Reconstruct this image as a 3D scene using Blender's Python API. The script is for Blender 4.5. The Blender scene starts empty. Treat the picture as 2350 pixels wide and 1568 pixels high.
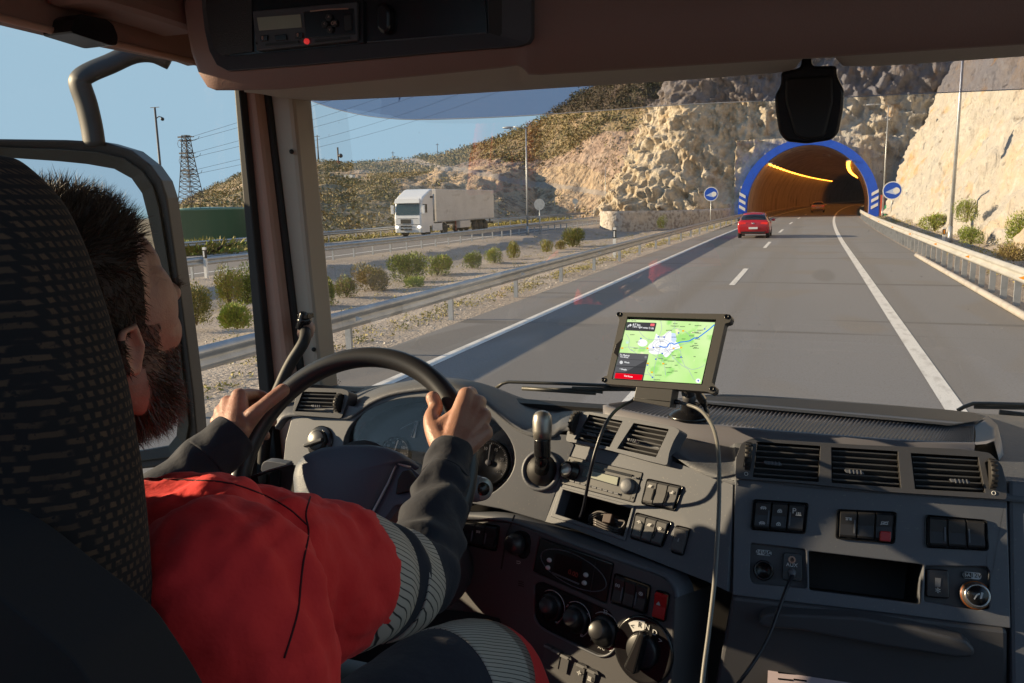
import bpy, bmesh, math, random
from mathutils import Vector as V, Matrix, noise as NZ
random.seed(7)
S = bpy.context.scene
COL = S.collection
R = math.radians
PI = math.pi
# ---------------------------------------------------------------- camera
F, CX, CY, H = 1850.0, 1174.5, 784.0, 2.39        # focal length and centre in pixels of a 2349 px wide frame, eye height
CM = Matrix(((0.93927124, -0.03935519, 0.34091159), (0.34255158, 0.16740303, -0.92446451), (-0.02068716, 0.98510273, 0.17071804)))
EYE = V((0, 0, H))
cam = bpy.data.cameras.new('camera')
cam.sensor_width = 36; cam.lens = F / 2349 * 36
cam.clip_start = 0.02; cam.clip_end = 6000
camo = bpy.data.objects.new('camera', cam)
camo.matrix_world = Matrix.Translation(EYE) @ CM.to_4x4()
COL.objects.link(camo); S.camera = camo
# ---------------------------------------------------------------- sky and sun
SUN_EL, SUN_AZ = 15.5, 10.0                          # sun low on the left, a little behind
w = bpy.data.worlds.new('World'); S.world = w; w.use_nodes = True
wn = w.node_tree; bg = wn.nodes['Background']
sky = wn.nodes.new('ShaderNodeTexSky'); sky.sky_type = 'NISHITA'; sky.sun_disc = False
sky.sun_elevation = R(SUN_EL); sky.sun_rotation = R(-(90 + SUN_AZ)); sky.air_density = 1.0; sky.dust_density = 0.15; sky.ozone_density = 1.2
mn = wn.nodes.new('ShaderNodeVectorMath'); mn.operation = 'MINIMUM'; mn.inputs[1].default_value = (1.45, 2.15, 2.7); wn.links.new(sky.outputs[0], mn.inputs[0]); wn.links.new(mn.outputs[0], bg.inputs[0]); bg.inputs[1].default_value = 0.14
sd = V((math.cos(R(SUN_AZ)) * math.cos(R(SUN_EL)), math.sin(R(SUN_AZ)) * math.cos(R(SUN_EL)), -math.sin(R(SUN_EL))))
sl = bpy.data.lights.new('sun', 'SUN'); sl.energy = 5.0; sl.angle = R(0.55); sl.color = (1, .78, .50)
so = bpy.data.objects.new('sun', sl); so.rotation_euler = sd.to_track_quat('-Z', 'Y').to_euler(); so.location = (0, 0, 60); COL.objects.link(so)
S.view_settings.view_transform = 'Standard'; S.view_settings.look = 'None'
S.view_settings.exposure = 0.85; S.view_settings.gamma = 1
S.view_settings.use_curve_mapping = False
S.cycles.max_bounces = 10; S.cycles.diffuse_bounces = 5; S.cycles.glossy_bounces = 4; S.cycles.transparent_max_bounces = 24
S.cycles.use_denoising = True
S.cycles.caustics_reflective = False; S.cycles.caustics_refractive = False
# ---------------------------------------------------------------- from photograph to place
def ray(px, py): return (CM @ V((px - CX, CY - py, -F))).normalized()
class Pl:                                            # a real panel plane: origin, turn about z, tilt about x
    def __init__(s, o, z=0, x=0, y=0):
        s.o = V(o); s.m = (Matrix.Rotation(R(z), 3, 'Z') @ Matrix.Rotation(R(x), 3, 'X') @ Matrix.Rotation(R(y), 3, 'Y'))
        s.u = s.m @ V((1, 0, 0)); s.n = s.m @ V((0, -1, 0)); s.v = s.m @ V((0, 0, 1))
    def off(s, d): p = Pl(s.o + s.n * d); p.m, p.u, p.n, p.v = s.m, s.u, s.n, s.v; return p
    def at(s, px, py, d=0):
        r = ray(px, py); t = ((s.o - EYE).dot(s.n) + d) / r.dot(s.n); return EYE + r * t
    def uv(s, a, b, d=0): return s.o + s.u * a + s.v * b + s.n * d
    def loc(s, p): q = V(p) - s.o; return q.dot(s.u), q.dot(s.v)
    def mat(s): return Matrix((s.u, s.n * -1, s.v)).transposed()
def onY(px, py, y): r = ray(px, py); return EYE + r * (y / r.y)
def onX(px, py, x): r = ray(px, py); return EYE + r * (x / r.x)
def onZ(px, py, z=0): r = ray(px, py); return EYE + r * ((z - H) / r.z)
# zoomed views: pixel of the zoom -> pixel of the 2349 px frame
def ZM(x0, y0, k): return lambda x, y: (x0 + x * k, y0 + y * k)
z1 = ZM(0, 0, .3501); z2 = ZM(627.5, 156.9, .3501); z3 = ZM(1333.3, 0, .4502); z4 = ZM(0, 313.7, .5002); z5 = ZM(470.6, 705.9, .3501)
z6 = ZM(1019.6, 902, .4247); z7 = ZM(1568.6, 862.7, .4498); z8 = ZM(0, 941.2, .5006); z9 = ZM(1333.3, 690.2, .1901); z10 = ZM(423.5, 0, .3538)
z11 = ZM(862.7, 407.8, .1335); z12 = ZM(1607.8, 298, .2002); z13 = ZM(1254.9, 980.4, .2501); z14 = ZM(1058.8, 1160.8, .2596)
z15 = ZM(470.6, 847, .1601); z16 = ZM(784.3, 847, .2101); z17 = ZM(376.5, 486.3, .2901); z18 = ZM(2078.4, 392, .2001)
# ---------------------------------------------------------------- objects
def link(o, parent=None):
    COL.objects.link(o)
    if parent is not None:
        o.parent = parent; o.matrix_parent_inverse = MW[parent.name].inverted() if parent.name in MW else Matrix()
    return o
MW = {}
def tag(o, label=None, cat=None, group=None, kind=None):
    if label: o['label'] = label
    if cat: o['category'] = cat
    if group: o['group'] = group
    if kind: o['kind'] = kind
    return o
def thing(name, label, cat, loc=(0, 0, 0), group=None):
    o = bpy.data.objects.new(name, None); o.empty_display_size = .1; o.location = loc
    COL.objects.link(o); MW[o.name] = Matrix.Translation(V(loc))
    return tag(o, label, cat, group)
def dup(root, loc, label=None, rz=None, scale=None):
    r = root.copy(); COL.objects.link(r); r.location = loc
    if rz is not None: r.rotation_euler = (0, 0, rz)
    if scale: r.scale = (scale,) * 3 if not hasattr(scale, '__len__') else scale
    if label: r['label'] = label
    for ch in [c for c in KIDS.get(root.name, [])]:
        c = ch.copy(); COL.objects.link(c); c.parent = r; c.matrix_parent_inverse = ch.matrix_parent_inverse.copy()
        for g in KIDS.get(ch.name, []):
            d = g.copy(); COL.objects.link(d); d.parent = c
    return r
KIDS = {}
TMP = bpy.data.scenes.new('workshop')                # a side scene where text and blended bodies are worked out, removed at the end
class MB:
    def __init__(s): s.v = []; s.f = []; s.sm = []
    def add(s, vs, fs, smooth=False):
        n = len(s.v); s.v += [tuple(p) for p in vs]; s.f += [tuple(i + n for i in f) for f in fs]; s.sm += [smooth] * len(fs); return s
    def box(s, c, sz, m=None):
        x, y, z = sz[0] / 2, sz[1] / 2, sz[2] / 2; c = V(c)
        P = [V((a, b, d)) for a in (-x, x) for b in (-y, y) for d in (-z, z)]
        if m is not None: P = [m @ p for p in P]
        return s.add([p + c for p in P], [(0, 1, 3, 2), (4, 6, 7, 5), (0, 4, 5, 1), (2, 3, 7, 6), (0, 2, 6, 4), (1, 5, 7, 3)])
    def bar(s, a, b, w, h, up=(0, 0, 1)):
        a, b = V(a), V(b); d = (b - a); L = d.length; d.normalize(); x = d.cross(V(up)).normalized(); z = x.cross(d)
        return s.box((a + b) / 2, (w, L, h), Matrix((x, d, z)).transposed())
    def prism(s, pts, vec, smooth=False):
        n = len(pts); vec = V(vec); P = [V(p) for p in pts]
        return s.add(P + [p + vec for p in P], [tuple(range(n)), tuple(range(2 * n - 1, n - 1, -1))] + [(i, i + n, (i + 1) % n + n, (i + 1) % n) for i in range(n)], smooth)
    def ring(s, outer, inner, vec):                 # a frame between two outlines of equal count
        n = len(outer); vec = V(vec); O = [V(p) for p in outer]; I = [V(p) for p in inner]
        vs = O + I + [p + vec for p in O] + [p + vec for p in I]; fs = []
        for i in range(n):
            j = (i + 1) % n
            fs += [(i, j, n + j, n + i), (2 * n + i, 3 * n + i, 3 * n + j, 2 * n + j), (i, 2 * n + i, 2 * n + j, j), (n + i, n + j, 3 * n + j, 3 * n + i)]
        return s.add(vs, fs)
    def tube(s, pts, r, seg=10, closed=False, smooth=True, flat=1.0, up=None):
        P = [V(p) for p in pts]; n = len(P); rs = r if hasattr(r, '__len__') else [r] * n
        vs = []; fs = []; px = None
        for i, p in enumerate(P):
            if closed: t = P[(i + 1) % n] - P[i - 1]
            else: t = P[min(i + 1, n - 1)] - P[max(i - 1, 0)]
            t.normalize()
            if px is None:
                ref = V(up) if up else (V((0, 0, 1)) if abs(t.z) < .9 else V((0, 1, 0))); px = ref.cross(t).normalized()
            else: px = (px - t * px.dot(t)).normalized()
            py = t.cross(px)
            for k in range(seg):
                a = 2 * PI * k / seg; vs.append(p + (px * math.cos(a) + py * math.sin(a) * flat) * rs[i])
        for i in range(n if closed else n - 1):
            for k in range(seg):
                j = (i + 1) % n; fs.append((i * seg + k, i * seg + (k + 1) % seg, j * seg + (k + 1) % seg, j * seg + k))
        if not closed: fs += [tuple(range(seg - 1, -1, -1)), tuple(range((n - 1) * seg, n * seg))]
        return s.add(vs, fs, smooth)
    def cyl(s, a, b, r, r2=None, seg=20, smooth=True): return s.tube([a, b], [r, r if r2 is None else r2], seg, smooth=smooth)
    def lathe(s, prof, o, axis, seg=24, smooth=True):   # prof: (radius, height along axis)
        o, ax = V(o), V(axis).normalized(); x = ax.orthogonal().normalized(); y = ax.cross(x); vs = []; fs = []; n = len(prof)
        for r, h in prof:
            for k in range(seg): a = 2 * PI * k / seg; vs.append(o + ax * h + (x * math.cos(a) + y * math.sin(a)) * max(r, 1e-5))
        for i in range(n - 1):
            for k in range(seg): fs.append((i * seg + k, i * seg + (k + 1) % seg, (i + 1) * seg + (k + 1) % seg, (i + 1) * seg + k))
        fs += [tuple(range(seg - 1, -1, -1)), tuple(range((n - 1) * seg, n * seg))]
        return s.add(vs, fs, smooth)
    def grid(s, rows, smooth=True, close_u=False):
        n = len(rows[0]); vs = [p for r in rows for p in r]; fs = []
        for i in range(len(rows) - 1):
            for k in range(n if close_u else n - 1): fs.append((i * n + k, i * n + (k + 1) % n, (i + 1) * n + (k + 1) % n, (i + 1) * n + k))
        return s.add(vs, fs, smooth)
    def ball(s, c, r, m=None, seg=20, rings=12):
        c = V(c); r = V(r) if hasattr(r, '__len__') else V((r, r, r)); rows = []
        for i in range(rings + 1):
            t = PI * i / rings; row = []
            for k in range(seg):
                a = 2 * PI * k / seg; p = V((math.sin(t) * math.cos(a) * r.x, math.sin(t) * math.sin(a) * r.y, math.cos(t) * r.z))
                row.append(c + (m @ p if m is not None else p))
            rows.append(row)
        return s.grid(rows, True, True)
    def build(s, name, mat, parent=None, bevel=0, solid=0, sub=0, merge=False, normals=True, bseg=2):
        me = bpy.data.meshes.new(name); me.from_pydata(s.v, [], s.f); me.update()
        me.polygons.foreach_set('use_smooth', s.sm)
        if normals or merge:
            b = bmesh.new(); b.from_mesh(me)
            if merge: bmesh.ops.remove_doubles(b, verts=b.verts, dist=1e-4)
            if normals: bmesh.ops.recalc_face_normals(b, faces=b.faces)
            b.to_mesh(me); b.free()
        o = bpy.data.objects.new(name, me)
        for m in (mat if isinstance(mat, (list, tuple)) else [mat]): me.materials.append(m)
        link(o, parent)
        if parent is not None: KIDS.setdefault(parent.name, []).append(o)
        if solid: m = o.modifiers.new('solid', 'SOLIDIFY'); m.thickness = solid; m.offset = -1
        if bevel: m = o.modifiers.new('bevel', 'BEVEL'); m.width = bevel; m.segments = bseg; m.limit_method = 'ANGLE'; m.angle_limit = R(35); m.harden_normals = False
        if sub: m = o.modifiers.new('sub', 'SUBSURF'); m.levels = m.render_levels = sub
        return o
def bake(o, mods):                                   # apply modifiers through the dependency graph
    w_ = bpy.data.objects.new('work', o.data); TMP.collection.objects.link(w_)
    for t, kw in mods:
        m = w_.modifiers.new(t.lower(), t)
        for k, v_ in kw.items(): setattr(m, k, v_)
    TMP.view_layers[0].update(); dg = TMP.view_layers[0].depsgraph
    me = bpy.data.meshes.new_from_object(w_.evaluated_get(dg)); bpy.data.objects.remove(w_); mats = list(o.data.materials); o.data = me
    me.materials.clear()
    for m in mats: me.materials.append(m)
    me.polygons.foreach_set('use_smooth', [True] * len(me.polygons))
    return o
def organic(mb, name, mat, parent, voxel=.004, smooth=6, fac=.5):
    o = mb.build(name, mat, parent)
    return bake(o, [('REMESH', dict(mode='VOXEL', voxel_size=voxel, use_smooth_shade=True)), ('SMOOTH', dict(factor=fac, iterations=smooth))])
def cr(pts, n=8, closed=False):                      # smooth curve through points (any tuples)
    P = [V(p) for p in pts]; out = []; m = len(P)
    for i in range(m if closed else m - 1):
        a, b, c, d = (P[(i - 1) % m] if closed or i else P[0] * 2 - P[1]), P[i], P[(i + 1) % m], (P[(i + 2) % m] if closed or i + 2 < m else P[-1] * 2 - P[-2])
        for k in range(n):
            t = k / n; out.append(.5 * ((2 * b) + (c - a) * t + (2 * a - 5 * b + 4 * c - d) * t * t + (3 * b - a - 3 * c + d) * t ** 3))
    if not closed: out.append(P[-1])
    return out
def rrect(w, h, r, n=5):                             # rounded rectangle outline, centred, 2-D
    out = []; r = min(r, w / 2 - 1e-5, h / 2 - 1e-5)
    for cx, cy, a0 in ((w / 2 - r, h / 2 - r, 0), (-w / 2 + r, h / 2 - r, 90), (-w / 2 + r, -h / 2 + r, 180), (w / 2 - r, -h / 2 + r, 270)):
        for k in range(n + 1): a = R(a0 + 90 * k / n); out.append((cx + r * math.cos(a), cy + r * math.sin(a)))
    return out
def rpoly(pts, r, n=4):                              # rounds the corners of a polygon of vectors
    P = [V(p) for p in pts]; out = []; m = len(P)
    for i in range(m):
        a, b, c = P[i - 1], P[i], P[(i + 1) % m]; d1 = (a - b); d2 = (c - b); q = min(r, d1.length * .45, d2.length * .45)
        s_, e_ = b + d1.normalized() * q, b + d2.normalized() * q
        for k in range(n + 1): t = k / n; out.append(s_ * (1 - t) ** 2 + b * 2 * t * (1 - t) + e_ * t * t)
    return out
def text(txt, pl, px, py, size, mat, parent, name='lettering', d=.0006, rz=0, align='CENTER', squeeze=1, merge_into=None):
    c = bpy.data.curves.new(name, 'FONT'); c.body = txt; c.size = size; c.align_x = align; c.align_y = 'CENTER'; c.extrude = .0002
    o = bpy.data.objects.new(name, c); TMP.collection.objects.link(o)
    TMP.view_layers[0].update(); dg = TMP.view_layers[0].depsgraph; me = bpy.data.meshes.new_from_object(o.evaluated_get(dg))
    bpy.data.objects.remove(o); bpy.data.curves.remove(c)
    p = pl.at(px, py, d) if px is not None else pl.uv(*py, d)
    m = Matrix((pl.u, pl.v, pl.n)).transposed() @ Matrix.Rotation(R(rz), 3, 'Z')
    vs = [p + m @ V((q.co.x * squeeze, q.co.y, q.co.z)) for q in me.vertices]; fs = [tuple(f.vertices) for f in me.polygons]
    bpy.data.meshes.remove(me)
    if merge_into is not None: merge_into.add(vs, fs); return None
    return MB().add(vs, fs).build(name, mat, parent, normals=False)
# ---------------------------------------------------------------- materials
def C(r, g, b, k=1.0):
    f = lambda c: ((c / 255) / 12.92 if c / 255 <= .04045 else ((c / 255 + .055) / 1.055) ** 2.4) * k
    return (f(r), f(g), f(b), 1)
def mat(name, col, rough=.6, metal=0, var=None, bump=None, coat=0, spec=.5, emit=None, trans=0, coords='Object', sheen=0):
    """var: list of (scale, colour2, lo, hi, detail, stretch) layered noise; bump: list of (kind, scale, strength, stretch)"""
    m = bpy.data.materials.new(name); m.use_nodes = True; N = m.node_tree.nodes; L = m.node_tree.links
    b = N['Principled BSDF']; b.inputs['Base Color'].default_value = col; b.inputs['Roughness'].default_value = rough
    b.inputs['Metallic'].default_value = metal; b.inputs['Specular IOR Level'].default_value = spec
    b.inputs['Coat Weight'].default_value = coat; b.inputs['Coat Roughness'].default_value = .08
    if trans: b.inputs['Transmission Weight'].default_value = trans
    if sheen: b.inputs['Sheen Weight'].default_value = sheen; b.inputs['Sheen Roughness'].default_value = .6
    if emit: b.inputs['Emission Color'].default_value = emit[0]; b.inputs['Emission Strength'].default_value = emit[1]
    tc = None
    def coord(st):
        nonlocal tc
        if tc is None: tc = N.new('ShaderNodeTexCoord')
        if st is None: return tc.outputs[coords]
        mp = N.new('ShaderNodeMapping'); L.new(tc.outputs[coords], mp.inputs[0])
        if len(st) == 6: mp.inputs['Rotation'].default_value = [R(a) for a in st[3:]]
        mp.inputs['Scale'].default_value = st[:3]; return mp.outputs[0]
    src = None
    for sc, c2, lo, hi, *rest in (var or []):
        det = rest[0] if rest else 4; st = rest[1] if len(rest) > 1 else None
        n = N.new('ShaderNodeTexNoise'); n.inputs['Scale'].default_value = sc; n.inputs['Detail'].default_value = det; L.new(coord(st), n.inputs[0])
        mr = N.new('ShaderNodeMapRange'); mr.inputs[1].default_value = lo; mr.inputs[2].default_value = hi; L.new(n.outputs[0], mr.inputs[0])
        mx = N.new('ShaderNodeMix'); mx.data_type = 'RGBA'; L.new(mr.outputs[0], mx.inputs[0])
        if src is None: mx.inputs[6].default_value = col
        else: L.new(src, mx.inputs[6])
        mx.inputs[7].default_value = c2; src = mx.outputs[2]
    if src is not None: L.new(src, b.inputs['Base Color'])
    prev = None
    for kind, sc, strg, *rest in (bump or []):
        st = rest[0] if rest else None
        if kind == 'noise': t = N.new('ShaderNodeTexNoise'); t.inputs['Scale'].default_value = sc; t.inputs['Detail'].default_value = 5; o = t.outputs[0]
        elif kind == 'vor': t = N.new('ShaderNodeTexVoronoi'); t.inputs['Scale'].default_value = sc; o = t.outputs[0]
        else: t = N.new('ShaderNodeTexWave'); t.inputs['Scale'].default_value = sc; t.inputs['Distortion'].default_value = 0; o = t.outputs[1]
        L.new(coord(st), t.inputs[0]); bp = N.new('ShaderNodeBump'); bp.inputs['Strength'].default_value = strg; bp.inputs['Distance'].default_value = rest[1] if len(rest) > 1 else (.0005 if sc > 40 else .05)
        L.new(o, bp.inputs['Height'])
        if prev is not None: L.new(prev, bp.inputs['Normal'])
        prev = bp.outputs[0]
    if prev is not None: L.new(prev, b.inputs['Normal'])
    m['src'] = 0
    return m
def glass(name, tint=(1, 1, 1, 1), refl=.05, rough=0.0, dirt=0):
    m = bpy.data.materials.new(name); m.use_nodes = True; N = m.node_tree.nodes; L = m.node_tree.links; N.clear()
    o = N.new('ShaderNodeOutputMaterial'); t = N.new('ShaderNodeBsdfTransparent'); t.inputs[0].default_value = tint
    g = N.new('ShaderNodeBsdfGlossy'); g.inputs['Roughness'].default_value = rough
    fr = N.new('ShaderNodeFresnel'); fr.inputs[0].default_value = 1.5
    mul = N.new('ShaderNodeMath'); mul.operation = 'MULTIPLY'; mul.inputs[1].default_value = refl / .04; L.new(fr.outputs[0], mul.inputs[0]); mul.use_clamp = True
    mx = N.new('ShaderNodeMixShader'); L.new(mul.outputs[0], mx.inputs[0]); L.new(t.outputs[0], mx.inputs[1]); L.new(g.outputs[0], mx.inputs[2])
    last = mx
    if dirt:
        tc = N.new('ShaderNodeTexCoord'); n = N.new('ShaderNodeTexNoise'); n.inputs['Scale'].default_value = 60; n.inputs['Detail'].default_value = 6; L.new(tc.outputs['Object'], n.inputs[0])
        n2 = N.new('ShaderNodeTexNoise'); n2.inputs['Scale'].default_value = 3; L.new(tc.outputs['Object'], n2.inputs[0])
        mr = N.new('ShaderNodeMapRange'); mr.inputs[1].default_value = .70; mr.inputs[2].default_value = .78; L.new(n.outputs[0], mr.inputs[0])
        mr2 = N.new('ShaderNodeMapRange'); mr2.inputs[1].default_value = .35; mr2.inputs[2].default_value = .8; mr2.inputs[4].default_value = .07; L.new(n2.outputs[0], mr2.inputs[0])
        a = N.new('ShaderNodeMath'); a.operation = 'ADD'; L.new(mr.outputs[0], a.inputs[0]); L.new(mr2.outputs[0], a.inputs[1])
        a2 = N.new('ShaderNodeMath'); a2.operation = 'MULTIPLY'; a2.inputs[1].default_value = dirt; L.new(a.outputs[0], a2.inputs[0]); a2.use_clamp = True
        d = N.new('ShaderNodeBsdfTranslucent'); d.inputs[0].default_value = (.8, .78, .74, 1)
        d2 = N.new('ShaderNodeBsdfDiffuse'); d2.inputs[0].default_value = (.7, .68, .65, 1); m3 = N.new('ShaderNodeMixShader'); L.new(d.outputs[0], m3.inputs[1]); L.new(d2.outputs[0], m3.inputs[2])
        m2 = N.new('ShaderNodeMixShader'); L.new(a2.outputs[0], m2.inputs[0]); L.new(mx.outputs[0], m2.inputs[1]); L.new(m3.outputs[0], m2.inputs[2]); last = m2
    L.new(last.outputs[0], o.inputs[0])
    return m
M = {}
z19 = ZM(1372.5, 196.1, .2251); z20 = ZM(1921.6, 117.6, .3002); z21 = ZM(666.7, 313.7, .1601)
def off(y): return .00029 * max(0, y - 40) ** 2       # the road bends to the right towards the tunnel
# ---- materials of the place
M['asphalt'] = mat('asphalt', (.180, .178, .186, 1), .92, var=[(.25, (.208, .204, .210, 1), .35, .7, 3, (1, .12, 1)), (1.0, (.17, .158, .15, 1), .50, .68, 2, (.85, .006, 1)), (.35, (.19, .175, .165, 1), .56, .60, 1, (1, .5, 1)), (1.3, (.12, .115, .112, 1), .655, .675, 1, (.03, .8, 1)), (.22, (.15, .145, .145, 1), .60, .615, 1, (1.2, .25, 1)), (30, (.15, .138, .13, 1), .5, .75, 2), (90, (.26, .245, .23, 1), .58, .75, 2)], bump=[('noise', 90, .25)])
M['asphalt_old'] = mat('asphalt_old', (.15, .135, .128, 1), .95, var=[(.6, (.19, .17, .16, 1), .4, .7, 4, (1, .2, 1)), (70, (.23, .21, .2, 1), .55, .75, 2)])
M['paint_white'] = mat('paint_white', (.72, .70, .67, 1), .7, var=[(7, (.50, .48, .45, 1), .5, .72, 5, (1, .3, 1)), (60, (.42, .40, .37, 1), .6, .7, 2)])
M['gravel'] = mat('gravel', (.40, .34, .29, 1), .95, var=[(.35, (.32, .26, .21, 1), .4, .65), (14, (.27, .23, .20, 1), .45, .62, 6), (45, (.56, .50, .44, 1), .55, .70, 3)], bump=[('noise', 22, 1.0), ('vor', 9, .5)])
M['soil'] = mat('soil', (.30, .225, .135, 1), .97, var=[(.06, (.24, .19, .11, 1), .4, .6), (.35, (.42, .31, .21, 1), .48, .64, 6), (1.6, (.15, .13, .065, 1), .52, .64, 4)], bump=[('noise', 1.2, 1.0, None, .5), ('noise', 4, .9, None, .15)])
M['cut'] = mat('cut', (.46, .34, .23, 1), .97, var=[(.5, (.24, .17, .115, 1), .45, .6, 5, (1.6, 1.6, .35, 0, 28, 0)), (.12, (.52, .38, .25, 1), .5, .65), (2.5, (.54, .43, .33, 1), .58, .72, 5)], bump=[('noise', .6, 1.0, (2.4, 2.4, .3, 0, 28, 0), .6), ('noise', 3, .8, None, .15)])
M['rock'] = mat('rock', (.45, .375, .28, 1), .95, var=[(.10, (.47, .42, .35, 1), .4, .6), (.5, (.38, .29, .19, 1), .45, .65, 8), (1.6, (.58, .49, .37, 1), .5, .66, 7), (.7, (.20, .15, .10, 1), .63, .73, 6)], bump=[('noise', .9, 1.0, None, .5), ('noise', 4, .9, None, .12)])
M['rock_pale'] = mat('rock_pale', (.39, .365, .33, 1), .95, var=[(.22, (.46, .36, .25, 1), .46, .64, 6, (1, .5, .7)), (.6, (.38, .35, .315, 1), .48, .62, 6, (1.2, 1.2, .2, 0, 25, 0)), (2.4, (.45, .425, .38, 1), .5, .68, 6), (.55, (.44, .28, .14, 1), .60, .72, 6, (1, .6, .8)), (1.2, (.16, .13, .10, 1), .64, .74, 6)], bump=[('noise', 1.0, 1.0, (1.4, 1.4, .5, 0, 25, 0), .45), ('noise', 4, .9, None, .12)])
M['rock_pink'] = mat('rock_pink', (.37, .26, .20, 1), .95, var=[(.4, (.44, .33, .26, 1), .4, .6), (1.2, (.20, .14, .10, 1), .48, .62, 6)], bump=[('noise', .8, 1.0, None, .6), ('noise', 3, .9, None, .2)])
M['steel'] = mat('steel', (.42, .44, .46, 1), .42, .55, var=[(3, (.33, .35, .37, 1), .4, .7, 4), (40, (.30, .30, .30, 1), .62, .75, 2)])
M['steel_warm'] = mat('steel_warm', (.43, .42, .40, 1), .6, .1, var=[(2, (.36, .35, .33, 1), .45, .7, 4)])
M['post_steel'] = mat('post_steel', (.40, .42, .45, 1), .5, .4, var=[(5, (.30, .32, .34, 1), .45, .7, 4)])
M['concrete'] = mat('concrete', (.42, .33, .27, 1), .9, var=[(.5, (.28, .215, .17, 1), .4, .65, 6, (1, 1.4, .2)), (.9, (.12, .09, .075, 1), .6, .72, 5, (1, .5, .3)), (3, (.26, .21, .17, 1), .5, .7, 5)])
M['blue_paint'] = mat('blue_paint', (.010, .095, .66, 1), .5, var=[(1.5, (.012, .08, .56, 1), .45, .7, 5)])
M['sign_blue'] = mat('sign_blue', (.006, .075, .52, 1), .4)
M['white'] = mat('white', (.78, .78, .77, 1), .5)
M['plastic_white'] = mat('plastic_white', (.75, .75, .74, 1), .5)
M['black'] = mat('black', (.015, .015, .016, 1), .5)
M['orange'] = mat('orange', (.75, .28, .02, 1), .4)
M['tank_green'] = mat('tank_green', (.13, .24, .20, 1), .28, var=[(.8, (.10, .22, .175, 1), .4, .7, 3, (1, 1, .1))])
M['tower'] = mat('tower', (.10, .085, .08, 1), .6, .3)
M['tower_red'] = mat('tower_red', (.30, .07, .05, 1), .6)
M['stone'] = mat('stone', (.52, .48, .44, 1), .95, var=[(2.8, (.30, .26, .23, 1), .45, .6, 4), (.9, (.58, .50, .42, 1), .5, .7)], bump=[('vor', 4, 1.0)])
def leafmat(n, a, b, c):
    m = mat(n, a, .75, var=[(1.4, b, .42, .6, 3), (5, c, .55, .7, 3)]); m.node_tree.nodes['Principled BSDF'].inputs['Subsurface Weight'].default_value = 0; return m
M['leaf_green'] = leafmat('leaf_green', (.12, .16, .03, 1), (.17, .19, .035, 1), (.22, .19, .05, 1))
M['leaf_lime'] = leafmat('leaf_lime', (.30, .36, .05, 1), (.22, .29, .04, 1), (.38, .36, .08, 1))
M['leaf_yellow'] = leafmat('leaf_yellow', (.34, .28, .08, 1), (.24, .22, .05, 1), (.42, .32, .09, 1))
M['leaf_brown'] = leafmat('leaf_brown', (.30, .23, .11, 1), (.20, .18, .07, 1), (.36, .26, .14, 1))
M['scrub'] = mat('scrub', (.22, .19, .085, 1), .85, var=[(.12, (.30, .225, .10, 1), .42, .6, 3), (.5, (.10, .11, .035, 1), .5, .68, 4), (.8, (.30, .20, .10, 1), .6, .72, 3)])
M['stem'] = mat('stem', (.16, .11, .07, 1), .9)
# ---- ground, roads
def strip(name, x0, x1, y0, y1, z, m, step=4, bend=True, kind='structure', seg=2):
    rows = []; n = max(1, int((y1 - y0) / step))
    for i in range(n + 1):
        y = y0 + (y1 - y0) * i / n; o = off(y) if bend else 0
        rows.append([(x0 + (x1 - x0) * k / (seg - 1) + o, y, z) for k in range(seg)])
    return tag(MB().grid(rows, False).build(name, m, normals=False), kind=kind)
g = MB().add([(-3000, -400, -1.7), (3000, -400, -1.7), (3000, 4000, -1.7), (-3000, 4000, -1.7)], [(0, 1, 2, 3)]); tag(g.build('ground', M['soil']), kind='structure')
strip('road', -6.62, 4.05, -25, 490, 0, M['asphalt'])
mk = MB()
def mark(x0, x1, y0, y1, z=.005):
    n = max(1, int((y1 - y0) / 2)); mk.grid([[(x0 + off(y), y, z), (x1 + off(y), y, z)] for y in [y0 + (y1 - y0) * i / n for i in range(n + 1)]], False)
mark(-5.42, -5.20, -15, 290); mark(1.50, 1.72, -15, 290)
for k in range(-2, 12): mark(-2.03, -1.87, 22.9 + 17 * k, 28.3 + 17 * k)
tag(mk.build('road_markings', M['paint_white'], normals=False), kind='structure')
# second carriageway
Z2 = -.32
strip('road', -33.6, -22.9, -20, 190, Z2, M['asphalt_old'], bend=False)
mk = MB()
for x0 in (-24.3, -32.6): mk.add([(x0, -20, Z2 + .005), (x0 + .2, -20, Z2 + .005), (x0 + .2, 190, Z2 + .005), (x0, 190, Z2 + .005)], [(0, 1, 2, 3)])
for k in range(12): mk.add([(-28.5, 17 * k, Z2 + .005), (-28.34, 17 * k, Z2 + .005), (-28.34, 17 * k + 5, Z2 + .005), (-28.5, 17 * k + 5, Z2 + .005)], [(0, 1, 2, 3)])
tag(mk.build('road_markings', M['paint_white'], normals=False), kind='structure')
def lerp_prof(P, x):
    for (a, b), (c, d) in zip(P, P[1:]):
        if (a - x) * (c - x) <= 0: return b + (d - b) * (x - a) / (c - a)
    return P[0][1] if abs(x - P[0][0]) < abs(x - P[-1][0]) else P[-1][1]
MED = [(-6.55, -.004), (-7.6, -.03), (-8.6, -.12), (-11.5, -.52), (-13.5, -.74), (-17.2, -.80), (-20.9, -.34), (-22.0, Z2 - .004), (-23.0, Z2 - .006)]
def med(x, y):
    z = lerp_prof(MED, x)
    if -22 < x < -7.2: z += NZ.noise(V((x * .5, y * .5, 3))) * .10 + NZ.noise(V((x * 2, y * 2, 3))) * .035
    return z
xs = [-6.55 - i * .33 for i in range(51)]
tag(MB().grid([[(x, y, med(x, y)) for x in xs] for y in [-14 + i * .5 for i in range(250)]], True).build('terrain', M['gravel'], normals=False), kind='structure')
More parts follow.
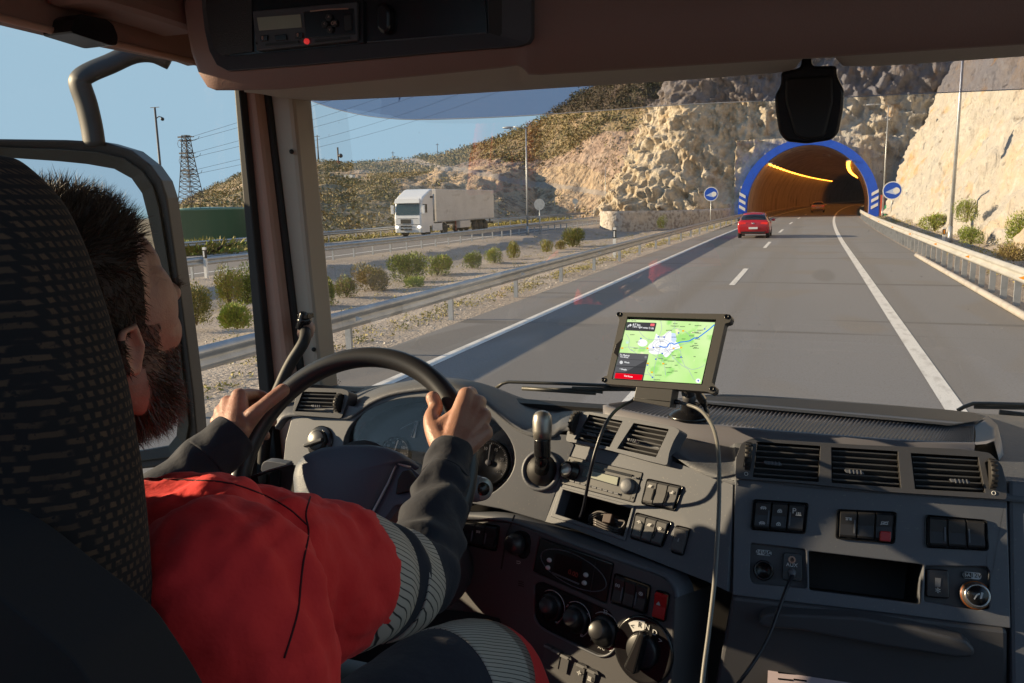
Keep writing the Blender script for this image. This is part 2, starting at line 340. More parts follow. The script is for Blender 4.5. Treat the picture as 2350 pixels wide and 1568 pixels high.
def rgt(x, y): return lerp_prof([(4.0, -.006), (4.6, -.03), (5.6, -.12), (6.6, .05), (7.6, .5), (12, 1)], x) + (NZ.noise(V((x, y, 9))) * .1 if x > 4.8 else 0)
tag(MB().grid([[(x + off(y), y, rgt(x, y)) for x in [4.0 + i * .3 for i in range(18)]] for y in [-10 + i * .6 for i in range(185)]], True).build('terrain', M['gravel'], normals=False), kind='structure')
# loose stones
def stones(n, fn, s0, s1, name, m):
    b = MB()
    for i in range(n):
        x, y, z = fn(); s = random.uniform(s0, s1); a = random.uniform(0, 6); q = [(math.cos(a + k * 2.1) * s, math.sin(a + k * 2.1) * s * .8, 0) for k in range(3)]
        b.add([(x + p[0], y + p[1], z - .2 * s) for p in q] + [(x, y, z + s * random.uniform(.4, .8))], [(0, 1, 3), (1, 2, 3), (2, 0, 3)])
    return tag(b.build(name, m, normals=False), kind='stuff')
def rs():
    x = -6.8 - 14 * random.random() ** 1.5; y = 6 + 70 * random.random() ** 1.6; return x, y, med(x, y)
stones(2600, rs, .015, .06, 'gravel', M['stone'])
# ---- hillside: a ridge on the left, read as height over direction and distance
SKY = [(150, 520, 330), (395, 482, 330), (450, 452, 320), (500, 428, 310), (550, 405, 300), (620, 382, 300), (690, 371, 300), (740, 372, 300), (795, 377, 300), (840, 377, 290), (890, 371, 280), (918, 367, 270), (978, 362, 250), (1000, 358, 235), (1048, 347, 225), (1100, 328, 215), (1146, 314, 205), (1202, 296, 195), (1244, 277, 190), (1268, 262, 185), (1293, 241, 180), (1328, 216, 175), (1363, 195, 172), (1420, 165, 168), (1480, 140, 165), (1560, 120, 165), (1700, 100, 170), (1900, 90, 175)]
SK = []
for px, py, D in SKY:
    r = ray(px, py); h = math.hypot(r.x, r.y); SK.append((math.atan2(r.x, r.y), H + D * r.z / h, D))
def ridge(az):
    if az <= SK[0][0]: return SK[0][1:]
    for a, b in zip(SK, SK[1:]):
        if az <= b[0]: t = (az - a[0]) / (b[0] - a[0]); return a[1] + (b[1] - a[1]) * t, a[2] + (b[2] - a[2]) * t
    return SK[-1][1:]
def hill(az, r):
    zr, D = ridge(az); r0 = min(140, 44 / max(.2, -math.sin(az)) if az < -.05 else 140); r0 = min(r0, D * .8)
    t = max(0, min(1.25, (r - r0) / (D - r0))); x, y = r * math.sin(az), r * math.cos(az)
    pr = (t * .75 + .25 * (3 * t * t - 2 * t ** 3)) if t <= 1 else 1 - (t - 1) * .8
    n = (NZ.fractal(V((x * .02, y * .02, 1)), 1, 2, 5) * 2.2 + NZ.noise(V((x * .12, y * .12, 4))) * .8 + NZ.fractal(V((x * .3, y * .3, 4)), .8, 2, 4) * .55) * min(1, t * 4) * (1 if t < 1 else .6)
    n *= .35 if t > .85 else 1
    bench = .8 * math.sin(t * 14 + NZ.noise(V((x * .03, y * .03, 8))) * 4) * min(1, t * 3) * (1 - min(1, t))
    return Z2 - .15 + (zr - Z2) * pr + n + bench
def hillpt(px, py):
    r = ray(px, py); hh = math.hypot(r.x, r.y); az = math.atan2(r.x, r.y); d = 34.0
    while d < 420:
        z = H + d * r.z / hh
        if z <= hill(az, d): return V((d * math.sin(az), d * math.cos(az), hill(az, d)))
        d += .8
    return None
TRK = []
for q in [z2(840, 612), z2(930, 608), z2(1010, 632), z2(1090, 655), z2(1180, 668), z2(1300, 690), z2(1400, 702), z2(1500, 728), z2(1640, 760), z2(1800, 775), z2(1950, 790), z2(2100, 815), z2(2230, 840)]:
    r = ray(*q); TRK.append((math.atan2(r.x, r.y), r.z / math.hypot(r.x, r.y)))
def zone(az, x, y, t, z=None):                        # 0 scrub soil, 1 bare cut slope, 2 pink rock ledge, 3 dirt track
    if z is not None and TRK[0][0] < az < TRK[-1][0]:
        el = lerp_prof(TRK, az); d = (z - H) / math.hypot(x, y)
        if abs(d - el) < .0030 * (1 + .3 * NZ.noise(V((x * .3, y * .3, 0)))): return 3
    e = NZ.noise(V((x * .05, y * .05, 2))) * .08
    if -.50 + e < az < -.22 and t < .52 + e - .25 * max(0, (az + .33) / .12): return 1
    if -.43 < az < -.17 and t < .56 + e and t > .30 + e: return 2
    if az < -.52 and abs(t - .55 + e) < .10: return 1 if NZ.noise(V((x * .1, y * .1, 6))) > -.1 else 0
    return 0
naz, nr = 520, 170; rows = []; azs = [-1.02 + i * (.86 / naz) for i in range(naz + 1)]
HV = []; HF = [[], [], [], []]
for i, az in enumerate(azs):
    zr, D = ridge(az); r0 = min(140, 44 / max(.2, -math.sin(az)) if az < -.05 else 140); r0 = min(r0, D * .8)
    for k in range(nr + 1):
        t = -.06 + 1.3 * (k / nr); r = max(34.5, r0 + (D - r0) * t); HV.append((r * math.sin(az), r * math.cos(az), hill(az, r) if t > -.03 else -.6))
for i in range(naz):
    for k in range(nr):
        a = i * (nr + 1) + k; p = HV[a]; zn = zone(azs[i], p[0], p[1], -.06 + 1.3 * k / nr, p[2]); HF[zn].append((a, a + nr + 1, a + nr + 2, a + 1))
me = bpy.data.meshes.new('hills'); me.from_pydata(HV, [], HF[0] + HF[1] + HF[2] + HF[3])
for m in (M['soil'], M['cut'], M['rock_pink'], M['gravel']): me.materials.append(m)
me.polygons.foreach_set('material_index', [0] * len(HF[0]) + [1] * len(HF[1]) + [2] * len(HF[2]) + [3] * len(HF[3])); me.polygons.foreach_set('use_smooth', [True] * len(me.polygons))
o = bpy.data.objects.new('hills', me); COL.objects.link(o); tag(o, kind='structure')
# scrub over the slopes: far beyond counting, one mass
def clump(b, c, r, h, n, lean=.0, leaf=.3, droop=0):
    vs = []; fs = []
    for i in range(n):
        a = random.uniform(0, 2 * PI); u = random.random() ** .5; zz = random.random()
        q = V((math.cos(a) * r * u, math.sin(a) * r * u, h * zz * (1 - .55 * u * u) + .02)); s = leaf * random.uniform(.6, 1.3)
        d1 = V((random.uniform(-1, 1), random.uniform(-1, 1), random.uniform(-.3, 1))).normalized() * s; d2 = V((random.uniform(-1, 1), random.uniform(-1, 1), random.uniform(-.6, .6))).normalized() * s * .7
        p = c + q; k = len(vs); vs += [p - d1 * .5, p + d2 * .5, p + d1 * .7, p - d2 * .5]; fs.append((k, k + 1, k + 2, k + 3))
    b.add(vs, fs)
b = MB(); cnt = 0
while cnt < 15000:
    az = random.uniform(-1.0, -.14); zr, D = ridge(az); t = random.random() ** .8 * 1.02; r0 = min(140, 44 / max(.2, -math.sin(az))); r0 = min(r0, D * .8); r = r0 + (D - r0) * t
    x, y = r * math.sin(az), r * math.cos(az); zn = zone(az, x, y, t, hill(az, r)); cnt += 1
    dens = (.98, .05, .25, 0)[zn] * (1 if NZ.noise(V((x * .045, y * .045, 11))) > -.28 else .25)
    if random.random() > dens: continue
    s = random.uniform(.45, 1.15) * (1 + r / 500)
    clump(b, V((x, y, hill(az, r) - .25)), s * 1.2, s * 1.15, 26 if r < 160 else 16, leaf=s * .34)
tag(b.build('scrub', M['scrub'], normals=False), kind='stuff')
b = MB()                                              # dry grass along the far verge and under the rails
for i in range(1500):
    y = random.uniform(12, 120); x = random.choice((-34.6, -35.2, -36, -37)) + random.uniform(-.5, .5); clump(b, V((x, y, Z2 - .15)), .4, random.uniform(.25, .6), 7, leaf=.2)
for i in range(420):
    y = 4 + 90 * random.random() ** 1.4; x = -7.35 - random.random() ** 2 * .9 + off(y); clump(b, V((x, y, med(x, y) - .02)), .2, random.uniform(.06, .24), 26, leaf=.05)
for i in range(500):
    y = 10 + 85 * random.random() ** 1.3; x = 5.2 + random.random() * 2.2 + off(y); clump(b, V((x, y, rgt(x - off(y), y) - .02)), .25, random.uniform(.12, .4), 26, leaf=.06)
for i in range(700):
    y = 6 + 70 * random.random() ** 1.4; x = -8 - 13 * random.random(); clump(b, V((x, y, med(x, y) - .02)), random.uniform(.1, .25), random.uniform(.06, .25), 16, leaf=.05)
tag(b.build('grass', M['leaf_yellow'], normals=False), kind='stuff')
# ---- rock faces
def rough(p, k=1.0):
    q = p * .16; a = NZ.fractal(q, .9, 2.1, 5) * 1.25; v1 = NZ.voronoi(p * .33)[0]; v2 = NZ.voronoi(p * .85)[0]
    bed = ((p.z * .42 + p.x * .2 + p.y * .1 + NZ.noise(p * .12) * 1.6) % 1.0); rg = (1 - abs(NZ.noise(p * .38)) * 2.2) * .7 + (1 - abs(NZ.noise(p * .95)) * 2.2) * .35
    return k * (rg - .6 + (bed ** 2.2) * .8 + a * .8 + min(1, v1[1] - v1[0]) * .9 - .3 + min(1, v2[1] - v2[0]) * .45 - .15 + NZ.fractal(p * 1.3, .8, 2, 3) * .4)
base = cr([(-31, 150, 0), (-29, 115, 0), (-26.5, 103, 0), (-23.6, 97.6, 0), (-19, 96.4, 0), (-14, 97.0, 0), (-9, 97.9, 0), (-6, 98.4, 0), (0, 98.9, 0), (6, 99.4, 0), (9.5, 99.7, 0), (13, 100.2, 0), (20, 101.5, 0)], 26)
L = [0]
for a, c in zip(base, base[1:]): L.append(L[-1] + (c - a).length)
def on_base(s):
    for i in range(len(L) - 1):
        if s <= L[i + 1]: return base[i].lerp(base[i + 1], (s - L[i]) / (L[i + 1] - L[i]))
    return base[-1]
rows = []; zs = [0.2 + .26 * i for i in range(105)]; ns = 400
tot = L[-1]; S0 = 45
for z in zs:
    row = []
    for i in range(ns + 1):
        s = S0 + (tot - S0) * i / ns; p = on_base(s).copy(); e = max(0, min(1, (-6 - p.x) / 14)); p.z = z
        p.x += z * .53 * e; p.y += z * .34 if abs(p.x + .4) > 8 or z > 9 else z * .1
        if p.x > 6 and z < 6.2: p.y += .4; k = .15
        else: k = 1.0
        d = rough(p, k); dn = V((-.55 * e, -1, .15)).normalized(); near = max(0, min(1, (math.hypot((p.x + .4) / 8.2, (p.z - 1) / 8.2) - 1) * 3)) if p.y < 103 else 1
        row.append(p + dn * d * (.25 + .75 * near))
    rows.append(row)
n = ns + 1; vs = [p for r_ in rows for p in r_]; fs = []; mi = []
for i in range(len(zs) - 1):
    for k in range(ns):
        q = vs[i * n + k]
        if math.hypot((q.x + .4) / 7.0, max(0, q.z - 1.2) / 7.1) < 1: continue
        fs.append((i * n + k, i * n + k + 1, (i + 1) * n + k + 1, (i + 1) * n + k)); mi.append(1 if q.x + NZ.noise(q * .15) * 4 > -5.5 else 0)
mb = MB(); mb.add(vs, fs, True); o = mb.build('rock_face', [M['rock'], M['rock_pale']], normals=False); o.data.polygons.foreach_set('material_index', mi)
tag(o, 'rugged tan rock face around and above the tunnel mouth', 'rock face', kind='structure')
rows = []
for i in range(150):
    s = .2 + i * .22; row = []
    for k in range(260):
        y = 12 + k * .36; d = V((math.sin(R(24)), 0, math.cos(R(24)))); p = V((7.1 + off(y) * .6 + max(0, NZ.noise(V((0, y * .06, 5)))) * 1.2, y, -.1)) + d * s
        q = V((p.x, p.y * .9, p.z * .5)); nn = NZ.fractal(q * .2, .9, 2, 5) * .9 + NZ.fractal(V((p.y * .9 + p.z * .45, p.z * .12, 1)), .8, 2, 4) * .35 + NZ.fractal(p * 1.4, .8, 2, 3) * .10
        if p.y < 40 and s < 12: nn += (NZ.voronoi(p * .7)[0][1] - NZ.voronoi(p * .7)[0][0]) * .35
        nn += (1 - abs(NZ.noise(V((p.y * .5 + p.z * .25, p.z * .16, 3)))) * 2.4) * .35 + (1 - abs(NZ.noise(p * 1.1)) * 2.2) * .14; row.append(p + V((-.9, -.12, .4)) * nn)
    rows.append(row)
tag(MB().grid(rows, True).build('rock_face', M['rock_pale'], normals=False), 'pale sunlit rock slope streaked orange beyond the right guardrail', 'rock face', kind='structure')
# ---- tunnel
tu = thing('tunnel', 'arched road tunnel with a blue rim and orange lamps inside', 'tunnel', (-.4, 98, 0))
def arch(a, h, zc, x0, y, n=40, low=-.3): return [(x0 + a * math.cos(PI - PI * i / n) , y, zc + h * math.sin(PI * i / n)) for i in range(n + 1)]
def archz(a, h, zc, x0, y, n=40): p = arch(a, h, zc, x0, y, n); return [(p[0][0], y, -.3)] + p + [(p[-1][0], y, -.3)]
O_, I_ = archz(7.42, 7.5, 1.2, -.4, 97.4), archz(6.45, 6.72, 1.2, -.4, 97.4)
mb = MB(); k = len(O_)
mb.add(O_ + I_ + [(p[0], 104.5, p[2]) for p in O_] + [(p[0], 98.9, p[2]) for p in I_], [f for i in range(k - 1) for f in ((i, i + 1, k + i + 1, k + i), (i, 2 * k + i, 2 * k + i + 1, i + 1), (k + i, k + i + 1, 3 * k + i + 1, 3 * k + i))])
mb.build('portal_rim', M['blue_paint'], tu, normals=True)
rows = [[(x + off(y) - off(98), y, z) for x, _, z in archz(6.42, 6.69, 1.2, -.4, y)] for y in [98 + i * 4 for i in range(100)]]
ln = MB().grid(rows).build('lining', M['concrete'], tu, normals=False)
kb = MB()
for sx, x in ((-1, -6.75), (1, 5.3)):
    kb.grid([[(x + off(y) - off(98) * .3, y, 0), (x + off(y) - off(98) * .3, y, .25), (x + sx * 1.2 + off(y) - off(98) * .3, y, .25)] if sx > 0 else [(x + off(y) - off(98) * .3, y, 0), (x + off(y) - off(98) * .3, y, .25), (x - 1 + off(y) - off(98) * .3, y, .25)] for y in [99 + i * 5 for i in range(70)]], False)
kb.build('kerb', M['concrete'], tu)
for sx in (-1, 1):
    xc = -.4 + sx * 6.95
    for i in range(3):
        zb = .95 + i * .72
        MB().prism([(xc - a * sx, 97.39, zb + c) for a, c in ((-.36, .55), (-.36, .2), (.33, -.2), (.33, .15))], (0, -.03, 0)).build('chevron_stripe', M['white'], tu)
lampm = mat('sodium_lamp', (.9, .4, .05, 1), .4, emit=((1, .34, .03, 1), 6.0))
lamp0 = None
for sx in (-1, 1):
    for i in range(26):
        y = 99.5 + i * 5.2; xx = (-.4 + sx * 4.15) + off(y) - off(98); zz = 5.95
        if lamp0 is None:
            lamp0 = thing('tunnel_lamp', 'nearest glowing sodium lamp of the left row under the tunnel vault', 'tunnel lamp', (xx, y, zz), 'lamps under the tunnel vault')
            MB().bar((xx, y - 1.95, zz), (xx, y + 1.95, zz), .26, .10).build('diffuser', lampm, lamp0); MB().bar((xx, y - 2.3, zz + .12), (xx, y + 2.3, zz + .12), .5, .12).build('housing', M['post_steel'], lamp0)
        else: dup(lamp0, (xx, y, zz), ('glowing sodium lamp in the row along the left tunnel vault' if sx < 0 else 'glowing sodium lamp in the short row on the right tunnel vault'))
# ---- guardrails
def wbeam(s, zt):                                      # W profile of a beam, s = side the face looks to
    P = [(0, 0), (.02 * s, -.015), (.075 * s, -.06), (.075 * s, -.095), (.01 * s, -.135), (.01 * s, -.175), (.075 * s, -.215), (.075 * s, -.25), (.02 * s, -.295), (0, -.31)]
    return [(x, zt + z) for x, z in P]
def rail(name, label, xb, y0, y1, step, zb, ph=.75, s=1, bend=True, beam=None, post=None, refl=None, group='guardrails along the motorway', pw=.06, pd=.10, postoff=-.08):
    g = thing(name, label, 'guardrail', (xb, max(y0, 0), zb), group)
    pr = wbeam(s, ph); rows = []; y = y0
    while y <= y1 + .01: o_ = off(y) if bend else 0; rows.append([(xb + x + o_, y, zb + z) for x, z in pr]); y += 2
    bm = MB().grid(rows, True).build('beam', beam or M['steel'], g, normals=False, solid=.004)
    y = y0 + 1.19; nn = 0
    while y < y1:
        o_ = off(y) if bend else 0; x = xb + o_ + postoff * s
        MB().box((x, y, zb + ph / 2 - .14), (pd, pw, ph + .20)).build('post', post or M['post_steel'], g); nn += 1
        y += step
    if refl:
        for y in refl:
            o_ = off(y) if bend else 0; x = xb + .078 * s + o_
            MB().prism([(x, y - .03, zb + ph - .12), (x, y - .03, zb + ph - .20), (x + .10 * s, y, zb + ph - .16)], (0, .012, 0)).build('reflector', M['orange'] if s < 0 else M['plastic_white'], g)
    return g
rail('guardrail', 'grey steel guardrail beside the left road edge with the bushes behind it', -6.86, -1.0 + 3.0 + 0, 97, 4, 0, refl=(11.2, 19.2, 27.2, 43.2, 59.2))
g = rail('guardrail', 'pale guardrail on closely spaced posts along the right shoulder', 4.10, 3.2, 92, 1.27, 0, .86, -1, beam=M['steel_warm'], post=M['post_steel'], refl=(18.4, 24.4, 30.4, 38, 46, 56, 66, 78), pd=.13, pw=.05, postoff=-.09)
py = [(3.86 + off(y), y, .075) for y in [9 + i * 1.2 for i in range(22)]]; tag(MB().tube(py, .075, 12).build('crash_tube', mat('tube_cream', (.45, .41, .37, 1), .6, var=[(3, (.34, .31, .28, 1), .45, .7, 4)])), 'white protective tube lying along the foot of the right guardrail', 'crash tube')
rail('guardrail', 'grey guardrail on the near side of the other carriageway', -22.4, 10, 110, 2, Z2, .80, 1, bend=False)
rail('guardrail', 'grey guardrail on the far side of the other carriageway, beyond the lorry', -34.2, 12, 128, 4, Z2, .80, 1, bend=False)
# sloping rail of the slip road
a, c = onY(*z2(1770, 955), 135), onY(*z2(2200, 850), 150); c = V((-37, 150, a.z + 3.5))
g = thing('guardrail', 'rising guardrail of the ramp below the hillside track', 'guardrail', a, 'guardrails along the motorway')
MB().bar(a, c, .06, .32).build('beam', M['steel'], g)
for i in range(9): q = a.lerp(c, (i + .5) / 9); MB().box((q.x, q.y, q.z - .5), (.1, .1, .9)).build('post', M['post_steel'], g)
# ---- lamp posts
def lamp_post(label, p, h, arm, r=.09, head=True, group='lamp posts along the motorway', az=180):
    g = thing('lamp_post', label, 'lamp post', p, group); p = V(p)
    MB().tube([p - V((0, 0, .6)), p + V((0, 0, h * .5)), p + V((0, 0, h))], [r, r * .8, r * .55], 10).build('pole', M['steel'], g); d = V((math.cos(R(az)), math.sin(R(az)), 0))
    if arm:
        MB().tube([p + V((0, 0, h - .05)), p + V((0, 0, h + .12)) + d * arm * .5, p + V((0, 0, h + .16)) + d * arm], [r * .5, r * .45, r * .4], 8).build('arm', M['steel'], g)
        q = p + V((0, 0, h + .13)) + d * arm; MB().ball(q + d * .35, (.48, .17, .10)).build('lamp_head', M['post_steel'], g)
    MB().cyl(p - V((0, 0, .1)), p + V((0, 0, .9)), r * 1.3, r * 1.15).build('base_sleeve', M['steel'], g)
    return g
q = onX(*z2(1665, 1075), -22.0); top = onY(*z2(1640, 378), q.y)
lamp_post('slim grey lamp post with its arm to the left in the median', (q.x, q.y, Z2 - .2), top.z - Z2, 1.2)
lamp_post('tall grey lamp post behind the right guardrail, cut by the sun strip', (6.35, 43.8, -.1), 12.5, 1.6)
q = onY(*z20(340, 1265), 93); top = onY(*z20(358, 415), q.y); lamp_post('thin pale lamp post standing right of the tunnel rim', (q.x, q.y, 0), top.z, 1.3, .08)
q = onY(*z3(123, 1085), 105); top = onY(*z3(123, 850), 105); lamp_post('faint distant lamp post left of the stone wall', (q.x, q.y, -.5), top.z + .5, 0, .06)
# mast with crossbar and camera in the side window
q = onY(370, 420, 48); top = onY(355, 247, 48); q.z = -.4; q.x = top.x; mt = thing('mast', 'thin dark mast with a crossbar and camera on top', 'mast', q)
MB().tube([(q.x, q.y, -.4), (q.x, q.y, top.z)], [.11, .07], 10).build('pole', M['tower'], mt)
MB().bar((q.x - .4, q.y, top.z), (q.x + .4, q.y, top.z), .04, .04).build('crossbar', M['tower'], mt)
MB().tube([(q.x, q.y, top.z - .8), (q.x + .3, q.y, top.z - .65), (q.x + .55, q.y, top.z - .72)], .035, 8).ball((q.x + .6, q.y, top.z - .85), .13).build('camera_dome', M['black'], mt)
# ---- lattice tower with wires
q = onY(440, 472, 105); tz = onY(*(429, 311), 105); bx, by, bz, ztop = q.x, q.y, q.z - 1, tz.z
tw = thing('pylon', 'dark lattice power pylon with stacked cross arms', 'pylon', (bx, by, bz)); fr = MB(); hh = ztop - bz
def wd(f): return 1.15 * (1 - f) ** 1.2 + .42
nlev = 15
for i in range(nlev):
    f0, f1 = i / nlev, (i + 1) / nlev; a0, a1 = wd(f0), wd(f1); za, zb_ = bz + hh * f0, bz + hh * f1
    c0 = [(bx + sx * a0, by + sy * a0, za) for sx, sy in ((-1, -1), (1, -1), (1, 1), (-1, 1))]; c1 = [(bx + sx * a1, by + sy * a1, zb_) for sx, sy in ((-1, -1), (1, -1), (1, 1), (-1, 1))]
    for k in range(4):
        fr.bar(c0[k], c1[k], .12, .12); fr.bar(c0[k], c1[(k + 1) % 4], .06, .06); fr.bar(c0[(k + 1) % 4], c1[k], .06, .06); fr.bar(c1[k], c1[(k + 1) % 4], .06, .06)
fr.build('lattice', M['tower'], tw)
arms = []
for k, f in enumerate((.98, .93, .77, .71, .55, .49)):
    z = bz + hh * f; w_ = 1.3 if k % 2 == 0 else .9
    MB().bar((bx - w_, by - .3, z), (bx + w_, by - .3, z), .14, .22).bar((bx - w_, by + .3, z), (bx + w_, by + .3, z), .1, .14).bar((bx - w_, by - .3, z - .5), (bx + w_, by - .3, z - .5), .08, .08).build('cross_arm', M['tower'], tw); arms.append((w_, z))
for k in (1, 3, 5):
    z = arms[k][1]; MB().tube([(bx - 1 - a_, by, z - .6 + c_) for a_, c_ in ((0, .9), (.55, .7), (.75, .2), (.6, -.3), (0, -.45))], .035, 6).build('insulator', M['tower'], tw)
    MB().tube([(bx + .9 + a_, by, z + c_) for a_, c_ in ((0, 0), (.7, .0), (1.5, .25), (1.7, .6))], .035, 6).build('insulator', M['tower'], tw)
far = onY(1150, 40, 175)
for k, (w_, z) in enumerate(arms):
    e = V((far.x, far.y + k * 2, far.z - k * 2.6)); a = V((bx + w_, by, z)); pts = [a.lerp(e, i / 14) - V((0, 0, math.sin(PI * i / 14) * 1.6)) for i in range(15)]
    tag(MB().tube(pts, .024, 5).build('power_line', M['tower']), ('topmost', 'second highest', 'third', 'fourth', 'second lowest', 'lowest')[k] + ' of the six wires running right from the pylon', 'power line', 'wires from the pylon')
for px, p0, p1, Y, rr, lab in ((731, 372, 310, 250, .35, 'pale far mast on the skyline nearest the pillar'), (902, 371, 348, 270, .22, 'small post on the skyline above the lorry'), (1004, 357, 329, 260, .18, 'thin pole on the crest left of the hill track')):
    c = onY(px, p0, Y); t = onY(px - 1, p1, Y); g = thing('mast', lab, 'mast', (c.x, c.y, c.z - 1)); MB().tube([(c.x, c.y, c.z - 2), (c.x, c.y, t.z)], [rr, rr * .5], 6).build('pole', M['tower'], g)
    MB().bar((c.x - rr * 3, c.y, t.z - .5), (c.x + rr * 3, c.y, t.z - .5), .15, .15).build('crossbar', M['tower'], g)
c = onY(*z21(700, 640), 240); t = onY(*z21(675, 155), 240); g = thing('mast', 'signal mast with a red and white band and a small drum', 'mast', (c.x, c.y, c.z - 1))
MB().tube([(c.x, c.y, c.z - 2), (c.x, c.y, c.z + (t.z - c.z) * .6)], .7, 8).build('pole', M['tower_red'], g); MB().tube([(c.x, c.y, c.z), (c.x, c.y, t.z)], .28, 8).ball((c.x + 1, c.y, c.z + (t.z - c.z) * .75), .7).build('antenna', M['tower'], g)
c = hillpt(*z21(850, 630)); g = thing('hut', 'small white hut on the far hillside', 'hut', c); c = V(c) + V((0, 0, .4))
k = c.length / 1850; MB().box(c + V((0, 0, 4 * k)), (21 * k, 12 * k, 9 * k)).build('wall', M['white'], g); MB().box(c + V((0, 0, 9 * k)), (23 * k, 14 * k, 1 * k)).build('roof', M['stone'], g); MB().box(c + V((-5 * k, -6.1 * k, 2.5 * k)), (3 * k, .3 * k, 6 * k)).build('door', M['stem'], g)
# green tank
a, c = onY(412, 562, 47), onY(562, 562, 47); cx_ = (a.x + c.x) / 2; rr = (c.x - a.x) / 2 * 1.0; tp_ = onY(490, 478, 47).z; zb_ = -.7
tk = thing('water_tank', 'large dark green steel water tank beyond the motorway', 'water tank', (cx_, 47, zb_)); MB().lathe([(rr, 0), (rr, tp_ - zb_ - .15), (rr * 1.015, tp_ - zb_ - .15), (rr * 1.015, tp_ - zb_), (rr * .97, tp_ - zb_)], (cx_, 47, zb_), (0, 0, 1), 48).build('shell', M['tank_green'], tk)
MB().lathe([(rr * .97, 0), (rr * .4, .06), (0, .09)], (cx_, 47, tp_), (0, 0, 1), 32).build('roof', M['tank_green'], tk)
rl = MB()
for i in range(12): an = R(180 + 12 * i); rl.cyl((cx_ + rr * math.cos(an), 47 + rr * math.sin(an), tp_), (cx_ + rr * math.cos(an), 47 + rr * math.sin(an), tp_ + .45), .018, seg=6)
rl.tube([(cx_ + rr * math.cos(R(180 + 6 * i)), 47 + rr * math.sin(R(180 + 6 * i)), tp_ + .45) for i in range(24)], .016, 6).build('roof_railing', M['tower'], tk)
MB().cyl((a.x - .15, 46.5, zb_), (a.x - .15, 46.5, tp_ - .2), .08, seg=8).build('downpipe', M['tank_green'], tk)
# ---- signs
def round_sign(label, p, zc, rad, facing, group, back=False):
    g = thing('road_sign', label, 'road sign', p, group); p = V(p); c = V((p.x, p.y - .06, zc)); n = V((0, -1, 0)) if facing else V((0, 1, 0))
    MB().cyl(p - V((0, 0, .5)), (p.x, p.y, zc + rad * .6), .045, seg=10).build('pole', M['steel'], g)
    if back: MB().lathe([(rad, 0), (rad, .025), (0, .025)], c, n, 32, False).build('plate', M['post_steel'], g); return g
    MB().lathe([(rad, 0), (rad, .02), (0, .02)], c, n, 32, False).build('rim', M['white'], g)
    MB().lathe([(rad * .90, .02), (rad * .90, .026), (0, .026)], c, n, 32, False).build('plate', M['sign_blue'], g)
    y = c.y - .03; beam_ = mat('sign_pale', (.45, .55, .80, 1), .5) if 'sign_pale' not in M else M['sign_pale']; M['sign_pale'] = beam_
    MB().prism([(c.x - rad * .72, y, zc - rad * .18), (c.x + rad * .42, y, zc - rad * .48), (c.x + rad * .42, y, zc + rad * .38)], (0, -.004, 0)).build('headlight_beam', beam_, g)
    MB().lathe([(rad * .34, 0), (rad * .34, .006), (0, .006)], (c.x + rad * .42, y - .002, zc - rad * .02), n, 24, False).build('headlight_disc', M['white'], g)
    return g
p = onY(*z3(662, 990), 76); round_sign('round blue headlight sign on a post left of the tunnel', (p.x, 76, -.4), p.z, .64, True, 'round blue signs before the tunnel')
p = onY(*z3(1585, 972), 80); round_sign('round blue headlight sign on a post right of the tunnel', (p.x, 80, 0), p.z, .80, True, 'round blue signs before the tunnel')
p = onX(*z2(1743, 893), -21.4); round_sign('large round sign seen from its grey back in the median', (p.x, p.y, Z2 - .3), p.z, .47, False, 'signs seen from behind', True)
p = onY(*z2(1977, 873), 135); round_sign('small far round sign seen from behind near the ramp', (p.x, p.y, p.z - 2.6), p.z, .48, False, 'signs seen from behind', True)
p = onY(*(395, 590), 1)
# delineators
def delin(label, p, m2, h=1.0, grp='edge marker posts'):
    g = thing('marker_post', label, 'marker post', p, grp); x, y, z = p
    MB().prism([(x - .06, y - .05, z), (x + .06, y - .05, z), (x + .06, y + .05, z), (x - .06, y + .05, z)], (0, 0, h)).build('post', M['plastic_white'], g)
    MB().box((x, y, z + h * .78), (.125, .105, h * .28)).build('band', M['black'], g); MB().box((x, y - .054, z + h * .78), (.06, .006, h * .2)).build('reflector', m2, g)
q = onY(*z18(428, 830), 44); delin('white marker post with an orange reflector beside the right lamp post', (q.x, 44, q.z - .2), M['orange'], .95)
q = onY(*z2(2078, 1120), 43.5); delin('white marker post with a black band behind the left guardrail', (-7.6, 33.2, .0), M['plastic_white'], 1.25)
q = onX(*z17(318, 400), -22.3); delin('pale marker post on the far rail in the side window', (-22.25, q.y, Z2), M['plastic_white'], 1.2)
# portal bits: hydrant board
q = onY(*z20(340, 1150), 95.5); g = thing('sign_board', 'narrow red and green emergency board beside the right tunnel rim', 'sign board', (q.x, 95.5, 0)); MB().box((q.x, 95.5, 1.2), (.35, .1, 2.2)).build('panel', mat('sos_red', (.55, .10, .06, 1), .5), g); MB().box((q.x + .35, 95.5, .6), (.18, .1, 1.2)).build('side_panel', mat('sos_green', (.05, .4, .2, 1), .5), g)
# ---- stone wall
wl = cr([(-24, 104, 0), (-22.2, 92, 0), (-20.4, 82.5, 0), (-19.2, 79.9, 0), (-17.2, 79.8, 0), (-13.5, 84.5, 0), (-10.2, 91, 0), (-8.6, 97.2, 0)], 14)
rows = []
for z in (-1.2, -.7, -.2, .3, .75, 1.02): rows.append([(p.x + NZ.noise(V((p.x * 2, p.y * 2, z * 3))) * .12, p.y + NZ.noise(V((p.x * 2, p.y * 2, z * 3 + 9))) * .12, z + .25 * max(0, min(1, (90 - p.y) / 10))) for p in wl])
rows.append([(p.x + .3, p.y + 2.6, 1.15) for p in wl])
tag(MB().grid(rows).build('stone_wall', M['stone']), 'low curved dry stone wall below the rock face, left of the tunnel', 'stone wall')
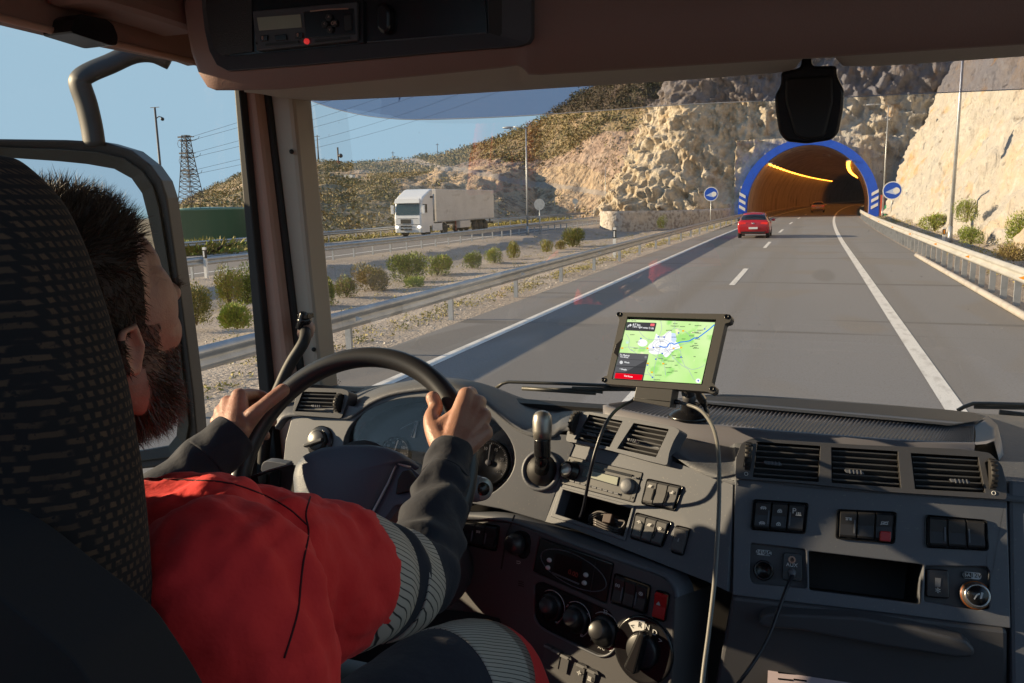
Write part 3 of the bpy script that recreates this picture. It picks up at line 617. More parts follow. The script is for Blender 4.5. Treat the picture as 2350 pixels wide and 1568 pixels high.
# ---- bushes in the median
def bush(label, p, r, h, mats, n=900, leaf=.09, spiky=.3, group='bushes in the median', name='bush'):
    g = thing(name, label, 'bush', p, group); p = V(p); lobes = [(V((random.uniform(-.5, .5) * r, random.uniform(-.5, .5) * r, h * random.uniform(.18, .55))), random.uniform(.42, .68)) for _ in range(7)] + [(V((0, 0, h * .34)), .85), (V((0, 0, h * .2)), .95)]
    vs = [[], []]; fs = [[], []]
    for i in range(n):
        c, k = random.choice(lobes); d = V((random.gauss(0, 1), random.gauss(0, 1), random.gauss(0, 1) * .9)).normalized(); u = random.uniform(.55, 1.0) ** .6
        q = c + V((d.x * r * k * u, d.y * r * k * u, d.z * h * .5 * k * u + random.random() * spiky * h * .3))
        if q.z < .02: q.z = random.uniform(.02, .15) * h
        s = leaf * random.uniform(.6, 1.5); up = V((d.x * .8, d.y * .8, .7 + d.z * .4)).normalized(); sd_ = up.cross(V((random.uniform(-1, 1), random.uniform(-1, 1), random.uniform(-1, 1)))).normalized()
        w_ = 0 if random.random() < .72 else 1; k2 = len(vs[w_]); o_ = p + q
        vs[w_] += [o_ - sd_ * s * .35, o_ + sd_ * s * .35, o_ + up * s * 1.5]; fs[w_].append((k2, k2 + 1, k2 + 2))
    for w_ in (0, 1): MB().add(vs[w_], fs[w_]).build('foliage', mats[w_], g, normals=False)
    st = MB()
    for i in range(9): a = random.uniform(0, 6.28); st.tube([p, p + V((math.cos(a) * r * .3, math.sin(a) * r * .3, h * .4)), p + V((math.cos(a) * r * .6, math.sin(a) * r * .6, h * .7))], [.03 * r, .02 * r, .008 * r], 5)
    st.build('stem', M['stem'], g)
    return g
gr, li, ye, br = M['leaf_green'], M['leaf_lime'], M['leaf_yellow'], M['leaf_brown']
def place(zf, x, y, wpx, hpx, label, mats, z=-.76, n=900, **k):
    c = onZ(*zf(x, y), z); f = c.length / 1850 * .96; sc = {z2: .3501, z3: .4502, z19: .2251, z17: .2901, z18: .2001, z20: .3002}[zf]
    return bush(label, c, wpx * sc * f / 2 * 1.05, hpx * sc * f * 1.55, mats, int(n * 3.4), leaf=max(.035, wpx * sc * f * .033), **k)
place(z2, 880, 1400, 250, 150, 'broad dark green dome bush in the middle of the median row', (gr, li), n=1500)
place(z2, 1075, 1358, 220, 110, 'loose mixed green and rusty bush right of the broad dark dome', (li, br), n=1200)
place(z2, 1300, 1313, 140, 90, 'round green bush third to the right in the median row', (gr, li), n=1100)
place(z2, 1450, 1280, 120, 90, 'neat pale green ball bush with its own long shadow', (li, ye), n=1000)
place(z2, 1575, 1248, 90, 95, 'upright yellow green bush taller than wide', (ye, li), n=900)
place(z2, 1790, 1208, 90, 70, 'small dull yellow bush left of the tiny golden one', (ye, li), n=700)
place(z2, 1880, 1190, 75, 50, 'tiny golden round bush below the dark spreading bush', (ye, br), n=600)
place(z2, 1960, 1172, 170, 110, 'dark spreading bush flecked with yellow beside the marker post', (gr, ye), n=1200)
place(z2, 650, 1462, 240, 140, 'wide grey brown bush left of the broad dark dome', (br, ye), n=1400)
place(z2, 480, 1505, 170, 110, 'low brown and green bush near the windscreen dots', (br, li), n=1000)
place(z2, 920, 1440, 150, 55, 'low bright lime tuft at the foot of the broad dark dome', (li, li), n=600, spiky=.8)
place(z2, 350, 1560, 120, 150, 'tall yellow green bush at the windscreen edge above the rail', (li, ye), n=1000)
place(z2, 350, 1410, 50, 40, 'little green tuft alone on the gravel near the windscreen edge', (li, ye), n=250)
place(z17, 260, 900, 260, 260, 'broad olive bush in the side window behind the beard', (ye, gr), z=-.6, n=1600)
place(z17, 520, 760, 200, 260, 'tall pale olive bush in the side window next to the door frame', (ye, li), z=-.7, n=1500)
place(z17, 660, 740, 190, 260, 'dark green bush half cut by the door frame', (gr, li), z=-.7, n=1500)
place(z17, 580, 930, 260, 170, 'yellow green bush just above the rail in the side window', (li, ye), z=-.5, n=1400)
place(z17, 170, 580, 90, 40, 'small green tuft on the gravel below the far rails', (li, ye), z=-.6, n=300)
place(z19, 900, 1400, 180, 190, 'bright lime bush in front of the stone wall', (li, li), z=-.5, n=1100)
place(z19, 640, 1460, 110, 110, 'smaller green bush in front of the stone wall, left of the bright lime one', (gr, li), z=-.5, n=700)
place(z18, 690, 600, 240, 210, 'rusty stemmed green bush on the right rock slope beside the lamp post', (li, br), z=1.0, n=1100, group='bushes on the right verge')
place(z18, 740, 850, 240, 160, 'fresh green bush at the foot of the right slope', (li, gr), z=.25, n=900, group='bushes on the right verge')
place(z18, 330, 700, 300, 160, 'low yellow green bushes left of the right lamp post', (li, ye), z=.2, n=900, group='bushes on the right verge')
place(z18, 1330, 950, 320, 330, 'large green bush at the right edge of the windscreen', (li, gr), z=.2, n=1300, group='bushes on the right verge')
place(z18, 1230, 1040, 360, 150, 'dry orange brown bush below the large green one at the right edge', (br, ye), z=.2, n=900, group='bushes on the right verge')
place(z20, 1200, 750, 90, 80, 'single bush growing high on the pale right rock slope', (ye, br), z=6.5, n=500, group='bushes on the right verge')
place(z19, 860, 1230, 260, 110, 'dry golden grass bush on the rock above the stone wall', (ye, br), z=1.3, n=900)
place(z19, 1180, 1180, 300, 330, 'faded olive shrub on the rock face behind the left blue sign', (ye, br), z=1.2, n=1100, spiky=.6)
c_ = onZ(*z17(330, 350), -.5); bush('long yellow bush below the green tank between the two rails', onZ(*z17(330, 350), -.5), 3.2, 1.1, (ye, li), 1300, leaf=.2)
# ---------------------------------------------------------------- vehicles
M['tyre'] = mat('tyre', (.02, .02, .021, 1), .8)
M['rim'] = mat('rim', (.45, .46, .48, 1), .35, .8)
M['car_glass'] = mat('car_glass', (.012, .015, .02, 1), .06, spec=.8)
M['lens_red'] = mat('lens_red', (.55, .01, .01, 1), .2, emit=((1, .05, .03, 1), .22))
M['plate'] = mat('plate', (.75, .76, .78, 1), .4)
def wheel(mbs, c, r, w_, ax=(1, 0, 0)):
    c = V(c); a = V(ax); mbs[0].lathe([(r * .55, -w_ / 2), (r * .92, -w_ / 2), (r, -w_ * .35), (r, w_ * .35), (r * .92, w_ / 2), (r * .55, w_ / 2)], c, a, 24)
    mbs[1].lathe([(r * .62, -w_ * .3), (r * .62, w_ * .46), (r * .5, w_ * .46), (r * .42, w_ * .3), (r * .18, w_ * .34), (.01, w_ * .4)], c, a, 24)
def car(label, x, y, paint, scale=1, light=True):
    g = thing('hatchback_car', label, 'car', (x, y, 0), 'cars driving to the tunnel')
    P = lambda a, b, c: (x + a * scale, y + b * scale, c * scale)
    # stations from the tail: y, z low, z belt, z roof, half width low, belt, roof
    ST = [(.00, .42, .78, .86, .70, .80, .74), (.03, .34, .90, .98, .80, .865, .79), (.16, .28, .94, 1.06, .84, .88, .72), (.42, .24, .95, 1.36, .86, .885, .62), (.62, .22, .95, 1.455, .865, .885, .585), (1.1, .20, .94, 1.475, .87, .89, .60), (1.9, .20, .92, 1.47, .87, .89, .60), (2.45, .20, .90, 1.38, .87, .885, .60), (3.0, .20, .90, 1.06, .87, .88, .68), (3.2, .20, .89, .95, .87, .88, .74), (3.8, .22, .80, .84, .85, .86, .72), (4.1, .28, .66, .70, .78, .80, .66), (4.22, .36, .56, .58, .60, .62, .5)]
    rows = []
    for yy, zl, zb, zr, wl_, wb, wr in ST:
        half = [(0, zl), (wl_ * .8, zl), (wl_, zl + .06), (wb, (zl + zb) / 2), (wb, zb - .06), (wb - .02, zb), (wr + (wb - wr) * .12, zb + (zr - zb) * .78), (wr - .03, zr - (zr - zb) * .06), (wr * .55, zr), (0, zr + .012)]
        rows.append([P(-a, yy, c) for a, c in reversed(half)] + [P(a, yy, c) for a, c in half[1:]])
    n = len(rows[0]); vs = [p for r in rows for p in r]; body = []; win = []
    for i in range(len(rows) - 1):
        for k in range(n - 1):
            f = (i * n + k, i * n + k + 1, (i + 1) * n + k + 1, (i + 1) * n + k); kk = min(k, n - 2 - k)
            side = kk == 3; rear = i == 2 and kk in (0, 1, 2) ; front = i in (7, ) and kk in (0, 1, 2)
            (win if ((side and 3 <= i <= 6) or rear or (front)) else body).append(f)
    m0 = MB(); m0.add(vs, body + [tuple(range(n)), tuple(range((len(rows) - 1) * n, len(rows) * n))], True); m0.build('body', paint, g, merge=True)
    m1 = MB(); m1.add(vs, win, True); m1.build('window', M['car_glass'], g, merge=True, solid=.004)
    MB().prism([P(a, -.03, c) for a, c in ((-.62, .30), (.62, .30), (.72, .40), (-.72, .40))], (0, .12 * scale, 0)).build('bumper', M['black'], g)
    MB().box(P(0, -.025, .60), (.50 * scale, .03, .115 * scale)).build('number_plate', M['plate'], g)
    for sx in (-1, 1):
        MB().prism([P(sx * a, -.012, c) for a, c in ((.40, .83), (.78, .80), (.80, .93), (.60, .95), (.42, .92))], (0, .16 * scale, 0)).build('tail_light', M['lens_red'], g)
        MB().ball(P(sx * 1.0, 2.55, 1.0), (.11 * scale, .06 * scale, .08 * scale)).bar(P(sx * .86, 2.6, .98), P(sx * .95, 2.57, .99), .04, .04).build('wing_mirror', M['black'] if sx < 0 else paint, g)
    MB().prism([P(a, .40, c) for a, c in ((-.55, 1.405), (.55, 1.405), (.52, 1.44), (-.52, 1.44))], (0, -.14 * scale, .01)).build('roof_spoiler', paint, g)
    MB().ball(P(0, -.005, .865), (.07 * scale, .02, .045 * scale)).build('badge', M['rim'], g)
    for yy in (.72, 3.35):
        for sx in (-1, 1):
            t, r_ = MB(), MB(); wheel((t, r_), P(sx * .79, yy, .31), .31 * scale, .2 * scale, (sx, 0, 0)); wo = t.build('wheel', M['tyre'], g); r_.build('rim', M['rim'], wo)
    return g
M['car_red'] = mat('car_red', (.42, .012, .018, 1), .25, coat=.6)
M['car_yellow'] = mat('car_yellow', (.80, .50, .10, 1), .3, coat=.5)
rc = car('red hatchback with lit tail lights driving in the left lane', -3.06, 49.0, M['car_red'])
yc = onZ(*z12(1340, 948), 0); car('yellow car ahead inside the tunnel', yc.x, yc.y, M['car_yellow'], 1.02)
# ---- oncoming articulated lorry
M['lorry_white'] = mat('lorry_white', (.74, .75, .77, 1), .35, coat=.3, var=[(.8, (.68, .69, .70, 1), .5, .8)])
M['trailer'] = mat('trailer', (.66, .63, .60, 1), .6, var=[(.5, (.58, .55, .52, 1), .4, .7, 5), (1.4, (.50, .46, .42, 1), .56, .72, 6, (.3, .3, 1.6)), (3, (.68, .65, .62, 1), .5, .7, 3)])
lx, ly, lz = -32.5, 60.4, Z2                       # left front corner as we see it
lo = thing('lorry', 'white articulated lorry with a pale box trailer on the other carriageway', 'lorry', (lx + 1.25, ly, lz))
def Lp(a, b, c): return (lx + a, ly + b, lz + c)      # a across (right), b backwards, c up
cabm = MB()
prof = [(.10, .35), (.02, .9), (.0, 1.5), (.04, 1.75), (.22, 2.75), (.30, 3.0), (.55, 3.25), (.75, 3.35), (1.9, 3.85), (2.25, 3.92), (2.3, .9), (1.55, .9), (1.55, .35)]
rows = []
for a, ins in ((.0, .10), (.05, .03), (.14, .0), (2.36, .0), (2.45, .03), (2.5, .10)):
    rows.append([Lp(a, b + ins if b < 1.5 else b, c - (ins * .5 if c > 3 else 0)) for b, c in prof])
cabm.grid(rows, False, True); cabm.add(rows[0], [tuple(range(len(prof)))]); cabm.add(rows[-1], [tuple(range(len(prof)))])
cabm.build('cab', M['lorry_white'], lo, bevel=.03)
MB().prism([Lp(.16, .03, 1.82), Lp(2.34, .03, 1.82), Lp(2.28, .205, 2.72), Lp(.22, .205, 2.72)], (0, -.03, 0)).build('windscreen', mat('lorry_screen', (.02, .05, .065, 1), .08, spec=.8), lo)
MB().prism([Lp(.08, .14, 2.74), Lp(2.42, .14, 2.74), Lp(2.36, .3, 3.12), Lp(.14, .3, 3.12)], (0, -.22, .02)).build('sun_visor', M['lorry_white'], lo, bevel=.03)
gl = MB()
for i in range(2):
    for k in range(3): gl.box(Lp(.72 + k * .36, .0, .62 + i * .26), (.3, .05, .13))
gl.box(Lp(1.08, -.005, 1.28), (.95, .04, .36)).build('grille', M['black'], lo)
MB().box(Lp(1.25, .03, 1.02), (2.2, .06, .03)).box(Lp(1.25, .02, 1.52), (1.9, .06, .025)).build('panel_gap', M['black'], lo)
hl = mat('headlight', (.85, .85, .8, 1), .2, emit=((1, .9, .7, 1), 1.5))
for a in (.22, 2.28): MB().ball(Lp(a, .02, .82), (.17, .06, .11)).build('headlight', hl, lo)
for sx, a in ((-1, -.02), (1, 2.52)):
    MB().box(Lp(a + sx * .17, .12, 2.25), (.24, .12, .72)).box(Lp(a + sx * .05, .14, 2.5), (.2, .05, .05)).box(Lp(a + sx * .05, .14, 2.0), (.2, .05, .05)).build('mirror', M['lorry_white'], lo, bevel=.03)
MB().box(Lp(2.507, .75, 2.32), (.03, .78, .70)).build('side_window', M['car_glass'], lo)
MB().box(Lp(1.25, 4.2, .62), (.9, 6.2, .25)).box(Lp(1.25, 11, .95), (.9, 10, .22)).build('chassis', M['black'], lo)
MB().box(Lp(2.42, 3.15, .72), (.12, 1.9, .62)).build('side_skirt', M['lorry_white'], lo)
MB().box(Lp(1.25, 9.75, 2.55), (2.5, 13.5, 2.72)).build('trailer_box', M['trailer'], lo, bevel=.03)
MB().box(Lp(1.25, 9.75, 1.17), (2.52, 13.5, .10)).build('trailer_sill', M['post_steel'], lo)
MB().box(Lp(2.36, 8.9, .78), (.5, 2.4, .62)).build('pallet_box', M['trailer'], lo, bevel=.02)
MB().box(Lp(2.3, 7.35, .72), (.1, .12, .9)).build('landing_leg', M['tower_red'], lo)
MB().box(Lp(1.25, 16.45, .72), (2.3, .12, .16)).box(Lp(.4, 16.3, .95), (.1, .1, .4)).box(Lp(2.1, 16.3, .95), (.1, .1, .4)).build('rear_bumper', M['black'], lo)
for b in (1.45, 4.9, 11.9, 13.2, 14.5):
    for sx, a in ((-1, .25), (1, 2.25)):
        t, r_ = MB(), MB(); wheel((t, r_), Lp(a, b, .5), .5, .34, (sx, 0, 0)); wo = t.build('wheel', M['tyre'], lo); r_.build('rim', M['rim'], wo)
for b in (1.45, 4.9): MB().tube([Lp(2.25, b + .62 * math.cos(q), .5 + .62 * math.sin(q)) for q in [R(10 + 16 * i) for i in range(11)]], .05, 6).build('mudguard', M['lorry_white'] if b > 2 else M['black'], lo)
MB().box(Lp(2.54, 2.0, 3.25), (.12, .35, .16)).build('roof_lamp', M['black'], lo)
MB().cyl(Lp(2.42, 2.62, 1.2), Lp(2.42, 2.62, 3.5), .08, seg=8).build('exhaust_stack', M['steel'], lo)
# ================================================================ the cab we sit in
M['trim_brown'] = mat('trim_brown', (.30, .175, .145, 1), .6, var=[(3, (.27, .158, .13, 1), .4, .7)], bump=[('noise', 420, .5), ('vor', 300, .35)])
M['trim_beige'] = mat('trim_beige', (.52, .42, .35, 1), .8, var=[(4, (.48, .39, .32, 1), .4, .7), (150, (.46, .37, .31, 1), .5, .7)], bump=[('noise', 500, .4)])
M['trim_cream'] = mat('trim_cream', (.56, .48, .39, 1), .5, bump=[('noise', 400, .15)])
M['trim_tan'] = mat('trim_tan', (.55, .33, .25, 1), .5, bump=[('noise', 400, .15)])
M['rubber'] = mat('rubber', (.022, .020, .020, 1), .6)
M['plastic_dark'] = mat('plastic_dark', (.070, .070, .078, 1), .5, var=[(2, (.060, .060, .067, 1), .4, .7)], bump=[('noise', 500, .35)])
M['plastic_grey'] = mat('plastic_grey', (.112, .120, .142, 1), .5, var=[(5, (.100, .108, .128, 1), .4, .7), (220, (.18, .175, .175, 1), .66, .74, 2), (14, (.124, .130, .148, 1), .55, .7, 5)], bump=[('noise', 600, .18)])
M['pad'] = mat('pad', (.105, .112, .130, 1), .55, var=[(3, (.092, .098, .114, 1), .4, .7), (25, (.13, .129, .136, 1), .55, .75), (260, (.18, .175, .17, 1), .67, .74, 2)], bump=[('vor', 260, .55), ('noise', 300, .4)])
M['gloss_black'] = mat('gloss_black', (.012, .012, .014, 1), .25)
M['symbol'] = mat('symbol', (.62, .62, .62, 1), .6)
M['glass'] = glass('glass', (.97, .985, .985, 1), .10, 0, .35)
M['side_glass'] = glass('side_glass', (.96, .975, .975, 1), .006, 0, .05)
M['tint'] = glass('tint', (.38, .40, .52, 1), .06, 0, .3)
M['mirror'] = mat('mirror', (.82, .83, .85, 1), .02, 1)
M['lcd'] = mat('lcd', (.32, .33, .24, 1), .35, spec=.7)
M['red_button'] = mat('red_button', (.50, .02, .02, 1), .35)
WS = Pl((-.25, 1.95, 2.3), 0, 1.5)                      # windscreen
cab = thing('truck_cab', 'brown trimmed lorry cab seen from inside, open to the road ahead', 'truck cab', (-.25, .6, 1.1))
XL, XR = -1.37, .87
sh = MB()
sh.box((-.25, 1.0, 3.02), (2.4, 2.0, .05)).build('roof', M['trim_brown'], cab)  # rear part of the roof left out so sky light fills the cab
MB().box((-.25, -1.55, 2.05), (2.4, .05, 2.0)).build('rear_wall', M['trim_beige'], cab); fl = MB().box((-.25, .2, 1.12), (2.4, 3.6, .05)).build('floor', M['rubber'], cab)
for x, nm in ((XL - .03, 'left'), (XR + .03, 'right')):
    m_ = MB(); y0, y1, y2 = -1.55, -.28, 1.76
    m_.box((x, (y0 + y1) / 2, 2.08), (.05, y1 - y0, 1.86)); m_.box((x, (y1 + y2) / 2, 1.46), (.05, y2 - y1 - .004, .64)); m_.box((x, (y1 + y2) / 2, 2.915), (.05, y2 - y1 - .004, .17))
    m_.build('door_panel', M['plastic_dark'], cab)
    MB().add([(x - .0, y1 - .02, 1.75), (x, y2 + .02, 1.75), (x, y2 + .02, 2.85), (x, y1 - .02, 2.85)], [(0, 1, 2, 3)]).build('side_window', M['side_glass'], cab, normals=False)
# cant rail over the side window
def pprism(pl, pts, d0, d1, mb=None): m_ = mb or MB(); return m_.prism([pl.at(x, y, d1) for x, y in pts], pl.n * (d0 - d1))
PX = Pl((XL + .03, 1, 2.5), 90)                       # plane of the door, facing into the cab
pprism(PX, [(-120, -160), (470, -160), (470, 150), (440, 139), (270, 105), (190, 90), (0, 43), (-120, 12)], -.03, .02).build('roof_rail', M['trim_brown'], cab, bevel=.006)
MB().tube([PX.at(x, y, .02) for x, y in ((-120, 10), (0, 41), (190, 88), (270, 103), (470, 149))], .007, 8).build('window_seal', M['trim_tan'], cab)
pprism(Pl((-1.2, 1, 2.5), 90), [(180, -140), (480, -140), (480, 80), (425, 60), (330, 30), (205, -4)], -.12, .0).build('roof_lining', M['trim_brown'], cab, bevel=.02)
pprism(PX, rpoly([z1(470, 195), z1(490, 118), z1(530, 93), z1(700, 128), z1(742, 160), z1(772, 230), z1(770, 288), z1(740, 300), z1(480, 228)] and [(*z1(*q), 0) for q in ((468, 215), (485, 118), (525, 93), (700, 128), (745, 165), (775, 240), (770, 295), (735, 300))], 4) and [(p.x, p.y) for p in rpoly([(*z1(*q), 0) for q in ((465, 215), (485, 115), (525, 92), (700, 128), (745, 162), (775, 240), (770, 298), (730, 300))], 6)], .0, .07).build('sensor_cover', M['gloss_black'], cab, bevel=.012, bseg=3)
pprism(PX, [z1(410, 212), z1(490, 190), z1(490, 240), z1(470, 238)], 0, .05).build('sensor_foot', M['plastic_grey'], cab, bevel=.004)
# pillar: door frame, tan cover, seal, cream cover
def pil(name, l, r, Y, m, th, bev=.004):
    pts = [onY(x, y, Y) for x, y in l] + [onY(x, y, Y) for x, y in reversed(r)]
    return MB().prism(pts, (0, th, 0)).build(name, m, cab, bevel=bev)
TOP, BOT = 120, 1180
def xe(x0, y0, x1, y1, y): return x0 + (x1 - x0) * (y - y0) / (y1 - y0)
def edge(a, b): return [(xe(*a, *b, y), y) for y in (TOP, 400, 700, BOT)]
e0 = edge((537, 215), (589, 846)); e1 = edge((551, 215), (613, 846)); e2 = edge((585, 215), (661, 846)); e3 = edge((614, 215), (690, 846)); e4 = edge((671, 228), (731, 846)); e5 = edge((676, 228), (738, 846))
pil('door_frame', e0, e1, 1.70, M['rubber'], .05); pil('pillar_cover', e1, e2, 1.725, M['trim_tan'], .07, .014); pil('door_seal', e2, e3, 1.76, M['rubber'], .05, .008)
pil('inner_pillar_cover', e3, e4, 1.775, M['trim_cream'], .09, .012)
for q in (z1(1910, 995), z5(712, 275)): MB().cyl(onY(*q, 1.766), onY(*q, 1.80), .006, seg=10).build('screw', M['rubber'], cab)
pb = onY(*z5(650, 85), 1.70); MB().ball(pb, (.018, .02, .014)).tube([pb + V((-.012, -.005, -.02)), pb + V((.006, -.006, .02))], .012, 10).box(pb + V((.005, 0, .012)), (.03, .03, .012)).build('handle_clip', M['gloss_black'], cab, bevel=.002)
hp = cr([onY(701, 758, 1.70), onY(697, 785, 1.665), onY(668, 832, 1.645), onY(645, 880, 1.63), onY(618, 950, 1.62), onY(604, 1060, 1.62), onY(600, 1200, 1.62)], 6)
MB().tube(hp, .0145, 14).build('grab_handle', M['rubber'], cab); MB().tube([onY(703, 752, 1.73), onY(700, 765, 1.695)], [.022, .02], 14).build('handle_socket', M['trim_tan'], cab)
# windscreen glass, black dotted edge
gx = [(-1.40, 1.70), (.90, 1.70), (.90, 2.95), (-1.40, 2.95)]
gl_ = MB(); rows = []
for k in range(12):
    rows.append([])
    for i in range(2): z = 1.70 + 1.2 * i; u = -1.40 + 2.3 * k / 11; b_ = .05 * (1 - ((u + .25) / 1.15) ** 2); rows[-1].append(V((u, WS.at(1000, 500).y * 0 + 1.95 + (2.3 - z) * math.tan(R(1.5)) + b_ - .03, z)))
gl_.grid(rows).build('windscreen', M['glass'], cab, normals=False)
fr = MB(); fr.prism([WS.at(x, y, .02) for x, y in e4] + [WS.at(x, y, .02) for x, y in reversed(e5)], WS.n * -.003)
rad = .0022
for k in range(150):
    y = 222 + k * 4.55
    for c_ in range(5):
        f = c_ * 4.6 + (2.3 if k % 2 else 0); x = xe(676, 228, 738, 846, y) + 1.5 + f; p = WS.at(x, y, .018); r_ = rad * (1.12 - c_ * .13)
        fr.add([p + WS.u * (r_ * math.cos(PI / 3 * j)) + WS.v * (r_ * math.sin(PI / 3 * j)) for j in range(6)], [(0, 1, 2, 3, 4, 5)])
for k in range(9):
    x, y = 740 + k * 4.4, 852 + k * 3.2 + .0
    for c_ in range(3): p = WS.at(x + c_ * 2.5, y - c_ * 4 + 6, .018); fr.add([p + WS.u * (.002 * math.cos(PI / 3 * j)) + WS.v * (.002 * math.sin(PI / 3 * j)) for j in range(6)], [(0, 1, 2, 3, 4, 5)])
fr.build('dotted_edge', M['rubber'], cab, normals=False)
# header cloth between overhead console and glass
FB = [(470, 207), (560, 208), (640, 206), (720, 199), (1000, 172), (1150, 157), (1188, 151), (1200, 158), (1212, 172), (1240, 173), (1500, 157), (1835, 136), (1960, 128), (2349, 103), (2450, 96)]
HB = [(560, 205), (600, 214), (640, 224), (700, 231), (740, 232), (1000, 220), (1320, 200), (1560, 185), (1780, 168), (1812, 163), (1826, 155), (1834, 139), (1842, 120), (1915, 120), (1925, 139), (1935, 152), (1990, 153), (2100, 147), (2349, 130), (2450, 123)]
def samp(P, x):
    for a, b in zip(P, P[1:]):
        if a[0] <= x <= b[0]: return a[1] + (b[1] - a[1]) * (x - a[0]) / (b[0] - a[0])
    return P[0][1] if x < P[0][0] else P[-1][1]
xs = sorted(set([560, 580, 600, 620, 640, 670, 700, 740, 800, 900, 1000, 1150, 1188, 1200, 1212, 1240, 1320, 1400, 1500, 1560, 1700, 1780, 1812, 1820, 1826, 1830, 1834, 1842, 1880, 1915, 1920, 1925, 1930, 1935, 1960, 1990, 2100, 2200, 2349, 2450]))
def fy(x): return 1.36 + .16 * max(0, min(1, (x - 1200) / 1100))
hw = lambda x: 1.84 if x > 700 else 1.76 + .08 * (x - 560) / 140
f_ = [onY(x, samp(FB, x) - 1.5, fy(x) + .05) for x in xs]; h_ = [onY(x, samp(HB, x), hw(x)) for x in xs]
rows = [f_]
for t in (.25, .5, .75, .93): rows.append([a.lerp(b, t) + V((0, 0, -.006 * math.sin(PI * t))) for a, b in zip(f_, h_)])
rows += [h_, [p + V((0, .012, .006)) for p in h_], [p + V((0, .03, .35)) for p in h_]]
MB().grid(rows).build('header_lining', M['trim_beige'], cab, solid=0)
# overhead console: front panel with a recessed black tray
OC = Pl((-.9, 1.36, 2.8), 0, 0)
def yp(q): x, y = q; return onY(x, y, fy(x))
outl = [(418, -130), (424, 20), (431, 75), (440, 122), (456, 168), (476, 200), (496, 208)] + [(x, samp(FB, x)) for x in (560, 640, 720, 1000, 1150, 1186, 1196, 1204, 1212, 1240, 1500, 1835, 1960, 2349, 2450)] + [(2450, -130)]
rows = [[yp(q) for q in outl[:-1]]]; base_ = rows[0]
def ins(q, k): x, y = q; return yp((x + (k if x < 500 else 0), y - (k if y > 80 else 0)))
con = MB(); bot = [q for q in outl[:-1]]
r0_ = [onY(x, y, fy(x) + .10) for x, y in bot]; r1_ = [onY(x, y, fy(x) + .012) for x, y in bot]
r2_ = [onY(x + (5 if x < 500 else 0), y - (5 if y > 60 else 0), fy(x)) for x, y in bot]; r3_ = [onY(x + (28 if x < 500 else 0), -130 if k not in () else 0, fy(x) + .002) for k, (x, y) in enumerate(bot)]
con.grid([r0_, r1_, r2_, [a.lerp(b, .5) for a, b in zip(r2_, r3_)], r3_])
console = con.build('overhead_console', M['trim_brown'], cab)
OF = Pl(onY(800, 100, 1.36), 0, 0)
oo = [(461, -70), (463, 20), (469, 70), (480, 118), (497, 150), (522, 163), (700, 149), (1000, 121), (1190, 106), (1211, 98), (1219, 84), (1219, -70)]
ii = [(476, -70), (478, 18), (485, 66), (495, 104), (508, 122), (528, 130), (700, 113), (1000, 85), (1112, 76), (1116, 75), (1118, 72), (1118, -70)]
MB().ring([OF.at(*q, .012) for q in oo], [OF.at(*q, .003) for q in ii], OF.n * -.02).build('tray_frame', M['plastic_dark'], console, bevel=.002)
pprism(OF, ii, -.01, .003).build('tray_panel', M['gloss_black'], console)
pprism(OF, [(1120, -70), (1217, -70), (1217, 80), (1195, 99), (1122, 76)], -.01, .006).build('side_pocket', M['rubber'], console)
sp = MB(); pprism(OF, [z10(*q) for q in ((110, -200), (430, -200), (440, 335), (250, 360), (205, 345), (170, 280), (135, 130))], 0, .006, sp); sp.build('speaker_grille', mat('speaker', (.03, .028, .03, 1), .5, bump=[('vor', 520, 1.0)]), console)
MB().box((0, 0, 0), (.001,) * 3)
ov = MB(); ov.prism([OF.at(x, y, .02) for x, y in [(p.x, p.y) for p in rpoly([(*z10(*q), 0) for q in ((1238, 25), (1290, 10), (1330, 60), (1330, 190), (1290, 225), (1240, 190))], 9)]], OF.n * -.02); ov.build('latch', M['gloss_black'], console, bevel=.006, bseg=3)
ln_ = MB(); ln_.tube([OF.at(*z10(*q), .005) for q in ((1185, 275), (1960, 215), (1945, -10))], .0012, 6); ln_.build('flap_edge', M['plastic_grey'], console)
# digital tachograph
ta = thing('tachograph', 'dark tachograph with pale display and red dot set in the overhead console', 'tachograph', OF.at(*z10(790, 330)))
T_ = OF
body = pprism(T_, [z10(*q) for q in ((437, 72), (1118, 12), (1122, 262), (465, 332))], .002, .016).build('front_panel', M['plastic_dark'], ta, bevel=.002)
pprism(T_, [z10(*q) for q in ((1122, 12), (1158, 8), (1160, 278), (1124, 280))], .0, .010).build('side_cheek', M['gloss_black'], ta)
pprism(T_, [z10(*q) for q in ((468, 116), (750, 94), (760, 178), (483, 200))], .010, .0175).build('display', M['lcd'], ta)
pprism(T_, [z10(*q) for q in ((770, 78), (1095, 55), (1105, 225), (785, 250))], .010, .0175).build('drawer', M['gloss_black'], ta, bevel=.001)
MB().tube([T_.at(*z10(*q), .018) for q in ((815, 75), (930, 62), (1060, 58))], .0012, 6).build('chrome_line', M['trim_tan'], ta)
for q, s_ in (((512, 248), 22), ((740, 230), 22)):
    pprism(T_, [z10(q[0] + a * s_, q[1] + b * 18) for a, b in ((-1, -.9), (1, -1.1), (1.05, .9), (-.95, 1.1))], .010, .020).build('button', M['gloss_black'], ta, bevel=.001); text('8', T_, *z10(q[0] - 8, q[1]), .009, M['trim_tan'], ta, 'symbol', .0205)
pprism(T_, [z10(*q) for q in ((582, 230), (655, 222), (662, 258), (588, 266))], .010, .019).build('button', M['gloss_black'], ta, bevel=.001)
MB().lathe([(.0052, 0), (.005, .004), (.0, .005)], T_.at(*z10(795, 271), .016), T_.n, 16).build('red_button', mat('red_dot', (.6, .03, .03, 1), .3, emit=((1, .05, .05, 1), .25)), ta)
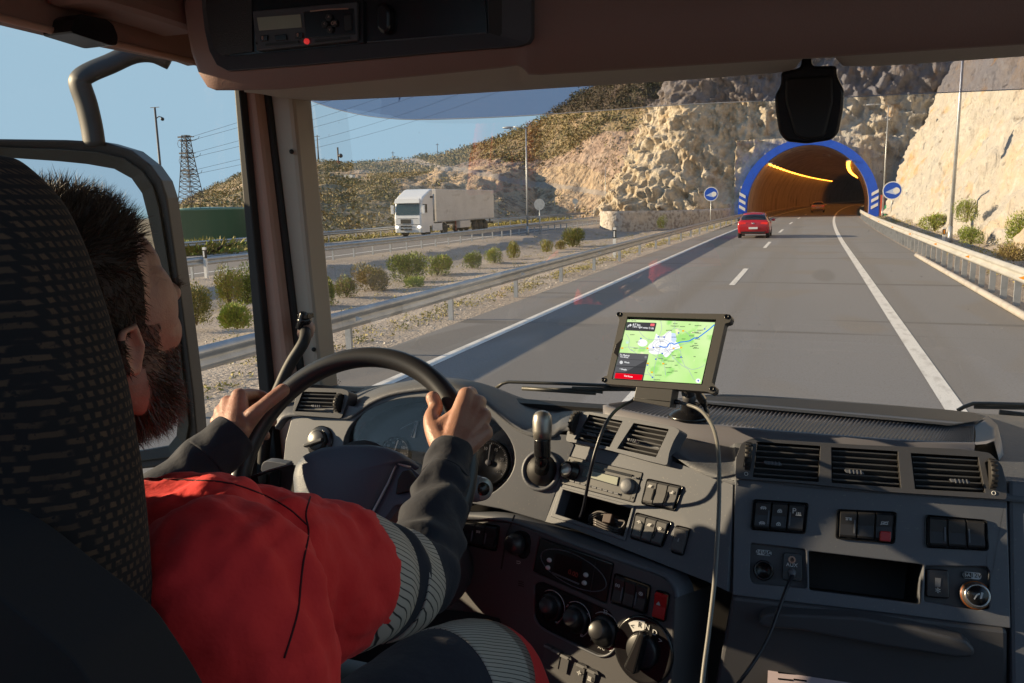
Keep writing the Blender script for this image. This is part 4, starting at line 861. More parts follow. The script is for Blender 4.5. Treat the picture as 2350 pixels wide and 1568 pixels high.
for a, b in (((528, 292), (742, 273)), ((848, 267), (1072, 247))): MB().bar(T_.at(*z10(*a), .0165), T_.at(*z10(*b), .0165), .004, .004).build('card_slot', M['black'], ta)
dp = MB()
for q, tx in (((933, 115), '^'), ((905, 157), '<'), ((968, 152), 'OK'), ((940, 192), 'v')):
    pprism(T_, [z10(q[0] + a, q[1] + b) for a, b in ((-24, 0), (-12, -22), (12, -23), (24, 0), (12, 22), (-12, 23))], .012, .022, dp); text(tx, T_, *z10(*q), .008, M['trim_tan'], ta, 'symbol', .0225)
dp.build('arrow_pad', M['black'], ta, bevel=.001)
pprism(T_, [z10(*q) for q in ((1030, 95), (1080, 90), (1085, 195), (1035, 200))], .012, .020).build('printer_key', M['black'], ta, bevel=.002)
for q in ((440, 128), (465, 284)): MB().cyl(T_.at(*z10(*q), .014), T_.at(*z10(*q), .018), .002, seg=8).build('screw', M['rubber'], ta)
# sensor housing on the windscreen
RS = Pl(onY(1855, 240, 1.80), 0, 6)
q = [(p.x, p.y) for p in rpoly([(*z3(*q), 0) for q in ((1128, 270), (1172, 270), (1178, 338), (1300, 335), (1306, 392), (1342, 462), (1336, 560), (1312, 680), (1275, 716), (1150, 735), (1045, 724), (1008, 680), (990, 570), (984, 492), (1016, 432), (1016, 370), (1118, 345))], 9, 4)]
sb = pprism(RS, q, -.03, .03).build('sensor_housing', M['gloss_black'], cab, bevel=.010, bseg=3)
pprism(RS, [(p.x, p.y) for p in rpoly([(*z3(*q), 0) for q in ((1040, 400), (1280, 385), (1285, 520), (1240, 700), (1150, 715), (1090, 690), (1040, 520))], 10)], .028, .036).build('front_cap', M['black'], sb, bevel=.005)
# outside: smoked sun strip, mirror on its bracket, wipers
SV = Pl((-.25, 2.22, 2.9), 0, -8)
low = cr([(*q, 0) for q in ((690, 222), (735, 240), (790, 256), (860, 269), (960, 275), (1170, 268), (1400, 253), (1560, 241), (1850, 228), (2100, 216), (2349, 205), (2480, 198))], 5)
rows = [[SV.at(p.x, p.y) for p in low], [SV.at(p.x, p.y - 40, 0) + SV.n * -.01 for p in low], [SV.at(p.x + (60 if p.x < 900 else 0), min(p.y - 60, 120), 0) + SV.n * -.02 for p in low]]
MB().grid(rows).build('sun_strip', M['tint'], cab, normals=False)
MB().tube([SV.at(p.x, p.y, .001) for p in low], .0012, 6).build('strip_edge', mat('strip_edge', (.45, .48, .58, 1), .4), cab)
mi_ = thing('side_mirror', 'large side mirror in a thick dark frame outside the driver window', 'mirror', (-1.75, 1.7, 1.75))
MP = Pl((-1.72, 1.72, 2.2), 23)
mo = [(-130, 318), (0, 319), (150, 321), (240, 326), (300, 344), (345, 379), (370, 414), (383, 454), (400, 574), (420, 714), (445, 914), (452, 1000), (440, 1045), (400, 1070), (300, 1080), (-40, 1080)]
mn = [(-110, 355), (0, 361), (130, 370), (200, 377), (262, 388), (302, 410), (326, 444), (340, 499), (360, 594), (380, 714), (400, 889), (410, 945), (405, 1000), (385, 1025), (320, 1036), (-30, 1040)]
MB().ring([MP.at(*q, .03) for q in mo], [MP.at(*q, .008) for q in mn], MP.n * -.09).build('frame', mat('mirror_frame', (.014, .012, .012, 1), .5), mi_, bevel=.008, bseg=3)
mm = [((a[0] * .55 + b[0] * .45), (a[1] * .55 + b[1] * .45)) for a, b in zip(mo, mn)]
MB().ring([MP.at(*q, .032) for q in mm], [MP.at(*q, .012) for q in mn], MP.n * -.012).build('inner_frame', mat('olive_trim', (.030, .028, .020, 1), .5), mi_, bevel=.003)
pprism(MP, mn, -.03, .004).build('mirror_glass', M['mirror'], mi_)
BR = Pl((-1.72, 1.72, 2.5), 40)
MB().tube(cr([BR.at(*z1(*q)) for q in ((620, 960), (600, 830), (565, 680), (525, 560), (530, 515), (600, 470), (720, 420), (870, 355), (1000, 350), (1120, 400))], 4), .034, 12, flat=.55).build('bracket', mat('bracket_grey', (.026, .029, .031, 1), .55, var=[(20, (.018, .020, .021, 1), .4, .6)]), mi_)
WP = Pl((-.25, 2.06, 1.95), 0, 3); z22 = ZM(902, 549, .267)
def wiper(label, segs, grp='windscreen wipers'):
    g = thing('wiper', label, 'wiper', WP.at(*segs[0][0][0]), grp)
    for nm, pts, r_ in ((s_[1], s_[0], s_[2]) for s_ in segs): MB().tube([WP.at(*p) for p in pts], r_, 8, flat=.8).build(nm, mat('wiper_metal', (.06, .058, .05, 1), .45, .2) if 'wiper_metal' not in M else M['wiper_metal'], g)
    return g
wiper('black wiper lying along the windscreen foot left of the tablet', [([z22(885, 1278), z22(940, 1240), z22(990, 1227), z22(1400, 1240), z22(1790, 1256), z22(2300, 1275)], 'arm', .006), ([z22(1110, 1282), z22(1400, 1300), z22(1740, 1322)], 'blade', .008), ([z22(1540, 1282), z22(1800, 1290), z22(2100, 1290), z22(2400, 1300)], 'linkage', .007), ([z22(1280, 1288), z22(1600, 1290), z22(1800, 1318)], 'bracket', .005)])
wiper('black wiper at the right end of the windscreen foot', [([z7(1395, 178), z7(1430, 158), z7(1475, 142), z7(1560, 142), z7(1900, 150)], 'arm', .006), ([z7(1610, 186), z7(1735, 200), z7(1900, 210)], 'blade', .008), ([z7(1480, 160), z7(1900, 168)], 'linkage', .005)])
# red curtain bunched behind the driver window: what the glass mirrors
cu = MB(); rows = []
M['curtain'] = mat('curtain', (.8, .03, .04, 1), .7); _n = M['curtain'].node_tree; _t = _n.nodes.new('ShaderNodeBsdfTranslucent'); _t.inputs[0].default_value = (.9, .05, .06, 1); _m = _n.nodes.new('ShaderNodeMixShader'); _n.links.new(_n.nodes['Principled BSDF'].outputs[0], _m.inputs[1]); _n.links.new(_t.outputs[0], _m.inputs[2]); _n.links.new(_m.outputs[0], _n.nodes['Material Output'].inputs[0])
for k in range(70):
    u = k / 69 - .5; x = -1.26 + .05 * math.sin(k * .9) + .03 * math.sin(k * .37 + 1)
    rows.append([(x + .03 * math.sin(z * 5 + k * .3), .14 + u * (.22 + .62 * (2.95 - z)) + .02 * math.sin(k * 1.7 + z * 3), z + .06 * math.sin(k * .5) * (z < 2.5)) for z in (2.4, 2.5, 2.6, 2.7, 2.8, 2.9, 2.97)])
tag(cu.grid(rows).build('curtain', M['curtain'], solid=.002), 'red pleated curtain bunched behind the driver side window', 'curtain')
# ================================================================ dashboard
A_ = Pl((-.363, 1.462, 1.858), -20, -27)
C_ = Pl(A_.at(1688, 1190), 2, -24)
D_ = Pl(A_.at(1285, 1120), -6, -24)
B_ = Pl(A_.at(1400, 1285) + A_.n * .03, -20, -13)
G_ = Pl(C_.at(2000, 1415) + C_.n * .004, 2, -8)
da = thing('dashboard', 'dark grey lorry dashboard with vents, switches and a ribbed top tray', 'dashboard', (-.3, 1.6, 1.3))
def plate(pl, outer, holes, name, m, parent, d=0, th=.02, hd=.03, bevel=.003):
    """a panel face with real openings; hole walls run hd deep"""
    b = bmesh.new(); loops = []
    for pts in [outer] + holes:
        vs = [b.verts.new(pl.at(x, y, d)) for x, y in pts]; es = [b.edges.new((vs[i], vs[(i + 1) % len(vs)])) for i in range(len(vs))]; loops.append((vs, es))
    bmesh.ops.triangle_fill(b, use_beauty=True, use_dissolve=False, edges=[e for _, es in loops for e in es])
    for k, (vs, es) in enumerate(loops):
        dd = th if k == 0 else hd; bk = [b.verts.new(v.co - pl.n * dd) for v in vs]; n = len(vs)
        for i in range(n): b.faces.new((vs[i], vs[(i + 1) % n], bk[(i + 1) % n], bk[i]))
    bmesh.ops.recalc_face_normals(b, faces=b.faces)
    me = bpy.data.meshes.new(name); b.to_mesh(me); b.free(); me.materials.append(m); o = bpy.data.objects.new(name, me); link(o, parent); KIDS.setdefault(parent.name, []).append(o)
    if bevel: q = o.modifiers.new('bevel', 'BEVEL'); q.width = bevel; q.segments = 2; q.limit_method = 'ANGLE'; q.angle_limit = R(40)
    return o
def quad(pl, q, d=0):
    P = [pl.at(x, y, d) for x, y in q]             # TL TR BR BL
    return lambda u, v, e=0: (P[0].lerp(P[1], u)).lerp(P[3].lerp(P[2], u), v) + pl.n * e
def qpoly(f, u0, v0, u1, v1, e, r=.0, w=.05, h=.05):
    pts = [f(u0, v0, e), f(u1, v0, e), f(u1, v1, e), f(u0, v1, e)]
    return rpoly(pts, r) if r else pts
def stroke(pl, pts, wd, d, mb):                      # flat line on a panel
    P = [pl.at(x, y, d) for x, y in pts]
    for a, b in zip(P, P[1:]):
        t = (b - a).normalized(); s_ = pl.n.cross(t) * wd / 2; mb.add([a - s_, b - s_, b + s_, a + s_], [(0, 1, 2, 3)])
    return mb
SYM = {'lamp': [[(-.5, .2), (-.3, -.2), (.3, -.2), (.5, .2), (-.5, .2)], [(-.3, .35), (-.4, .6)], [(0, .35), (0, .6)], [(.3, .35), (.4, .6)]],
       'lock': [[(-.35, .5), (.35, .5), (.35, 0), (-.35, 0), (-.35, .5)], [(-.22, 0), (-.22, -.3), (0, -.45), (.22, -.3), (.22, 0)], [(0, .15), (0, .35)]],
       'unlock': [[(-.35, .5), (.35, .5), (.35, 0), (-.35, 0), (-.35, .5)], [(-.22, -.15), (-.22, -.35), (0, -.5), (.22, -.35), (.22, 0)], [(0, .15), (0, .35)]],
       'heat': [[(-.4, -.4), (-.4, .4)], [(-.1, -.4), (-.1, .4)], [(.2, -.4), (.2, .4)], [(-.5, .5), (.4, .5)]],
       'axle': [[(-.5, -.4), (.5, -.4)], [(-.3, -.4), (-.3, .1)], [(.3, -.4), (.3, .1)], [(-.45, .3), (-.15, .3), (-.15, .05), (-.45, .05), (-.45, .3)], [(.15, .3), (.45, .3), (.45, .05), (.15, .05), (.15, .3)]],
       'battery': [[(-.5, -.3), (.5, -.3), (.5, .4), (-.5, .4), (-.5, -.3)], [(-.6, .55), (.6, -.5)], [(-.3, -.3), (-.3, -.42)], [(.3, -.3), (.3, -.42)]],
       'tyre': [[(-.4, .5), (-.55, 0), (-.4, -.5)], [(.4, .5), (.55, 0), (.4, -.5)], [(-.15, -.3), (-.15, .3)], [(.1, -.3), (.1, .3)]],
       'ring': [[(.5 * math.cos(k * PI / 6), .5 * math.sin(k * PI / 6)) for k in range(13)], [(-.2, .2), (0, -.25), (.2, .2)]],
       'beams': [[(-.5, .5), (-.1, -.5)], [(-.2, .5), (.2, -.5)], [(.1, .5), (.5, -.5)]],
       'horn': [[(-.1, .5), (-.1, .1), (.3, .1), (.3, -.4), (.1, -.4)], [(-.4, .5), (.3, .5)]],
       'tri': [[(0, -.5), (.5, .4), (-.5, .4), (0, -.5)], [(0, -.2), (.22, .22), (-.22, .22), (0, -.2)]],
       'sun': [[(.22 * math.cos(k * PI / 4), .22 * math.sin(k * PI / 4)) for k in range(9)], [(-.5, 0), (-.3, 0)], [(.3, 0), (.5, 0)], [(0, -.5), (0, -.3)], [(0, .3), (0, .5)]]}
def symbol(nm, f, u, v, su, sv, pl, parent, m=None, e=.0100, wd=.0013):
    mb = MB()
    for ln in SYM[nm]:
        P = [f(u + a * su, v + b * sv, e) for a, b in ln]
        for a, b in zip(P, P[1:]):
            t = (b - a).normalized(); s_ = pl.n.cross(t) * wd / 2; mb.add([a - s_ - t * wd * .4, b - s_ + t * wd * .4, b + s_ + t * wd * .4, a + s_ - t * wd * .4], [(0, 1, 2, 3)])
    return mb.build('symbol', m or M['symbol'], parent, normals=False)
M['key'] = mat('key', (.030, .030, .033, 1), .38, bump=[('noise', 500, .1)])
M['key_grey'] = mat('key_grey', (.10, .10, .105, 1), .4, bump=[('noise', 500, .1)])
def bank(pl, q, n, syms=(), parent=da, m=None, bars=(0, 2), e0=.0):
    f = quad(pl, q, e0); m = m or M['key']
    fr_ = MB().ring(rpoly([f(-.06, -.08, .004), f(1.06, -.08, .004), f(1.06, 1.08, .004), f(-.06, 1.08, .004)], .006), rpoly([f(-.01, -.015, .001), f(1.01, -.015, .001), f(1.01, 1.015, .001), f(-.01, 1.015, .001)], .005), pl.n * -.012)
    bo = fr_.build('switch_bank', M['gloss_black'], parent, bevel=.001)
    for i in range(n):
        a, b = i / n + .012, (i + 1) / n - .012; mb = MB()
        top = [f(a, .02, .004), f(b, .02, .004), f(b, .10, .008), f(a, .10, .008)]; sec = [(.0, .003), (.08, .0085), (.5, .0055), (.9, .0075), (.97, .006), (1, .002)]
        mb.grid([[f(a, v, e - .004), f(a + .008, v, e), f(b - .008, v, e), f(b, v, e - .004)] for v, e in sec], False); mb.build('switch', m, bo)
        if i in bars: xb = b - .035 if i == 0 else a + .035; MB().bar(f(xb, .32, .0062), f(xb, .82, .0072), .0022, .003, pl.n).build('switch_bar', M['gloss_black'] if m is not M['key'] else M['plastic_grey'], bo)
    for s_, u, v in syms: symbol(s_, f, u, v, .11, .11, pl, bo)
    return f, bo
M['louvre'] = mat('louvre', (.10, .10, .105, 1), .45)
def vent(pl, q, nl, tabuv, parent=da, d=.012, deep=.05, nv=9):
    f = quad(pl, q, d)
    bk = MB(); c = [f(0, 0, -deep), f(1, 0, -deep), f(1, 1, -deep), f(0, 1, -deep)]; fr0 = [f(0, 0, 0), f(1, 0, 0), f(1, 1, 0), f(0, 1, 0)]
    bk.add(c + fr0, [(0, 1, 2, 3)] + [(i, (i + 1) % 4, 4 + (i + 1) % 4, 4 + i) for i in range(4)]); v0 = bk.build('air_vent', M['rubber'], parent, normals=False)
    lo_ = MB()
    for i in range(nl):
        v = (i + .55) / nl; lo_.prism([f(.01, v, -.004), f(.99, v, -.004), f(.99, v + .11, -.026), f(.01, v + .11, -.026)], pl.v * .0022 + pl.n * .0008)
    lo_.build('louvre', M['louvre'], v0)
    fi = MB()
    for i in range(nv): u = (i + .7) / nv; fi.prism([f(u, .03, -.028), f(u, .97, -.028), f(u, .97, -.045), f(u, .03, -.045)], pl.u * .0016)
    fi.build('fin', M['plastic_dark'], v0)
    u, v = tabuv; tb = MB().prism(rpoly([f(u - .15, v - .05, .0), f(u + .13, v - .02, .0), f(u + .15, v + .06, .0), f(u - .12, v + .05, .0)], .002), pl.n * .007)
    for k in range(4): tb.bar(f(u - .07 + k * .055, v - .05, .007), f(u - .06 + k * .055, v + .07, .007), .0022, .003, pl.n)
    tb.build('tab', M['plastic_grey'], v0, bevel=.001)
    return v0
def thumbwheel(pl, c, r_, w_, parent, d=.012, ratio=.4):
    o = pl.at(*c, d - r_ * .45); ax = pl.u; mb = MB(); mb.lathe([(r_ * .9, -w_ / 2), (r_, -w_ * .4), (r_, w_ * .4), (r_ * .9, w_ / 2)], o, ax, 28)
    for k in range(18): a = 2 * PI * k / 18; p = o + (pl.v * math.cos(a) + pl.n * math.sin(a)) * r_; mb.bar(p - ax * w_ * .45, p + ax * w_ * .45, .003, .003)
    return mb.build('thumbwheel', M['rubber'], parent)
Z7 = lambda L: [z7(*q) for q in L]; Z6 = lambda L: [z6(*q) for q in L]; Z13 = lambda L: [z13(*q) for q in L]; Z14 = lambda L: [z14(*q) for q in L]; Z5 = lambda L: [z5(*q) for q in L]
def rp2(L, r_): return [(p.x, p.y) for p in rpoly([(x, y, 0) for x, y in L], r_)]
# ---- passenger side panel
shelf = rp2(Z7([(637, 893), (1222, 962), (1205, 1165), (1100, 1150), (640, 1092)]), 5)
lpan = rp2(Z7([(340, 852), (622, 884), (628, 1085), (352, 1058), (336, 1030)]), 6); rpan = rp2(Z7([(1232, 968), (1548, 972), (1562, 1000), (1556, 1190), (1500, 1196), (1225, 1150)]), 6)
s1, s2, s3 = Z7([(366, 640), (622, 658), (608, 796), (354, 776)]), Z7([(794, 690), (1070, 704), (1062, 846), (788, 822)]), Z7([(1246, 720), (1530, 744), (1538, 882), (1246, 866)])
def grow(q, k): cx = sum(x for x, _ in q) / 4; cy = sum(y for _, y in q) / 4; return [(cx + (x - cx) * k, cy + (y - cy) * k) for x, y in q]
cb = plate(C_, Z7([(262, 505), (1000, 570), (1648, 612), (1668, 1288), (1000, 1205), (248, 1118)]), [shelf, lpan, rpan, grow(s1, 1.0), grow(s2, 1.0), grow(s3, 1.0)], 'passenger_panel', M['plastic_grey'], da, 0, .03, .03)
for hole, dp_, nm in ((shelf, .16, 'shelf_recess'), (lpan, .012, 'socket_panel'), (rpan, .012, 'socket_panel')):
    mb = MB(); mb.add([C_.at(x, y, -.004) for x, y in hole] + [C_.at(x, y, -.004) - C_.n * dp_ for x, y in hole], [(i, (i + 1) % len(hole), len(hole) + (i + 1) % len(hole), len(hole) + i) for i in range(len(hole))] + [tuple(range(len(hole), 2 * len(hole)))]); mb.build(nm, M['plastic_dark'] if dp_ < .05 else M['rubber'], da, normals=False)
f1, b1 = bank(C_, s1, 3, [('lamp', .17, .78), ('lamp', .17, .22), ('unlock', .5, .3), ('lock', .5, .78), ('heat', .88, .36)]); text('P', C_, *z7(563, 690), .013, M['symbol'], b1, 'lettering', .0105)
f2, b2 = bank(C_, s2, 3, [('axle', .17, .3), ('battery', .83, .36)], bars=(0,))
MB().prism(qpoly(f2, .75, .66, .95, 1.02, .008, .002), C_.n * .008).build('red_guard', M['red_button'], b2, bevel=.002)
f3, b3 = bank(C_, s3, 3, [], bars=(0, 2))
# vents
vu = plate(C_, rp2(Z7([(262, 524), (266, 420), (292, 345), (345, 318), (900, 352), (1400, 372), (1560, 392), (1622, 455), (1646, 545), (1648, 632), (1000, 590), (600, 548)]), 8), [Z7([(372, 336), (697, 358), (687, 541), (352, 516)]), Z7([(752, 364), (1092, 385), (1108, 571), (754, 545)]), Z7([(1158, 394), (1502, 414), (1537, 596), (1180, 578)]), rp2(Z7([(318, 355), (352, 352), (340, 470), (303, 470)]), 5), rp2(Z7([(1535, 440), (1572, 432), (1602, 565), (1562, 570)]), 5)], 'vent_panel', M['plastic_dark'], da, .014, .03, .02)
for q, t_ in ((Z7([(375, 340), (695, 360), (685, 538), (355, 514)]), (.28, .58)), (Z7([(755, 367), (1090, 388), (1105, 568), (757, 543)]), (.33, .66)), (Z7([(1161, 397), (1500, 417), (1534, 594), (1183, 576)]), (.66, .72))): vent(C_, q, 6, t_, da)
thumbwheel(C_, z7(328, 412), .024, .010, da, .020); thumbwheel(C_, z7(1568, 502), .024, .010, da, .020)
for q in ((318, 500), (1581, 598)): p = C_.at(*z7(*q), .0145); MB().tube([p + C_.u * .0028 * math.cos(k * PI / 6) + C_.v * .0028 * math.sin(k * PI / 6) for k in range(12)], .0006, 5, True).build('symbol', M['symbol'], vu)
# sockets
def pill(pl, q, d, parent, txt, half):
    o = MB().prism(rpoly([pl.at(x, y, d) for x, y in q], .0065), pl.n * .0008).build('label_plate', M['symbol'], parent)
    h_ = [q[0], ((q[0][0] + q[1][0]) / 2, (q[0][1] + q[1][1]) / 2), ((q[3][0] + q[2][0]) / 2, (q[3][1] + q[2][1]) / 2), q[3]] if half == 'l' else [((q[0][0] + q[1][0]) / 2, (q[0][1] + q[1][1]) / 2), q[1], q[2], ((q[3][0] + q[2][0]) / 2, (q[3][1] + q[2][1]) / 2)]
    MB().prism([pl.at(x, y, d + .0009) for x, y in grow(h_, .86)], pl.n * .0003).build('label_field', M['gloss_black'], o)
    for t_, (x, y), m_, s_ in txt: text(t_, pl, x, y, s_, m_, o, 'lettering', d + .0014)
pill(C_, Z7([(368, 884), (448, 892), (448, 920), (368, 912)]), -.011, cb, [('24V', z7(390, 900), M['black'], .0095), ('15A', z7(428, 904), M['symbol'], .0075)], 'r')
pill(C_, Z7([(1422, 998), (1517, 1006), (1517, 1040), (1422, 1032)]), -.011, cb, [('12V', z7(1491, 1020), M['black'], .0095), ('5A', z7(1446, 1016), M['symbol'], .0075)], 'l')
def ringsock(c, r_, pl, d): MB().lathe([(r_, 0), (r_, .008), (r_ * .78, .009), (r_ * .7, -.02), (.001, -.02)], pl.at(*c, d), pl.n, 28).build('power_socket', M['gloss_black'], da)
ringsock(z7(407, 992), .0165, C_, -.012)
aux = pprism(C_, rp2(Z7([(508, 900), (602, 908), (604, 1050), (500, 1040)]), 7), -.012, -.006).build('aux_plate', M['gloss_black'], da, bevel=.001); MB().lathe([(.006, 0), (.006, .003), (.0035, .003), (.0035, -.004), (.0001, -.004)], C_.at(*z7(551, 938), -.006), C_.n, 18).build('aux_jack', M['trim_tan'], aux); text('AUX', C_, *z7(551, 965), .0088, M['symbol'], aux, 'lettering', -.0055)
usb = pprism(C_, rp2(Z7([(1238, 982), (1352, 990), (1356, 1138), (1236, 1128)]), 7), -.012, -.002).build('usb_plate', M['gloss_black'], da, bevel=.002); pprism(C_, Z7([(1283, 1030), (1312, 1032), (1308, 1078), (1282, 1076)]), -.004, -.0012).build('usb_port', M['plastic_grey'], usb); text('*', C_, *z7(1296, 1106), .018, M['symbol'], usb, 'symbol', -.0012)
li_ = C_.at(*z7(1482, 1118), -.012); lg = MB().lathe([(.022, 0), (.022, .008), (.019, .011)], li_, C_.n, 32).build('cigar_lighter', M['plastic_dark'], da)
MB().lathe([(.0212, .005), (.0216, .009), (.020, .010)], li_, C_.n, 32).build('amber_ring', mat('amber', (.35, .10, .02, 1), .3), lg); MB().lathe([(.0195, .008), (.0188, .020), (.0165, .023), (.0155, .0225), (.0001, .0215)], li_, C_.n, 32).build('chrome_knob', mat('chrome_dark', (.45, .43, .41, 1), .25, .9), lg)
MB().lathe([(.0150, .022), (.0142, .0245), (.0001, .0245)], li_, C_.n, 32).build('cap', M['gloss_black'], lg); pc = li_ + C_.n * .025
MB().add([pc + (C_.u * a + C_.v * b) * .72 for a, b in ((-.009, -.007), (-.007, -.009), (-.001, .001), (.004, .003), (.002, .006), (-.003, .003))], [(0, 1, 2, 3, 4, 5)]).add([pc + (C_.u * a + C_.v * b) * .72 for a, b in ((.003, -.006), (.007, -.005), (.010, .007), (.006, .008))], [(0, 1, 2, 3)]).build('symbol', M['symbol'], lg, normals=False)
# drawer below
gb = pprism(G_, Z7([(246, 1126), (1000, 1214), (1652, 1296), (1652, 1640), (150, 1640)]), -.05, .0).build('glove_drawer', M['plastic_dark'], da, bevel=.006)
hd_ = [z7(*q) for q in ((378, 1262), (400, 1222), (450, 1212), (900, 1232), (1200, 1290), (1440, 1352), (1488, 1402), (1476, 1436), (1400, 1440), (1000, 1376), (600, 1300), (410, 1284))]
pprism(G_, rp2(hd_, 8), 0, .034).build('handle', M['plastic_dark'], gb, bevel=.016, bseg=4)
pprism(C_.off(-.006), [(2313, 1100), (2420, 1110), (2420, 1700), (2322, 1700)], -.03, .0).build('end_panel', M['plastic_grey'], da, bevel=.006)
pa = thing('paper', 'pale pink printed sheet lying below the glove drawer', 'paper', G_.at(1950, 1560, -.03)); PP = Pl(G_.at(1950, 1568) + V((0, -.02, -.012)), 2, -60)
pprism(PP, Z7([(430, 1490), (1200, 1560), (1300, 1700), (420, 1700)]), 0, .001).build('sheet', mat('paper', (.55, .45, .47, 1), .8), pa)
pt_ = MB()
for k, (x, y) in enumerate(((480, 1512), (480, 1545), (560, 1548), (820, 1545))): stroke(PP, [z7(x, y), z7(x + 90 - k * 12, y + 8)], .003, .0015, pt_)
pt_.build('print', M['gloss_black'], pa, normals=False)
# ---- centre console, upper panel
radio_h = Z13([(186, 262), (884, 420), (800, 694), (128, 518)]); bin_h = Z13([(150, 572), (775, 745), (700, 1003), (80, 795)])
sA, sB, sC_ = Z13([(935, 490), (1232, 555), (1165, 755), (885, 695)]), Z13([(832, 800), (1128, 880), (1052, 1090), (782, 1010)]), Z13([(1190, 915), (1312, 945), (1252, 1168), (1148, 1136)])
ap = plate(A_, Z6([(672, 318), (720, 250), (1100, 340), (1240, 372), (1420, 440), (1560, 470), (1552, 700), (1525, 1070), (1420, 1020), (1000, 855), (700, 735), (540, 695)]), [radio_h, bin_h, sA, sB, sC_], 'console_panel', M['plastic_grey'], da, 0, .03, .03)
pprism(A_, Z6([(1545, 440), (1572, 446), (1560, 1085), (1530, 1075)]), -.03, -.012).build('panel_gap', M['rubber'], da)
MB().ring([A_.at(*z13(*q), .003) for q in ((120, 545), (800, 720), (715, 1045), (30, 820))], [A_.at(*z13(*q), .003) for q in ((148, 572), (775, 745), (700, 1003), (80, 795))], A_.n * -.01).build('bin_frame', M['plastic_grey'], da, bevel=.0015)
mb = MB(); hb = [A_.at(x, y, -.005) for x, y in bin_h]; mb.add(hb + [p - A_.n * .13 for p in hb], [(i, (i + 1) % 4, 4 + (i + 1) % 4, 4 + i) for i in range(4)] + [(4, 5, 6, 7)]); mb.build('storage_bin', M['rubber'], da, normals=False)
bank(A_, sA, 3, [('beams', .15, .25), ('horn', .84, .3)], m=M['key_grey']); bank(A_, sB, 3, [('sun', .17, .3), ('beams', .5, .3), ('ring', .83, .34)], m=M['key_grey']); bank(A_, sC_, 1, [('horn', .5, .5)], m=M['key_grey'], bars=())
# cable coiled in the bin
cc = thing('coiled_cable', 'small dark cable bundle held by a brown strap in the storage bin', 'cable', A_.at(*z13(600, 860), -.05))
for k in range(4):
    MB().tube(cr([A_.at(*z13(x, y + k * 22), -.025 - .006 * k) for x, y in ((380, 820), (470, 775), (560, 800), (640, 850), (715, 870), (660, 935), (560, 905), (430, 845))], 5), .0022, 7).build('loop', mat('cable_grey', (.10, .09, .09, 1), .4) if 'cable_grey' not in M else M['cable_grey'], cc); M['cable_grey'] = bpy.data.materials['cable_grey']
pprism(A_, rp2(Z13([(520, 785), (600, 795), (575, 885), (500, 870)]), 3), -.045, -.015).build('strap', mat('strap', (.06, .035, .03, 1), .6), cc, bevel=.003)
# radio
ra = thing('car_radio', 'grey car radio with pale display and two round knobs in the centre console', 'car radio', A_.at(*z13(470, 600)))
RQ = quad(A_, radio_h, 0)
MB().prism(qpoly(RQ, .005, .01, .995, .99, -.02, .002), A_.n * .022).build('front', mat('radio_face', (.085, .086, .09, 1), .4), ra, bevel=.001)
pprism(A_, Z13([(245, 305), (780, 435), (775, 460), (242, 330)]), .001, .0045).build('disc_slot', M['gloss_black'], ra)
for q in ((235, 320), (802, 462)): pprism(A_, Z13([(q[0] - 20, q[1] - 12), (q[0] + 20, q[1] - 2), (q[0] + 18, q[1] + 14), (q[0] - 22, q[1] + 4)]), .001, .007).build('button', M['plastic_grey'], ra, bevel=.001)
pprism(A_, rp2(Z13([(340, 380), (660, 455), (645, 542), (318, 450)]), 2), .001, .0035).build('display_frame', M['gloss_black'], ra)
pprism(A_, Z13([(380, 398), (652, 462), (638, 532), (360, 452)]), .001, .0045).build('display', mat('radio_lcd', (.30, .32, .26, 1), .3, spec=.7), ra)
for q, r_ in (((222, 403), .0175), ((742, 542), .0135)):
    k = MB().lathe([(r_ * 1.15, 0), (r_ * 1.1, .004), (r_, .005), (r_ * .95, .018 if q[0] < 400 else .007), (r_ * .8, .020 if q[0] < 400 else .0085), (.0001, .019 if q[0] < 400 else .0075)], A_.at(*z13(*q), .002), A_.n, 28).build('knob', M['gloss_black'] if q[0] < 400 else M['plastic_grey'], ra)
    if q[0] < 400: MB().lathe([(r_ * .7, .0195), (r_ * .6, .0205), (.0001, .0205)], A_.at(*z13(*q), .002), A_.n, 24).build('knob_cap', mat('silver', (.5, .5, .5, 1), .3, .8), k)
for k in range(9): t_ = k / 8; x, y = 228 + (632 - 228) * t_, 495 + (608 - 495) * t_; pprism(A_, rp2(Z13([(x - 22, y - 14), (x + 22, y - 3), (x + 20, y + 14), (x - 24, y + 3)]), 1.2), .001, .0065).build('button', M['plastic_grey'], ra, bevel=.001)
for q in ((152, 466), (845, 466), (205, 303), (787, 648)): MB().cyl(A_.at(*z13(*q), .001), A_.at(*z13(*q), .0028), .0018, seg=8).build('pin_hole', M['black'], ra)
stroke(A_, Z13([(680, 605), (768, 628), (755, 668), (670, 645), (680, 605)]), .0008, .0026, MB()).build('label_frame', M['black'], ra, normals=False); stroke(A_, Z13([(165, 462), (205, 472), (200, 500), (160, 490), (165, 462)]), .0008, .0026, MB()).build('label_frame', M['black'], ra, normals=False)
# centre vents
plate(A_, rp2(Z6([(655, 262), (662, 215), (690, 150), (720, 112), (775, 100), (1000, 135), (1240, 182), (1274, 200), (1240, 255), (1215, 318), (1202, 392), (1100, 368), (900, 312), (700, 268)]), 7), [Z6([(782, 116), (962, 152), (892, 292), (700, 250)]), Z6([(1022, 162), (1212, 196), (1142, 347), (932, 300)])], 'vent_panel', M['plastic_grey'], da, .016, .035, .02)
vent(A_, Z6([(785, 119), (959, 154), (890, 289), (703, 249)]), 6, (.42, .72), da, .014); vent(A_, Z6([(1025, 165), (1209, 198), (1140, 344), (935, 298)]), 6, (.28, .62), da, .014)
thumbwheel(A_, z6(715, 165), .024, .010, da, .022)
